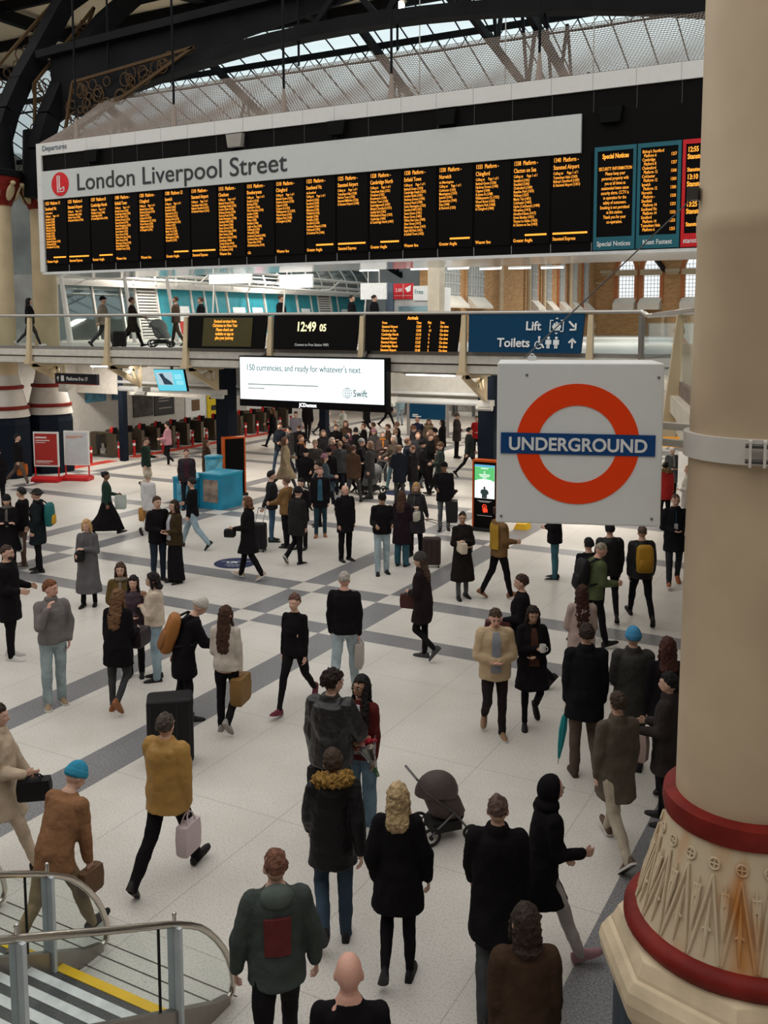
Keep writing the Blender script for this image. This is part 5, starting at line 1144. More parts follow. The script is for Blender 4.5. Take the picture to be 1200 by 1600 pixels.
    # ---- top
    def ring(z, ex, n=24, a0=0., a1=2*PI, full=True):
        if z < .90:
            b_ = interp(tor, .90); l1, l2 = legpt(1, z+up_), legpt(-1, z+up_)
            k = (.90-z)/.5; rx_ = b_[0] + ex + flare*k + .01*k; ry_ = max(b_[1], .085 + abs(l1.y-l2.y)/2*.9) + ex + flare*k; cy = (l1.y+l2.y)/2*.9
        else:
            rx_, ry_, cy = interp(tor, z); rx_ += ex + (flare*.25 if z < 1.1 else 0); ry_ += ex
            if fit > .03 and .9 < z < 1.25: rx_ = max(rx_, .150 + ex); ry_ = max(ry_, .112+ex)
        cnt_ = n if full else n-1
        return [(rx_*math.cos(a0+(a1-a0)*i/cnt_), cy + ry_*math.sin(a0+(a1-a0)*i/cnt_), z+up_) for i in range(n)]
    m = MB(); st = m.mark()
    zs = []; z = hem
    while z < 1.40: zs.append(z); z += .09
    zs += [1.40, 1.445, 1.475]
    m.rings([[Vector(p) for p in ring(z, fit if z < 1.42 else fit*.5)] for z in zs]); m.xf(st, U)
    for sd in (1, -1):
        sh, el, wr, fa = armj[sd]
        m.caps(U(Vector((0, -.008, 1.405+up_))), .056+fit*.5, sh, .050+fit*.6); m.caps(sh, .053+fit*.85, el, .045+fit*.85); m.caps(el, .045+fit*.85, wr - fa*.012, .034+fit*.5)
    if 'collar' in extra or kind in ('leather',) or (hem < .80 and sum(map(ord, label)) % 3 and not any(e[0] in ('scarf', 'furhood', 'hood') for e in extra if isinstance(e, tuple)) and not shirt):
        st = m.mark(); m.rings([[Vector((r*math.cos(t), -.012+r*1.05*math.sin(t), z)) for t in [2*PI*i/16 for i in range(16)]] for r, z in ((.088, 1.42), (.094, 1.46), (.084, 1.505))]); m.V[st:] = [U(v + Vector((0, 0, up_))) for v in m.V[st:]]
    m.V = [v*s for v in m.V]
    nm = 'coat' if hem < .75 else ('jacket' if kind != 'knit' else 'sweater')
    o = m.obj(nm, cloth(top, kind if kind != 'knit' else 'wool'), root, 180); REMESH.append((o, q*1.15, 2, .017 if kind in ('leather', 'puffer') else .015, .13)); topo = o
    def patch(name, zlo, zhi, aw, off, col, ck='wool', mid=PI/2, parent=None, taper=1.):
        m = MB(); rr = []; nz = 8
        for k in range(nz+1):
            z = lerp(zlo, zhi, k/nz); w = aw*lerp(1, taper, k/nz); a_ = ring(z, fit+off+.012, 7, mid-w, mid+w, False); b_ = ring(z, fit-.02, 7, mid-w, mid+w, False)
            rr.append([U(Vector(p))*s for p in a_ + b_[::-1]])
        m.rings(rr); return m.obj(name, cloth(col, ck), parent or root, 60)
    if shirt: patch('shirt', max(hem+.04, .92), 1.43, .32, .004, shirt, 'wool', taper=.75)
    for e in extra:
        nm = e[0] if isinstance(e, tuple) else e
        if nm == 'scarf':
            m = MB(); m.tube([U(Vector((.082*math.cos(t*PI/8), -.008+.085*math.sin(t*PI/8), 1.455+up_+.01*math.sin(t*PI/8)))) for t in range(16)], .036, 8, True); m.V = [v*s for v in m.V]; m.obj('scarf', cloth(e[1]), root, 180)
            patch('scarf_end', 1.05, 1.43, .14, .012, e[1])
        elif nm == 'furhood':
            m = MB(); m.tube([U(Vector((.125*math.cos(t*PI/10), -.035+.125*math.sin(t*PI/10), 1.475+up_-.05*math.sin(t*PI/10)))) for t in range(20)], .056, 10, True); m.V = [v*s for v in m.V]; o = m.obj('fur_trim', cloth(e[1], 'fur'), root, 180); REMESH.append((o, q, 0, .045, .03))
            m = MB(); m.sph(U(Vector((0, -.10, 1.44+up_)))*s, (.125*s, .07*s, .11*s), 14, 8); m.obj('hood', cloth(top, kind), root, 180)
        elif nm == 'hood':
            m = MB(); m.sph(U(Vector((0, -.095, 1.45+up_)))*s, (.115*s, .07*s, .085*s), 14, 8); m.obj('hood', cloth(e[1] if isinstance(e, tuple) else top, kind), root, 180)
        elif nm == 'hoodup':
            m = MB(); m.sph((0, -.022, 1.612), (.105, .125, .130), 18, 12); m.V = [Hd(Vector((v.x, min(v.y, .055), v.z)))*s for v in m.V]; m.obj('hood', cloth(e[1]), root, 180)
        elif nm == 'glasses':
            m = MB()
            for sd in (1, -1):
                m.tube([Hd((sd*.031+.022*math.cos(t*PI/8), .1085, 1.604+.018*math.sin(t*PI/8)))*s for t in range(16)], .0022*s, 5, True); m.tube([Hd((sd*.053, .106, 1.608))*s, Hd((sd*.078, .0, 1.606))*s], .002*s, 5)
            m.tube([Hd((-.009, .110, 1.606))*s, Hd((.009, .110, 1.606))*s], .002*s, 5); m.obj('glasses', mat('thin_gold_frame', (.30, .20, .08), .3, .8), root, 60)
        elif nm == 'vest': patch('vest', .95, 1.40, .9, .012, e[1]); patch('vest', .95, 1.40, .9, .012, e[1], mid=-PI/2)
        elif nm == 'badge':
            patch('lanyard', 1.16, 1.42, .03, .006, (.03, .06, .12)); patch('badge', 1.10, 1.20, .16, .010, (.5, .5, .5))
        elif nm == 'beard':
            m = MB(); m.sph((0, .052, 1.545), (.056, .052, .042), 12, 8); m.V = [Hd(v)*s for v in m.V]; m.obj('beard', cloth(e[1], 'hair'), root, 180)
        elif nm == 'print':
            patch('back_print', 1.06, 1.32, .45, .004, e[1], mid=-PI/2)
        elif nm == 'lock':
            m = MB(); sd = e[1]; m.caps((sd*.078, .03, 1.60), .026, (sd*.085, .055, 1.47), .034, 8); m.V = [Hd(v) for v in m.V]; b_ = m.mark(); m.caps((sd*.085, .055, 1.47), .036, (sd*.088, .118, 1.33), .052, 8); m.caps((sd*.088, .118, 1.33), .052, (sd*.085, .135, 1.14), .040, 8); m.caps((sd*.12, .10, 1.33), .03, (sd*.115, .12, 1.14), .022, 8)
            m.V[b_:] = [U(v + Vector((0, 0, up_))) for v in m.V[b_:]]; m.V = [v*s for v in m.V]; o = m.obj('hair_lock', cloth(hairc, 'hair'), root, 180); REMESH.append((o, q, 1, .018, .035))
        elif nm == 'mask':
            m = MB(); m.sph((0, .066, 1.555), (.045, .048, .040), 12, 8); m.V = [Hd(v)*s for v in m.V]; m.obj('face_mask', cloth(e[1]), root, 180)
    # ---- hair and hats
    hc = cloth(hairc, 'hair')
    def shell(rx_, ry_, rz_, cz_, front, low, pull=.72):
        m = MB(); m.sph((0, -.006, cz_), (rx_, ry_, rz_), 24, 16)
        for i, v in enumerate(m.V):
            d = Vector((v.x/rx_, (v.y+.006)/ry_, (v.z-cz_)/rz_))
            hidden = (d.y > .15 and d.z < front + .25*abs(d.x)*-1 + .0) or d.z < low + (.35 if d.y > -.1 else 0)
            if hidden: m.V[i] = Vector((v.x*pull, (v.y+.006)*pull-.006, cz_ + (v.z-cz_)*pull))
        return m
    if hair in ('short', 'long', 'bun', 'bob', 'curly', 'crop', 'pony'):
        big = {'curly': .014, 'crop': -.004}.get(hair, .004)
        m = shell(.084+big, .106+big, .110+big, 1.626, .42, -.55 if hair != 'crop' else -.35)
        if hair in ('long', 'bob'):
            zb = hairlen if hair == 'long' else 1.47
            wv = .074
            m.rings([[Vector((wx*math.cos(t), cy + wy*math.sin(t), z)) for t in [2*PI*i/16 for i in range(16)]] for z, wx, wy, cy in ((1.68, .06, .05, -.05), (1.60, .088, .06, -.055), (1.50, .092, .052, -.062), (lerp(1.5, zb, .5), .105, .050, -.092), (zb+.02, .085, .036, -.108), (zb-.02, .035, .02, -.105))])
            for sd in (1, -1):
                m.caps((sd*.074, .02, 1.64), .024, (sd*.082, .012, 1.50), .024, 8)
                if hair == 'long': m.caps((sd*.082, .012, 1.50), .024, (sd*.098, .045, max(zb, 1.36)), .016, 8)
        if hair == 'bun': m.sph((0, -.095, 1.69), (.042, .042, .040), 12, 8)
        if hair == 'pony': m.caps((0, -.10, 1.66), .032, (0, -.135, 1.45), .022, 8)
        m.V = [Hd(v)*s for v in m.V]; o = m.obj('hair', hc, root, 180); REMESH.append((o, q*.8, 1, .030 if hair == 'curly' else .016, .035))
    elif hair == 'fringe':
        m = shell(.080, .102, .104, 1.618, .55, -.5); 
        for i, v in enumerate(m.V):
            if v.z > 1.655: m.V[i] = Vector((v.x*.9, v.y*.9, 1.655))
        m.V = [Hd(v)*s for v in m.V]; o = m.obj('hair', hc, root, 180); REMESH.append((o, q*.8, 1, .01, .03))
    elif hair in ('beanie', 'cap', 'hat', 'headscarf'):
        m = MB(); m.sph((0, -.006, 1.640), (.092, .112, .108 if hair != 'beanie' else .118), 20, 14)
        m.V = [Vector((v.x, v.y, max(v.z, 1.628 - (.03 if v.y < 0 else 0)))) for v in m.V]
        if hair == 'beanie': m.rings([[Vector((.096*math.cos(t), -.006+.117*math.sin(t), z)) for t in [2*PI*i/20 for i in range(20)]] for z in (1.615, 1.665)])
        if hair == 'cap': m.rings([[Vector((x, y, z)) for x, y in ((-.07, .07), (.07, .07), (.055, .17), (-.055, .17))] for z in (1.648, 1.656)])
        if hair == 'hat': m.rings([[Vector((r_*math.cos(t), -.006+r_*1.1*math.sin(t), z)) for t in [2*PI*i/24 for i in range(24)]] for r_, z in ((.09, 1.66), (.145, 1.648), (.145, 1.640), (.09, 1.640))])
        if hair == 'headscarf':
            m = MB(); m.sph((0, -.012, 1.605), (.098, .118, .132), 20, 14); m.V = [Vector((v.x, min(v.y, .045), v.z)) for v in m.V]; m.sph((0, -.02, 1.47), (.12, .11, .07), 14, 8)
        m.V = [Hd(v)*s for v in m.V]; o = m.obj({'headscarf': 'headscarf', 'beanie': 'beanie', 'cap': 'cap', 'hat': 'hat'}[hair], cloth(hairc), root, 180); REMESH.append((o, q*.9, 1, 0, 0))
        if hairlen < 1.3 and hair != 'headscarf':
            m = MB(); m.rings([[Vector((wx*math.cos(t), cy + wy*math.sin(t), z)) for t in [2*PI*i/16 for i in range(16)]] for z, wx, wy, cy in ((1.64, .086, .06, -.045), (1.50, .092, .052, -.062), (1.38, .10, .048, -.095), (hairlen, .06, .03, -.108))]); m.V = [Hd(v)*s for v in m.V]; o = m.obj('hair', cloth((.06, .035, .02), 'hair'), root, 180); REMESH.append((o, q, 1, .015, .035))
    rot = Matrix.Rotation(R(28.5 - head), 3, 'Z')
    W = lambda v: Vector(loc) + rot @ Vector(v)
    info = {'root': root, 'W': W, 's': s, 'rot': rot, 'up': up_, 'U': U, 'hand': {sd: (armj[sd][2] + armj[sd][3]*.09)*s for sd in (1, -1)}, 'yaw': R(28.5 - head)}
    local_done(root); PEOPLE.append(root)
    return info
PEOPLE = []
# ---------------------------------------------------------------- things people carry
def backpack(p, label, col, col2=None, side=0., z=1.20, size=1.0, kind='puffer'):
    s, U, up_ = p['s'], p['U'], p['up']; t = thing('backpack', label, 'backpack', p['W']((0, -.2, z))); t.rotation_euler = (0, 0, p['yaw']); t['_local'] = 1; WLOC[t.name] = Vector((0, 0, 0))
    o_ = Vector((0, -.2, z)); f = lambda v: (U(Vector(v) + Vector((0, -.03 if v[1] < -.1 else 0, up_)))*s) - o_
    m = MB(); m.rings([[Vector((side + w*size*math.copysign(abs(math.cos(a))**.6, math.cos(a)), -.215 + d*size*math.copysign(abs(math.sin(a))**.6, math.sin(a)), z + zz*size)) for a in [2*PI*i/20 for i in range(20)]] for zz, w, d in ((-.24, .11, .05), (-.22, .14, .08), (0, .15, .095), (.18, .14, .08), (.235, .10, .05), (.24, .04, .02))])
    m.V = [f(v) for v in m.V]; m.obj('body', cloth(col, kind), t, 60)
    m = MB(); m.rings([[Vector((side + w*size*math.cos(a), -.295 + d*size*math.sin(a), z + zz*size)) for a in [2*PI*i/16 for i in range(16)]] for zz, w, d in ((-.20, .09, .03), (-.17, .12, .045), (-.03, .11, .045), (0, .08, .03))]); m.V = [f(v) for v in m.V]; m.obj('pocket', cloth(col2 or col, kind), t, 60)
    for sd in (1, -1):
        m = MB(); m.tube([f((side+sd*.09, -.16, z+.19)), f((side+sd*.10, -.08, 1.475)), f((side+sd*.115, .06, 1.44)), f((side+sd*.13, .15, 1.28)), f((side+sd*.19, .06, 1.12)), f((side+sd*.15, -.13, z-.15))], .017, 6); m.obj('strap', cloth((.015, .015, .016)), t, 60)
    local_done(t); return t
def handbag(p, label, hand, size=(.28, .10, .26), col=(.3, .2, .1), cat='bag', name='handbag', drop=.16, m_=None, marks=None):
    h = p['hand'][hand]; t = thing(name, label, cat, p['W'](h)); t.rotation_euler = (0, 0, p['yaw']); t['_local'] = 1; WLOC[t.name] = Vector((0, 0, 0))
    w, d, hh = size; mm = m_ or cloth(col, 'puffer')
    drop = min(drop, max(.03, h.z - hh - .03))
    m = MB(); m.rings([[Vector((d*a*k, w*b*k, z)) for a, b in ((-.5, -.46), (0, -.5), (.5, -.46), (.5, .46), (0, .5), (-.5, .46))] for z, k in ((-drop-hh, .82), (-drop-hh*.9, .95), (-drop-hh*.4, 1), (-drop, .92))]); m.obj('body', mm, t, 40)
    for sd in (-1, 1):
        m = MB(); m.tube([(sd*d*.35, -w*.25, -drop-.02), (sd*d*.15, -w*.15, -drop*.35), (0, 0, 0), (sd*d*.15, w*.15, -drop*.35), (sd*d*.35, w*.25, -drop-.02)], .008, 5); m.obj('handle', mm, t, 60)
    local_done(t); return t
def suitcase(label, x, y, yaw, col, h=.62, w=.40, d=.25, handle=True, hpos=None, hard=False, z=0):
    t = thing('suitcase', label, 'suitcase', (x, y, z), rotz=yaw); mm = cloth(col, 'puffer')
    m = MB(); m.box((0, 0, .06 + h/2), (w, d, h)); o = m.obj('body', mm, t); b_ = o.modifiers.new('edge', 'BEVEL'); b_.width = .05; b_.segments = 3; BAKE.append(o)
    m = MB()
    for k in range(4): m.b2((-w*.42+k*w*.28-.012, -d/2-.008, .12), (-w*.42+k*w*.28+.012, -d/2+.004, h))
    m.obj('ribs' if hard else 'pocket', cloth(tuple(c*1.5+.004 for c in col), 'puffer'), t)
    for sx in (-1, 1):
        for sy in (-1, 1): m = MB(); m.cyl((sx*w*.38-.012, sy*d*.36, .035), (sx*w*.38+.012, sy*d*.36, .035), .035); m.obj('wheel', RUBBER, t, 60)
    if handle:
        m = MB(); top = Vector((0, d*.3, 1.02)) if hpos is None else Matrix.Rotation(-yaw, 3, 'Z') @ (Vector(hpos) - Vector((x, y, 0)))
        for sx in (-.09, .09): m.bar((sx, d*.3, h), (top.x+sx, top.y, top.z), .014, .014)
        m.bar((top.x-.1, top.y, top.z), (top.x+.1, top.y, top.z), .025, .025); m.obj('handle', mat('handle_grey', (.25, .25, .25), .4, .6), t)
    local_done(t); return t

K = (.009, .008, .009); K2 = (.016, .015, .016); N = (.013, .016, .023); G = (.15, .14, .14); DG = (.045, .045, .047); BR = (.07, .04, .026); TAN = (.33, .20, .11); BEI = (.47, .37, .27); MUS = (.34, .185, .05); WH = (.58, .56, .53); LD = (.27, .36, .41); DD = (.035, .055, .08); MD = (.12, .19, .25); PK = (.40, .20, .24); GN = (.10, .14, .055); RD = (.33, .015, .015); TL = (.02, .12, .13); OR = (.45, .16, .03); CR = (.52, .46, .38); PU = (.06, .03, .05)
p = person('man in black leather jacket seen from behind, facing the long-haired woman with flowers', (-4.961, 7.998, 0.00), H=1.84, head=20, pose='ease', arms=('down','hug'), look=(38,6), skin=0, top=K2, kind='leather', hem=.82, fit=.085, flare=.0, leg=K, hair='curly', hairc=(.02,.012,.009), extra=('collar',), q=.0065)
handbag(p, 'small dark crossbody bag with red white trim at the leather-jacketed man hip', -1, (.20,.10,.20), K2, drop=.02)
p = person('woman with long dark hair, glasses and maroon jacket holding a bouquet', (-4.837, 8.391, 0.00), H=1.67, head=205, pose='stand', sex='f', arms=('down','belly'), look=(12,-4), skin=1, top=(.10,.018,.016), hem=.84, fit=.03, leg=MD, width=1.5, shoe=WH, hair='long', hairc=(.010,.007,.007), hairlen=1.12, shirt=(.55,.55,.58), extra=('glasses',('lock',-1)), q=.0065)
BOUQ = p
p = person('person in black coat with tan fur hood walking away behind the couple', (-4.135, 6.686, 0.00), H=1.72, head=352, pose='pass', arms=('fwd','back'), top=K, hem=.70, fit=.06, flare=.03, kind='puffer', leg=DD, width=1.1, hair='short', hairc=(.05,.03,.02), extra=(('furhood',(.30,.175,.05)),), face=False, q=.008)
p = person('blond woman in black coat with pale sleeves and black leggings walking away', (-3.421, 6.519, 0.00), H=1.66, head=4, pose='pass', sex='f', arms=('pocket','wide'), top=K, hem=.62, fit=.05, flare=.05, leg=K, legk='wool', width=.75, shoe=K, hair='long', hairc=(.42,.30,.16), hairlen=1.36, face=False, q=.008)
PALE = p
p = person('bald man in black coat at lower right walking away past the dark hooded figure', (-2.607, 6.625, 0.00), H=1.74, head=5, pose='walk', arms=('fwd','down'), top=K, hem=.62, fit=.06, flare=.03, leg=DG, hair='crop', hairc=(.10,.06,.05), skin=0, face=False, q=.008)
p = person('person with dark headscarf and pink shoes striding right beside the bald man', (-2.470, 7.242, 0.00), H=1.66, head=75, pose='walk', sex='f', arms=('fwd','hold'), lean=8, top=K, hem=.62, fit=.04, leg=(.36,.33,.32), shoe=(.30,.16,.18), hair='headscarf', hairc=K, q=.008)
p = person('man in grey-green hooded jacket with dark red back print at the bottom edge', (-3.660, 5.155, 0.00), H=1.76, head=350, pose='walk', arms=('wide','wide'), look=(-8,0), top=(.055,.065,.06), hem=.80, fit=.05, leg=K, hair='crop', hairc=(.16,.07,.045), skin=0, extra=(('hood',(.10,.12,.11)),('print',(.13,.03,.03))), face=False, q=.008)
p = person('bald person in black, only head and shoulders showing at the bottom edge', (-2.633, 4.412, 0.00), H=1.76, head=0, pose='stand', top=K, hair='bald', skin=3, face=False, q=.0075)
p = person('person with dark brown hair and long brown coat at the bottom edge', (-1.931, 5.404, 0.00), H=1.74, head=0, pose='walk', sex='f', arms=('down','down'), top=(.055,.032,.02), hem=.45, fit=.06, flare=.05, leg=K, hair='bob', hairc=(.030,.019,.013), face=False, q=.0075)
p = person('person in mustard padded jacket and black wide trousers walking away left', (-6.009, 6.709, 0.00), H=1.68, head=20, pose='walk', arms=('fwd','down'), top=(.36,.20,.055), kind='puffer', hem=.78, fit=.09, flare=.03, leg=K, legk='wool', width=1.25, hair='short', hairc=(.07,.05,.04), face=False, q=0.01)
handbag(p, 'white and pink shopping bag held by the person in mustard jacket', 1, (.30,.12,.30), (.55,.45,.46), drop=.12)
p = person('person in blue beanie, brown jacket and khaki trousers behind the glass stair railing', (-6.169, 5.462, 0.00), H=1.62, head=25, pose='walk', arms=('hold','down'), look=(20,10), lean=24, top=(.24,.12,.06), hem=.80, fit=.05, leg=(.25,.18,.10), legk='wool', hair='beanie', hairc=(.04,.25,.38), face=False, q=0.0075)
handbag(p, 'brown shoulder bag worn by the person in blue beanie', 1, (.26,.10,.22), (.13,.07,.035), drop=.0)
p = person('person in beige coat cut by the left edge above the stair railing', (-7.545, 6.055, 0.00), H=1.72, head=80, pose='walk', sex='f', arms=('fwd','hold'), top=BEI, hem=.62, fit=.05, leg=BEI, legk='wool', hair='short', face=False, q=0.01)
handbag(p, 'black bag held out by the beige coated person at the left edge', 1, (.34,.14,.20), K, drop=.05)
p = person('red-haired man in grey collared sweater and pale jeans with hand on chin', (-10.311, 9.253, 0.00), H=1.78, head=150, pose='ease', arms=('pocket','chin'), look=(-40,-4), top=(.17,.155,.15), kind='knit', hem=.88, fit=.045, flare=.0, leg=(.30,.37,.38), width=1.35, shoe=(.30,.21,.13), sole=WH, hair='short', hairc=(.16,.06,.025), skin=3, extra=('collar',), q=0.01)
p = person('bearded man in black coat and white trainers standing at the left edge', (-12.381, 10.258, 0.00), H=1.84, head=95, pose='ease', arms=('hold','hold'), top=K, hem=.60, fit=.05, leg=K, legk='wool', shoe=WH, sole=WH, hair='crop', hairc=(.05,.03,.022), extra=(('beard',(.05,.03,.022)),), q=0.013)
p = person('person in black coat, beanie and grey scarf behind the bearded man', (-16.733, 13.919, 0.00), H=1.68, head=165, pose='stand', sex='f', arms=('fold','fold'), top=K, hem=.50, fit=.05, flare=.10, leg=K, hair='beanie', hairc=K2, hairlen=1.25, extra=(('scarf',(.10,.09,.085)),), q=0.013)
p = person('person in dark brimmed hat and long dark coat with a teal backpack', (-16.219, 14.275, 0.00), H=1.80, head=268, pose='ease', arms=('pocket','fwd'), top=(.012,.016,.018), hem=.60, fit=.05, flare=.03, leg=K, legk='wool', hair='hat', hairc=(.03,.028,.026), q=0.013)
backpack(p, 'teal backpack with yellow lower pocket on the man in brimmed hat', (.015,.13,.13), (.55,.30,.02))
p = person('man in brown trousers standing half hidden beside the teal backpack wearer', (-16.865, 14.425, 0.00), H=1.76, head=275, pose='ease', arms=('down','down'), top=K, hem=.80, fit=.04, leg=(.11,.065,.05), shoe=(.12,.10,.09), sole=WH, hair='short', hairc=K2, q=0.017, face=False)
handbag(p, 'pale plastic bag held low beside the brown trousers', -1, (.26,.10,.30), (.50,.52,.46), drop=.10)
p = person('blond woman in long grey coat over black, looking at a phone', (-13.406, 12.953, 0.00), H=1.66, head=178, pose='ease', sex='f', arms=('chest','hold'), look=(5,8), top=(.105,.10,.105), hem=.28, fit=.035, flare=.05, leg=K, legk='wool', width=.9, hair='bob', hairc=(.50,.31,.13), shirt=(.09,.085,.09), shoe=K, q=0.013)
handbag(p, 'black shoulder bag at the waist of the blond grey-coated woman', -1, (.26,.14,.18), K, drop=.06)
p = person('woman with long brown hair and olive-brown jacket facing us near the grey sweater man', (-10.592, 10.898, 0.00), H=1.62, head=172, pose='stand', sex='f', arms=('belly','belly'), top=(.11,.07,.025), hem=.72, fit=.05, leg=K, hair='long', hairc=(.06,.03,.018), hairlen=1.18, skin=0, extra=(('scarf',(.20,.16,.12)),), q=0.013)
p = person('dark-haired person in plum jacket just behind the brown-haired walker', (-10.067, 10.615, 0.00), H=1.55, head=175, pose='stand', sex='f', arms=('belly','belly'), top=(.05,.03,.04), kind='puffer', hem=.75, fit=.06, leg=K, hair='long', hairc=(.015,.010,.009), hairlen=1.2, face=False, q=0.01)
p = person('dark-haired woman in short cream jacket and jeans seen in profile', (-9.686, 10.644, 0.00), H=1.64, head=262, pose='stand', sex='f', arms=('chest','strap'), look=(0,8), top=(.56,.46,.36), kind='puffer', hem=.90, fit=.07, flare=.0, leg=LD, width=1.2, hair='bob', hairc=(.012,.009,.008), q=0.01)
handbag(p, 'small dark bag on the shoulder of the cream-jacketed woman', -1, (.16,.08,.14), K2, drop=.02)
p = person('woman with light brown hair, black coat and tan ankle boots walking away', (-9.353, 9.512, 0.00), H=1.70, head=12, pose='passm', sex='f', arms=('down','hold'), lean=6, top=K, hem=.66, fit=.05, flare=.04, leg=DG, width=.78, shoe=(.24,.09,.035), hair='long', hairc=(.15,.075,.035), hairlen=1.18, face=False, q=0.01)
handbag(p, 'dark plum padded bag beside the light-brown-haired walker', 1, (.36,.20,.24), (.03,.02,.025), drop=.0)
p = person('person in white knitted beanie and black coat bending over luggage', (-8.359, 9.716, 0.00), H=1.70, head=70, pose='ease', arms=('pull','push'), lean=18, look=(0,15), top=K, hem=.62, fit=.06, flare=.04, leg=K, hair='beanie', hairc=(.50,.46,.41), face=False, q=0.01)
backpack(p, 'orange-brown backpack on the person in white beanie', (.30,.12,.03), (.22,.09,.03))
suitcase('large black suitcase topped with a cream cover in front of the white beanie person', p['root'].location.x+.72, p['root'].location.y-1.10, R(40), K, h=.80, w=.55, d=.36, handle=False)
CRM = p
p = person('woman with long auburn-brown hair in cream top and black trousers walking away', (-7.608, 9.688, 0.00), H=1.68, head=15, pose='passm', sex='f', arms=('hold','down'), top=(.50,.44,.38), kind='knit', hem=.86, fit=.045, leg=K, legk='wool', width=.9, shoe=(.25,.23,.21), hair='long', hairc=(.055,.024,.014), hairlen=1.12, face=False, q=0.01)
handbag(p, 'brown bag carried by the woman in cream top', 1, (.38,.16,.36), (.20,.11,.035), drop=.0)
p = person('thin dark figure in black with maroon shoes beside the pale blue jeans man', (-7.218, 10.704, 0.00), H=1.66, head=200, pose='walk', sex='f', arms=('down','down'), top=K, hem=.84, fit=.015, leg=K, width=.7, shoe=(.12,.02,.035), hair='short', hairc=(.12,.06,.045), face=False, q=0.01)
p = person('white-haired man in black jacket and pale blue jeans walking away past the couple', (-6.890, 11.492, 0.00), H=1.78, head=10, pose='step', arms=('down','down'), top=K, hem=.86, fit=.05, flare=.0, leg=(.36,.43,.46), width=1.2, hair='crop', hairc=(.38,.34,.30), skin=3, face=False, q=0.01)
handbag(p, 'pale carrier bag in the hand of the white-haired man', 1, (.24,.10,.36), (.40,.36,.33), drop=.06)
p = person('person in dark coat with maroon shoulder bag walking right of the white-haired man', (-6.524, 13.319, 0.00), H=1.72, head=290, pose='pass', sex='f', arms=('belly','down'), lean=5, top=(.018,.013,.013), hem=.62, fit=.05, leg=K, width=.8, shoe=DG, hair='beanie', hairc=(.05,.045,.042), hairlen=1.25, face=False, q=0.01)
handbag(p, 'maroon bag on the dark-coated walker near the centre', -1, (.28,.12,.22), (.06,.02,.018), drop=.04)
p = person('woman with pale bag over green top and black flared skirt walking alone at left', (-17.629, 17.721, 0.00), H=1.62, head=85, pose='walk', sex='f', arms=('hold','down'), top=(.02,.045,.035), hem=.90, fit=.025, leg=K, legk='wool', width=1.2, skirt=(.14,K,.05), hair='bun', hairc=K, skin=2, q=0.017, face=False)
handbag(p, 'pale mint tote bag on the shoulder of the woman in black skirt', -1, (.30,.16,.36), (.48,.54,.50), drop=.0)
p = person('man in black jacket standing close behind the brown-coated woman', (-13.402, 14.884, 0.00), H=1.78, head=140, pose='stand', arms=('down','belly'), top=K, hem=.80, fit=.05, leg=(.02,.03,.045), hair='short', hairc=(.05,.025,.015), q=0.013)
p = person('woman in dark olive coat, white top and long black skirt beside the black-jacketed man', (-13.034, 14.982, 0.00), H=1.72, head=225, pose='stand', sex='f', arms=('belly','belly'), top=(.045,.03,.014), hem=.80, fit=.05, leg=K, skirt=(.06,K,.06), hair='long', hairc=(.03,.017,.012), hairlen=1.2, shirt=(.42,.43,.47), q=0.013)
p = person('person in white top with mustard bag walking away behind the standing pair', (-16.498, 18.020, 0.00), H=1.62, head=20, pose='pass', sex='f', arms=('down','down'), top=(.55,.54,.54), hem=.70, fit=.05, leg=WH, legk='wool', hair='short', hairc=(.40,.34,.26), face=False, q=0.017)
handbag(p, 'round mustard bag hanging beside the white-topped walker', -1, (.34,.14,.34), (.38,.19,.05), drop=.0)
p = person('person in dark green top and brown bag walking in front of the ticket gates', (-21.094, 22.967, 0.00), H=1.70, head=100, pose='pass', arms=('hold','down'), top=(.02,.035,.027), hem=.78, fit=.04, leg=CR, legk='wool', hair='short', hairc=(.09,.05,.035), q=0.017, face=False)
p = person('person in pink jacket passing close to the ticket gates', (-24.046, 27.374, 0.00), H=1.64, head=270, pose='pass', sex='f', arms=('hold','fwd'), top=(.36,.17,.21), kind='puffer', hem=.84, fit=.07, leg=K, hair='short', hairc=K, shoe=WH, q=0.017, face=False)
p = person('man in dark plum jacket standing left of the blue boxes', (-17.915, 21.167, 0.00), H=1.74, head=170, pose='stand', arms=('down','down'), top=(.02,.014,.018), kind='puffer', hem=.80, fit=.06, leg=N, hair='crop', hairc=(.10,.06,.045), shirt=(.05,.02,.03), q=0.017, face=False)
p = person('person with brown hair and dark coat behind the round blue container', (-19.053, 23.460, 0.00), H=1.68, head=100, pose='pass', sex='f', arms=('hold','hold'), top=BR, hem=.70, fit=.05, leg=K, hair='bob', hairc=(.10,.05,.025), q=0.017, face=False)
p = person('person in black with pale blue flared jeans walking in front of the blue boxes', (-14.660, 17.492, 0.00), H=1.72, head=285, pose='walk', sex='f', arms=('down','hold'), top=K, hem=.80, fit=.03, leg=LD, width=1.3, hair='short', hairc=(.02,.015,.012), q=0.017, face=False)
p = person('woman in black coat with brown bag and white trainers by the navy floor sticker', (-11.850, 15.891, 0.00), H=1.72, head=278, pose='step', sex='f', arms=('hold','down'), look=(0,5), top=K, hem=.55, fit=.05, flare=.05, leg=K, width=1.1, legk='wool', shoe=(.40,.30,.20), sole=WH, hair='bob', hairc=(.13,.06,.03), q=0.013)
handbag(p, 'black camera bag held out by the woman beside the floor sticker', -1, (.24,.16,.16), K, drop=.0)
p = person('person in black carrying an orange bag by the red poster stands', (-25.567, 21.797, 0.00), H=1.72, head=90, pose='walk', arms=('down','down'), top=K, hem=.80, fit=.05, leg=(.10,.07,.055), shoe=WH, hair='short', hairc=K, q=0.017, face=False)
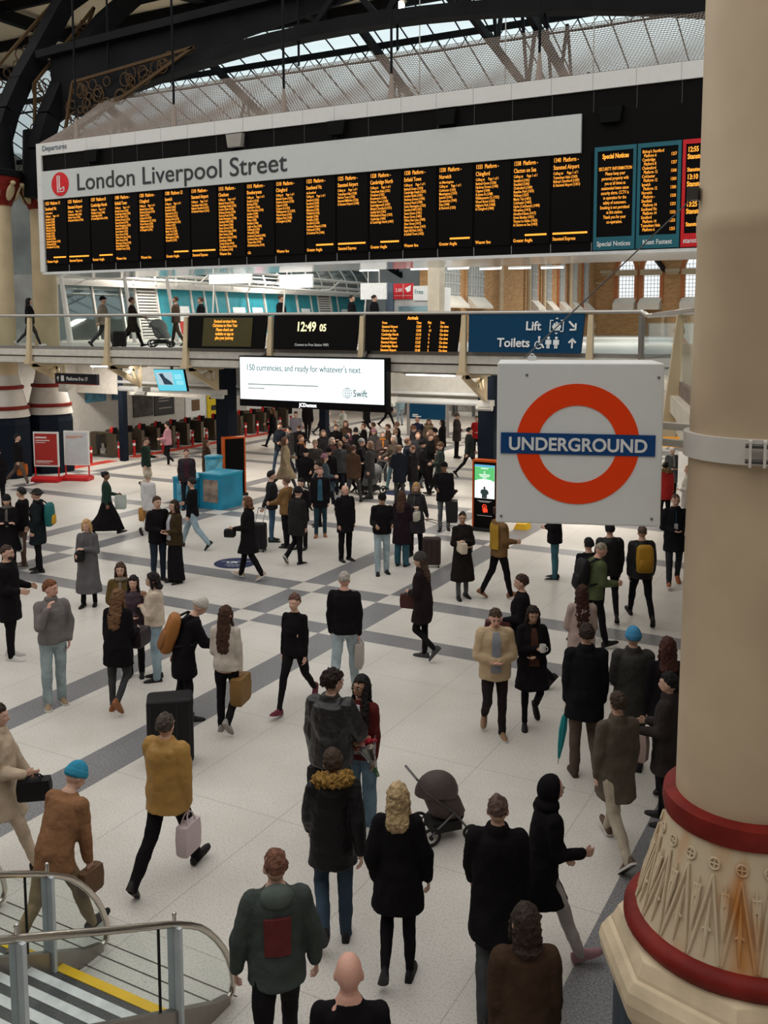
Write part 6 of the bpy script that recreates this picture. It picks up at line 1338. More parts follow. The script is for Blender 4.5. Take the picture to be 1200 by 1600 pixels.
handbag(p, 'bright orange carrier bag hanging by the poster stands', -1, (.36,.14,.38), (.50,.13,.02), drop=.06)
p = person('person in black cut by the left edge beside the cream column base', (-22.779, 18.705, 0.00), H=1.76, head=180, pose='stand', arms=('belly','belly'), top=K, hem=.70, fit=.05, leg=K, hair='hat', hairc=K, q=0.017, face=False)
p = person('person in charcoal jacket and blue jeans standing over a black suitcase', (-13.432, 18.989, 0.00), H=1.74, head=80, pose='stand', arms=('down','pull'), top=(.02,.019,.021), hem=.80, fit=.05, leg=(.05,.10,.16), hair='short', hairc=K, q=0.017, face=False)
suitcase('upright black suitcase beside the charcoal-jacketed person', p['root'].location.x+.30, p['root'].location.y-1.0, R(20), K, h=.62, hpos=(p['root'].location.x+.25, p['root'].location.y-.75, .98))
p = person('person in tan jacket reaching forward in the group by the black suitcase', (-12.760, 18.636, 0.00), H=1.70, head=300, pose='ease', sex='f', arms=('push','push'), top=(.20,.11,.045), hem=.82, fit=.05, leg=K, hair='short', hairc=(.12,.07,.05), q=0.017, face=False)
p = person('person in dark coat walking away right of the upright black suitcase', (-11.655, 17.377, 0.00), H=1.72, head=35, pose='pass', arms=('down','down'), lean=8, top=(.02,.019,.019), hem=.66, fit=.05, leg=K, shoe=K, sole=WH, hair='beanie', hairc=K2, face=False, q=0.013)
p = person('person in black behind the tan jacket, cream scarf at the neck', (-12.364, 18.665, 0.00), H=1.68, head=200, pose='stand', sex='f', arms=('belly','belly'), top=K, hem=.70, fit=.05, leg=K, hair='short', hairc=K, extra=(('scarf',(.40,.36,.30)),), q=0.017, face=False)
p = person('man in black coat over blue shirt, dark jeans and brown shoes', (-12.678, 20.007, 0.00), H=1.76, head=178, pose='ease', arms=('down','down'), top=K, hem=.74, fit=.05, leg=(.02,.045,.06), width=.9, shoe=(.26,.11,.05), hair='crop', hairc=(.20,.10,.07), shirt=(.04,.10,.15), skin=3, q=0.017, face=False)
p = person('bald elderly man in black coat and trousers standing beside the man in cap', (-10.866, 18.184, 0.00), H=1.72, head=145, pose='stand', arms=('down','down'), top=K, hem=.66, fit=.05, leg=K, legk='wool', width=1.15, hair='bald', skin=3, q=0.013)
p = person('man in black cap and jacket with pale blue jeans reading something red', (-9.612, 17.600, 0.00), H=1.74, head=170, pose='ease', arms=('hold','hold'), look=(0,18), top=K, hem=.86, fit=.05, leg=(.32,.40,.43), width=1.25, shoe=K, hair='cap', hairc=K, skin=1, q=0.013)
p = person('woman with long brown hair, dark plum coat and teal flared jeans from behind', (-9.536, 18.374, 0.00), H=1.66, head=20, pose='stand', sex='f', arms=('belly','belly'), top=(.020,.012,.016), hem=.52, fit=.05, flare=.04, leg=(.035,.10,.13), width=1.6, hair='long', hairc=(.07,.032,.02), hairlen=1.24, face=False, q=0.013)
suitcase('dark brown suitcase standing beside the teal flared jeans', p['root'].location.x+.62, p['root'].location.y+.22, R(25), (.035,.022,.02), h=.60, handle=False)
p = person('blond woman in dark coat with a white bag pulling a grey suitcase', (-9.679, 19.350, 0.00), H=1.70, head=200, pose='ease', sex='f', arms=('pull','chest'), look=(-15,10), top=(.03,.028,.03), hem=.55, fit=.04, flare=.05, leg=K, hair='bob', hairc=(.40,.24,.10), extra=(('scarf',(.05,.045,.045)),), q=0.013)
handbag(p, 'white handbag on the arm of the blond woman with suitcase', 1, (.28,.10,.20), (.55,.52,.45), drop=.12)
suitcase('grey-black ribbed suitcase tilted on its long handle, right of the blond woman', p['root'].location.x+.95, p['root'].location.y+.55, R(30), (.05,.055,.06), h=.56, hpos=p['W'](p['hand'][-1]), hard=True)
p = person('man in black cap and jacket with grey jeans, big black backpack on his arm', (-10.256, 22.125, 0.00), H=1.76, head=185, pose='ease', arms=('down','hold'), look=(20,5), top=K, hem=.74, fit=.05, leg=(.09,.095,.10), shoe=K, hair='cap', hairc=K, skin=2, q=0.017, face=False)
handbag(p, 'large black rucksack hanging from the arm of the capped man', -1, (.42,.30,.55), K2, cat='backpack', name='rucksack', drop=.0)
p = person('woman in long black coat with cream handbag and dark boots, standing alone', (-7.370, 16.739, 0.00), H=1.70, head=165, pose='ease', sex='f', arms=('chest','belly'), look=(20,5), top=(.015,.012,.011), hem=.36, fit=.035, flare=.05, leg=(.10,.10,.105), width=.85, shoe=K, hair='crop', hairc=(.03,.02,.015), skin=1, q=0.013)
handbag(p, 'cream handbag held low by the woman in long black coat', -1, (.34,.12,.20), (.56,.48,.36), drop=.03)
p = person('man in brown jacket and mustard vest seen from the side near the orange kiosk', (-6.727, 17.031, 0.00), H=1.78, head=70, pose='step', arms=('down','hold'), top=(.17,.095,.04), hem=.80, fit=.05, leg=K, legk='wool', shoe=(.22,.10,.05), hair='bun', hairc=(.09,.04,.022), extra=(('vest',(.38,.22,.03)),), q=0.013)
p = person('person with brown hair in black coat walking by the farthest ticket gates', (-23.514, 33.408, 0.00), H=1.72, head=275, pose='walk', sex='f', arms=('hold','down'), top=K, hem=.66, fit=.05, leg=N, hair='long', hairc=(.12,.055,.025), hairlen=1.3, q=0.017, face=False)
p = person('person in lavender padded jacket near the farthest ticket gates', (-21.736, 32.494, 0.00), H=1.74, head=190, pose='walk', arms=('down','down'), top=(.25,.23,.28), kind='puffer', hem=.84, fit=.08, leg=DG, hair='short', hairc=K, q=0.017, face=False)
p = person('tall person all in black walking away under the big advert', (-23.277, 35.741, 0.00), H=1.84, head=10, pose='stepm', arms=('down','down'), top=K, hem=.80, fit=.04, leg=K, width=.8, hair='short', hairc=K, face=False, q=0.017)
p = person('woman in orange-brown top and short black skirt under the big advert', (-23.952, 38.106, 0.00), H=1.70, head=80, pose='walk', sex='f', arms=('hold','down'), top=(.30,.11,.03), hem=.92, fit=.05, leg=K, width=.7, skirt=(.52,K,.05), hair='bob', hairc=(.14,.06,.03), q=0.017, face=False)
p = person('person in pale grey-white coat passing under the right half of the advert', (-21.087, 35.140, 0.00), H=1.76, head=260, pose='walk', arms=('hold','hold'), top=(.48,.48,.44), hem=.60, fit=.08, flare=.04, leg=(.38,.37,.34), legk='wool', hair='beanie', hairc=(.45,.42,.37), q=0.017, face=False)
p = person('person in black coat far away below the advert corner', (-22.004, 38.826, 0.00), H=1.74, head=300, pose='walk', arms=('down','down'), top=K, hem=.66, fit=.06, leg=K, hair='short', hairc=K, face=False, q=0.017)
p = person('black-clad person at the very back left of the hanging blue sign', (-22.932, 42.642, 0.00), H=1.74, head=90, pose='walk', arms=('down','fwd'), top=K, hem=.75, fit=.05, leg=K, hair='short', hairc=K, q=0.017, face=False)
p = person('person in pale blue far away beside the hanging blue sign', (-22.944, 43.999, 0.00), H=1.72, head=180, pose='stand', arms=('down','down'), top=(.25,.36,.42), hem=.80, fit=.05, leg=(.28,.36,.42), hair='short', hairc=K, q=0.017, face=False)
p = person('bald man in navy coat standing below the hanging blue sign', (-16.083, 32.253, 0.00), H=1.78, head=170, pose='stand', arms=('down','down'), top=(.03,.035,.07), hem=.70, fit=.05, leg=N, hair='bald', skin=3, q=0.017, face=False)
p = person('woman with fur-trimmed hood below the hanging blue sign', (-15.624, 32.300, 0.00), H=1.70, head=178, pose='stand', sex='f', arms=('belly','belly'), top=(.16,.12,.085), hem=.65, fit=.05, leg=K, hair='bob', hairc=(.10,.06,.035), extra=(('furhood',(.40,.29,.17)),), q=0.017, face=False)
p = person('person in black at the right edge of the hanging blue sign', (-14.993, 32.138, 0.00), H=1.72, head=270, pose='stand', arms=('down','hold'), top=K, hem=.70, fit=.05, leg=K, hair='long', hairc=K, hairlen=1.3, q=0.017, face=False)
p = person('person in long beige trench coat at the left of the central crowd', (-17.153, 25.009, 0.00), H=1.74, head=85, pose='walk', sex='f', arms=('hold','pocket'), top=(.24,.19,.12), hem=.42, fit=.06, flare=.05, leg=DG, hair='bob', hairc=(.14,.07,.04), q=0.017, face=False)
p = person('person in black jacket with rust scarf right of the beige trench coat', (-16.892, 25.530, 0.00), H=1.74, head=110, pose='stand', arms=('belly','belly'), top=K, hem=.70, fit=.05, leg=K, hair='short', hairc=(.14,.06,.025), extra=(('scarf',(.25,.09,.03)),), q=0.017, face=False)
p = person('person in dark fleece with cap between the rust scarf and the dark grey coats', (-15.859, 24.748, 0.00), H=1.72, head=190, pose='stand', arms=('belly','belly'), top=(.04,.035,.03), hem=.80, fit=.06, leg=N, hair='cap', hairc=(.16,.12,.08), q=0.017, face=False)
p = person('person in navy jacket with striped cream scarf in the central crowd', (-13.373, 21.013, 0.00), H=1.70, head=260, pose='stand', sex='f', arms=('fold','fold'), top=N, hem=.76, fit=.05, leg=K, hair='short', hairc=K, extra=(('scarf',(.36,.30,.22)),), q=0.017, face=False)
p = person('grey-haired person in dark maroon coat in the central crowd', (-15.816, 25.692, 0.00), H=1.70, head=120, pose='stand', sex='f', arms=('belly','belly'), top=(.05,.022,.022), hem=.62, fit=.05, leg=K, hair='bob', hairc=(.30,.25,.22), q=0.017, face=False)
p = person('person in very long dark brown coat walking at the middle of the crowd', (-15.370, 25.790, 0.00), H=1.80, head=280, pose='step', arms=('down','down'), top=(.022,.015,.013), hem=.28, fit=.06, flare=.05, leg=K, hair='short', hairc=K, q=0.017, face=False)
p = person('person in blue-grey coat with pink hat behind the long dark brown coat', (-14.293, 22.798, 0.00), H=1.66, head=80, pose='walk', sex='f', arms=('down','hold'), top=(.05,.065,.08), hem=.62, fit=.05, leg=K, hair='beanie', hairc=(.28,.14,.18), hairlen=1.28, q=0.017, face=False)
p = person('person with grey beanie and black coat left of the orange scarf', (-14.742, 25.689, 0.00), H=1.72, head=100, pose='stand', arms=('fold','fold'), top=K, hem=.68, fit=.06, leg=K, hair='beanie', hairc=(.16,.15,.15), q=0.017, face=False)
p = person('person in black wearing a plum headscarf deep in the crowd', (-16.240, 27.442, 0.00), H=1.66, head=200, pose='stand', sex='f', arms=('belly','belly'), top=K, hem=.60, fit=.05, leg=K, hair='headscarf', hairc=(.08,.03,.045), q=0.017, face=False)
p = person('person with pink beanie between the grey beanie and the brown-haired jeans wearer', (-16.059, 28.833, 0.00), H=1.66, head=190, pose='stand', sex='f', arms=('belly','hold'), top=(.06,.055,.055), hem=.66, fit=.06, leg=K, hair='beanie', hairc=(.34,.16,.20), hairlen=1.28, q=0.017, face=False)
p = person('person with orange scarf and black trousers standing at the crowd front', (-15.283, 28.046, 0.00), H=1.68, head=175, pose='ease', sex='f', arms=('belly','chest'), top=(.07,.05,.045), hem=.70, fit=.05, leg=DG, hair='bob', hairc=(.22,.19,.17), extra=(('scarf',(.42,.15,.03)),), q=0.017, face=False)
p = person('person in brown coat and light blue jeans pushing a grey pushchair', (-14.093, 26.588, 0.00), H=1.74, head=230, pose='step', sex='f', arms=('push','push'), top=(.06,.045,.035), hem=.76, fit=.05, leg=(.14,.24,.28), hair='bob', hairc=(.26,.22,.19), q=0.017, face=False)
PRAM = p
p = person('person in navy parka beside the brown-coated pushchair owner', (-13.322, 26.056, 0.00), H=1.76, head=80, pose='step', arms=('down','fwd'), top=(.016,.022,.032), hem=.68, fit=.06, leg=K, hair='short', hairc=(.16,.08,.05), q=0.017, face=False)
p = person('bare-headed man in dark grey coat at the front of the dense crowd', (-13.675, 27.475, 0.00), H=1.80, head=170, pose='ease', arms=('hold','down'), top=(.025,.025,.028), hem=.66, fit=.06, leg=(.12,.13,.14), hair='crop', hairc=(.22,.12,.08), q=0.017, face=False)
p = person('person in black coat with pale bag between the dark grey coat and navy parka', (-13.519, 28.048, 0.00), H=1.70, head=120, pose='stand', sex='f', arms=('belly','fold'), top=K, hem=.60, fit=.05, leg=K, hair='short', hairc=(.09,.055,.04), q=0.017, face=False)
handbag(p, 'pale grey bag held in the dense crowd', 1, (.30,.12,.26), (.32,.31,.31), drop=.05)
p = person('person in dark green jacket and brown hat at the right of the dense crowd', (-12.367, 26.377, 0.00), H=1.70, head=270, pose='walk', arms=('hold','down'), top=(.025,.033,.03), hem=.76, fit=.05, leg=K, hair='beanie', hairc=(.10,.06,.04), q=0.017, face=False)
p = person('person in black puffer behind the dense crowd right of the navy coat', (-14.173, 28.566, 0.00), H=1.74, head=10, pose='stand', arms=('down','down'), top=K, kind='puffer', hem=.78, fit=.07, leg=K, hair='short', hairc=(.03,.02,.015), face=False, q=0.017)
p = person('person in dark jacket striding with legs apart by the orange kiosk pillar', (-13.027, 30.128, 0.00), H=1.76, head=80, pose='walk', arms=('fwd','back'), top=(.022,.026,.026), hem=.74, fit=.06, leg=K, width=.85, hair='short', hairc=K, q=0.017, face=False)
p = person('person in brown knit hat behind the strider near the navy pillar', (-15.357, 34.279, 0.00), H=1.76, head=110, pose='stand', arms=('belly','belly'), top=(.04,.032,.03), hem=.66, fit=.06, leg=K, hair='beanie', hairc=(.10,.075,.06), q=0.017, face=False)
p = person('person in red hooded jacket just left of the navy kiosk pillar', (-14.661, 34.625, 0.00), H=1.66, head=180, pose='stand', sex='f', arms=('belly','belly'), top=RD, hem=.80, fit=.05, leg=K, hair='short', hairc=(.10,.06,.04), q=0.017, face=False)
p = person('person in black jacket and blue jeans whose head the square sign hides', (-6.223, 18.878, 0.00), H=1.76, head=285, pose='stand', sex='f', arms=('belly','belly'), top=K, hem=.76, fit=.05, leg=(.045,.12,.15), width=1.0, shoe=K, sole=WH, hair='long', hairc=K, hairlen=1.2, q=0.013)
p = person('person in green jacket with black backpack looking right below the square sign', (-4.319, 15.103, 0.00), H=1.74, head=75, pose='step', arms=('down','hold'), look=(0,16), lean=8, top=(.085,.105,.05), hem=.82, fit=.06, leg=K, hair='crop', hairc=(.30,.26,.20), skin=3, q=0.013)
backpack(p, 'black backpack on the person in green jacket', K)
p = person('woman with long dark auburn hair and pale pink coat seen from behind', (-3.836, 12.882, 0.00), H=1.66, head=5, pose='stand', sex='f', arms=('belly','hold'), top=(.36,.27,.24), hem=.50, fit=.05, flare=.04, leg=K, hair='long', hairc=(.045,.016,.010), hairlen=1.12, face=False, q=0.01)
handbag(p, 'white and green tote bag beside the auburn-haired woman', 1, (.34,.14,.40), (.42,.46,.32), drop=.04)
p = person('man in dark jacket with mustard-yellow backpack walking away', (-3.969, 16.912, 0.00), H=1.76, head=2, pose='walkm', arms=('down','down'), top=(.016,.015,.016), kind='puffer', hem=.80, fit=.06, leg=K, legk='wool', width=.9, hair='crop', hairc=(.10,.065,.05), face=False, q=0.013)
backpack(p, 'mustard-yellow backpack on the man in dark jacket', (.36,.19,.015), (.30,.15,.012))
p = person('person in black puffer jacket walking just left of the yellow backpack', (-4.495, 16.717, -0.00), H=1.74, head=5, pose='stepm', arms=('down','down'), top=K, kind='puffer', hem=.80, fit=.07, leg=K, width=.8, hair='short', hairc=K, face=False, q=0.013)
p = person('person in black jacket below the sign left of the black puffer jacket', (-4.605, 15.786, 0.00), H=1.70, head=350, pose='walk', arms=('down','down'), top=K, hem=.70, fit=.05, leg=K, hair='short', hairc=K, face=False, q=0.013)
p = person('man in dark suit with white badge and brown shoes beside the near column', (-3.924, 19.494, 0.00), H=1.86, head=190, pose='step', arms=('hold','belly'), top=(.010,.010,.012), hem=.66, fit=.05, flare=.03, leg=(.022,.025,.03), shoe=(.30,.09,.03), hair='crop', hairc=(.10,.055,.04), extra=('badge',), q=0.013)
p = person('person in red coat with fur hood half hidden by the square sign', (-5.384, 25.327, 0.00), H=1.68, head=30, pose='stand', sex='f', arms=('down','down'), top=RD, kind='puffer', hem=.72, fit=.07, leg=K, hair='short', hairc=K, extra=(('furhood',(.24,.15,.07)),), face=False, q=0.017)
p = person('person in grey coat and white bobble beanie beyond the red coat', (-5.912, 28.709, 0.00), H=1.66, head=175, pose='stand', sex='f', arms=('belly','belly'), top=(.10,.105,.11), hem=.62, fit=.06, leg=K, hair='beanie', hairc=(.52,.48,.47), hairlen=1.3, extra=(('scarf',(.34,.32,.31)),), q=0.017, face=False)
p = person('blond woman in pale coat just left of the near column edge', (-4.742, 25.029, 0.00), H=1.68, head=280, pose='stand', sex='f', arms=('belly','down'), top=(.36,.33,.30), hem=.60, fit=.05, leg=K, hair='long', hairc=(.46,.32,.18), hairlen=1.25, q=0.017, face=False)
p = person('person in black at the near column edge above the blond woman', (-5.450, 28.583, 0.00), H=1.74, head=180, pose='stand', arms=('belly','belly'), top=K, hem=.66, fit=.05, leg=K, hair='short', hairc=K, q=0.017, face=False)
p = person('man in beige shearling jacket over striped shirt walking toward us', (-4.465, 11.193, 0.00), H=1.70, head=180, pose='passm', arms=('belly','belly'), look=(0,14), top=(.45,.33,.20), kind='puffer', hem=.80, fit=.075, flare=.0, leg=(.02,.016,.016), legk='wool', width=.95, shoe=(.28,.17,.10), sole=WH, hair='short', hairc=(.06,.035,.022), shirt=(.24,.25,.28), skin=3, q=0.01)
p = person('woman in black coat with long dark hair and a white mug, beside the shearling man', (-4.142, 11.702, 0.00), H=1.64, head=178, pose='pass', sex='f', arms=('belly','chest'), look=(0,10), top=K, hem=.58, fit=.05, flare=.07, leg=K, width=.75, shoe=K, hair='long', hairc=(.022,.012,.009), hairlen=1.2, skin=1, shirt=(.07,.03,.022), q=0.01)
CUP = p
p = person('person in black with maroon bag walking behind the shearling jacket man', (-4.778, 12.993, 0.00), H=1.70, head=275, pose='walk', sex='f', arms=('hold','down'), top=K, hem=.66, fit=.05, leg=K, hair='short', hairc=(.05,.025,.018), skin=0, q=0.01)
handbag(p, 'dark maroon bag carried behind the shearling jacket man', -1, (.40,.16,.34), (.07,.02,.02), drop=.0)
p = person('man in black coat and brown trousers walking away with a teal umbrella', (-3.120, 10.674, 0.00), H=1.84, head=4, pose='passm', arms=('down','down'), top=(.010,.010,.012), hem=.66, fit=.055, flare=.03, leg=(.09,.065,.05), legk='wool', width=1.1, shoe=(.05,.03,.02), hair='short', hairc=(.03,.018,.012), face=False, q=0.01)
UMB = p
p = person('person with bright blue beanie in dark grey coat walking away beside the umbrella man', (-2.674, 11.083, 0.00), H=1.74, head=8, pose='pass', arms=('hold','fwd'), top=(.05,.047,.043), hem=.60, fit=.07, flare=.04, leg=(.05,.04,.035), legk='wool', hair='beanie', hairc=(.06,.24,.42), face=False, q=0.01)
p = person('dark-haired person in black jacket right of the blue beanie', (-2.225, 10.856, 0.00), H=1.74, head=5, pose='step', arms=('down','down'), top=K, hem=.70, fit=.05, leg=K, hair='long', hairc=(.06,.02,.014), hairlen=1.3, face=False, q=0.01)
p = person('person in black holding pale bags hard against the near column', (-2.032, 10.024, 0.00), H=1.66, head=300, pose='ease', sex='f', arms=('hold','hold'), top=(.035,.028,.027), hem=.62, fit=.05, leg=K, hair='short', hairc=K, q=0.01)
handbag(p, 'pale pinkish bag beside the near column', -1, (.36,.14,.30), (.36,.27,.24), drop=.02)
p = person('person in dark taupe coat and light beige trousers walking right of the teal umbrella', (-2.360, 9.213, 0.00), H=1.70, head=345, pose='walk', arms=('down','down'), top=(.10,.08,.062), hem=.64, fit=.04, leg=(.42,.36,.28), legk='wool', shoe=(.10,.06,.04), sole=WH, hair='short', hairc=(.05,.03,.02), face=False, q=0.01)
p = person('long-haired woman in black walking on the gallery beside the cream columns', (-26.244, 23.093, 4.50), H=1.70, head=75, pose='walk', sex='f', arms=('down','down'), top=K, hem=.84, fit=.06, leg=(.03,.03,.033), width=.8, shoe=WH, hair='long', hairc=K, hairlen=1.15, face=False, q=0.017)
p = person('person in cap and beige jacket on the gallery with a rolling case', (-23.270, 23.513, 4.50), H=1.72, head=85, pose='walk', arms=('down','back'), top=(.27,.22,.17), hem=.80, fit=.05, leg=(.06,.06,.065), hair='cap', hairc=K, face=False, q=0.017)
suitcase('small dark rolling case behind the capped person on the gallery', p['root'].location.x+.55, p['root'].location.y+.15, R(20), K, h=.5, handle=False, z=4.5)
p = person('person in dark brown coat on the gallery pushing a grey pushchair', (-22.938, 24.507, 4.50), H=1.70, head=85, pose='walk', sex='f', arms=('push','push'), top=(.035,.025,.02), hem=.55, fit=.05, leg=K, hair='short', hairc=(.10,.05,.03), face=False, q=0.017)
PRAM2 = p
p = person('person in brown jacket on the gallery in front of the red phone-shaped poster', (-22.699, 26.434, 4.50), H=1.72, head=275, pose='step', arms=('hold','down'), top=(.10,.065,.045), hem=.80, fit=.05, leg=(.06,.04,.03), hair='short', hairc=(.06,.035,.02), face=False, q=0.017)
p = person('person in black behind the message display on the gallery', (-21.865, 26.786, 4.50), H=1.74, head=275, pose='walk', arms=('hold','down'), top=K, hem=.70, fit=.05, leg=K, hair='short', hairc=(.07,.04,.03), face=False, q=0.017)
p = person('broad person in black behind the clock display on the gallery', (-19.741, 28.655, 4.50), H=1.80, head=95, pose='stand', arms=('wide','wide'), top=K, hem=.66, fit=.09, leg=K, hair='short', hairc=(.05,.03,.02), face=False, q=0.017)
p = person('left one of two dark-suited men above the clock display', (-16.933, 28.868, 4.50), H=1.76, head=85, pose='stand', arms=('down','down'), top=(.008,.008,.010), hem=.72, fit=.06, leg=K, hair='crop', hairc=(.02,.014,.01), q=.012, face=False)
p = person('right one of two dark-suited men above the arrivals display', (-16.211, 29.173, 4.50), H=1.76, head=70, pose='stand', arms=('down','down'), top=(.008,.008,.010), hem=.72, fit=.06, leg=K, hair='crop', hairc=(.02,.014,.01), q=.012, face=False)
p = person('dark-clothed figure packed into the blurred crowd beyond the centre of the floor', (-19.524, 28.156, 0.00), H=1.78, head=200, pose='walk', sex='f', arms=('hold','belly'), top=N, hem=0.78, fit=.05, leg=DD, hair='crop', hairc=(.08,.04,.025), face=False, q=0.017)
p['root']['group'] = 'figures packed in the far crowd'
p = person('dark-clothed figure packed into the blurred crowd beyond the centre of the floor', (-18.894, 27.831, 0.00), H=1.66, head=300, pose='step', sex='m', arms=('down','down'), top=(.05,.045,.045), hem=0.70, fit=.05, leg=N, hair='crop', hairc=K, face=False, q=0.017)
p['root']['group'] = 'figures packed in the far crowd'
p = person('dark-clothed figure packed into the blurred crowd beyond the centre of the floor', (-19.059, 28.688, 0.00), H=1.66, head=0, pose='stand', sex='m', arms=('down','down'), top=K, hem=0.70, fit=.05, leg=DD, hair='crop', hairc=(.08,.04,.025), face=False, q=0.017)
p['root']['group'] = 'figures packed in the far crowd'
p = person('dark-clothed figure packed into the blurred crowd beyond the centre of the floor', (-15.198, 23.230, 0.00), H=1.70, head=180, pose='walk', sex='m', arms=('hold','down'), top=K, hem=0.78, fit=.05, leg=DG, hair='beanie', hairc=K, face=False, q=0.017)
p['root']['group'] = 'figures packed in the far crowd'
p = person('dark-clothed figure packed into the blurred crowd beyond the centre of the floor', (-17.030, 27.097, 0.00), H=1.74, head=170, pose='ease', sex='f', arms=('down','down'), top=K2, hem=0.70, fit=.05, leg=K, hair='bob', hairc=(.2,.12,.08), face=False, q=0.017)
p['root']['group'] = 'figures packed in the far crowd'
p = person('dark-clothed figure packed into the blurred crowd beyond the centre of the floor', (-14.763, 23.797, 0.00), H=1.66, head=0, pose='stand', sex='m', arms=('down','down'), top=K, hem=0.70, fit=.05, leg=DD, hair='beanie', hairc=K, face=False, q=0.017)
p['root']['group'] = 'figures packed in the far crowd'
p = person('dark-clothed figure packed into the blurred crowd beyond the centre of the floor', (-17.676, 28.980, 0.00), H=1.70, head=180, pose='step', sex='m', arms=('belly','chest'), top=K, hem=0.70, fit=.05, leg=K, hair='short', hairc=(.08,.04,.025), face=False, q=0.017)
p['root']['group'] = 'figures packed in the far crowd'
p = person('dark-clothed figure packed into the blurred crowd beyond the centre of the floor', (-15.261, 25.240, 0.00), H=1.66, head=0, pose='stand', sex='f', arms=('belly','belly'), top=DG, hem=0.70, fit=.05, leg=N, hair='short', hairc=(.2,.12,.08), face=False, q=0.017)
p['root']['group'] = 'figures packed in the far crowd'
p = person('dark-clothed figure packed into the blurred crowd beyond the centre of the floor', (-14.102, 24.083, 0.00), H=1.78, head=20, pose='walk', sex='f', arms=('down','down'), top=BR, hem=0.78, fit=.05, leg=DG, hair='short', hairc=(.08,.04,.025), face=False, q=0.017)
p['root']['group'] = 'figures packed in the far crowd'
p = person('dark-clothed figure packed into the blurred crowd beyond the centre of the floor', (-17.018, 29.800, 0.00), H=1.70, head=270, pose='stand', sex='m', arms=('down','belly'), top=K, hem=0.70, fit=.05, leg=K, hair='crop', hairc=(.16,.08,.05), face=False, q=0.017)
p['root']['group'] = 'figures packed in the far crowd'
p = person('dark-clothed figure packed into the blurred crowd beyond the centre of the floor', (-14.121, 25.111, 0.00), H=1.74, head=270, pose='stand', sex='m', arms=('down','belly'), top=DG, hem=0.60, fit=.05, leg=DG, hair='bob', hairc=(.2,.12,.08), face=False, q=0.017)
p['root']['group'] = 'figures packed in the far crowd'
p = person('dark-clothed figure packed into the blurred crowd beyond the centre of the floor', (-16.925, 30.342, 0.00), H=1.70, head=300, pose='ease', sex='f', arms=('down','belly'), top=BR, hem=0.60, fit=.05, leg=N, hair='short', hairc=(.08,.04,.025), face=False, q=0.017)
p['root']['group'] = 'figures packed in the far crowd'
p = person('dark-clothed figure packed into the blurred crowd beyond the centre of the floor', (-16.037, 29.821, 0.00), H=1.70, head=270, pose='step', sex='f', arms=('hold','hold'), top=BR, hem=0.78, fit=.05, leg=N, hair='short', hairc=(.08,.04,.025), face=False, q=0.017)
p['root']['group'] = 'figures packed in the far crowd'
p = person('dark-clothed figure packed into the blurred crowd beyond the centre of the floor', (-16.158, 30.735, 0.00), H=1.70, head=300, pose='stand', sex='f', arms=('down','belly'), top=K, hem=0.60, fit=.05, leg=DG, hair='beanie', hairc=(.2,.12,.08), face=False, q=0.017)
p['root']['group'] = 'figures packed in the far crowd'
p = person('dark-clothed figure packed into the blurred crowd beyond the centre of the floor', (-13.055, 24.993, 0.00), H=1.70, head=0, pose='stand', sex='m', arms=('belly','chest'), top=N, hem=0.60, fit=.05, leg=DG, hair='short', hairc=(.2,.12,.08), face=False, q=0.017)
p['root']['group'] = 'figures packed in the far crowd'
p = person('dark-clothed figure packed into the blurred crowd beyond the centre of the floor', (-12.841, 25.452, 0.00), H=1.66, head=300, pose='stand', sex='f', arms=('belly','belly'), top=K2, hem=0.60, fit=.05, leg=DD, hair='crop', hairc=(.16,.08,.05), face=False, q=0.017)
p['root']['group'] = 'figures packed in the far crowd'
p = person('dark-clothed figure packed into the blurred crowd beyond the centre of the floor', (-12.993, 26.412, 0.00), H=1.66, head=90, pose='step', sex='f', arms=('down','hold'), top=K2, hem=0.70, fit=.05, leg=K, hair='beanie', hairc=K, face=False, q=0.017)
p['root']['group'] = 'figures packed in the far crowd'
p = person('dark-clothed figure packed into the blurred crowd beyond the centre of the floor', (-13.696, 28.414, 0.00), H=1.78, head=270, pose='stand', sex='m', arms=('down','down'), top=K2, hem=0.70, fit=.05, leg=DD, hair='bob', hairc=(.2,.12,.08), face=False, q=0.017)
p['root']['group'] = 'figures packed in the far crowd'
p = person('dark-clothed figure packed into the blurred crowd beyond the centre of the floor', (-13.896, 29.177, 0.00), H=1.78, head=300, pose='walk', sex='m', arms=('hold','down'), top=BR, hem=0.78, fit=.05, leg=K, hair='beanie', hairc=K, face=False, q=0.017)
p['root']['group'] = 'figures packed in the far crowd'
p = person('dark-clothed figure packed into the blurred crowd beyond the centre of the floor', (-15.229, 30.235, 0.00), H=1.70, head=100, pose='walk', sex='m', arms=('hold','chest'), top=DG, hem=0.60, fit=.05, leg=N, hair='beanie', hairc=(.16,.08,.05), face=False, q=0.017)
p['root']['group'] = 'figures packed in the far crowd'
p = person('dark-clothed figure packed into the blurred crowd beyond the centre of the floor', (-15.206, 28.829, 0.00), H=1.66, head=20, pose='step', sex='m', arms=('down','hold'), top=K, hem=0.70, fit=.05, leg=N, hair='beanie', hairc=(.2,.12,.08), face=False, q=0.017)
p['root']['group'] = 'figures packed in the far crowd'
p = person('dark-clothed figure packed into the blurred crowd beyond the centre of the floor', (-17.886, 30.001, 0.00), H=1.78, head=170, pose='walk', sex='f', arms=('down','down'), top=BR, hem=0.78, fit=.05, leg=K, hair='bob', hairc=(.16,.08,.05), face=False, q=0.017)
p['root']['group'] = 'figures packed in the far crowd'
p = person('dark-clothed figure packed into the blurred crowd beyond the centre of the floor', (-16.450, 28.272, 0.00), H=1.74, head=0, pose='ease', sex='f', arms=('belly','belly'), top=K, hem=0.70, fit=.05, leg=N, hair='short', hairc=K, face=False, q=0.017)
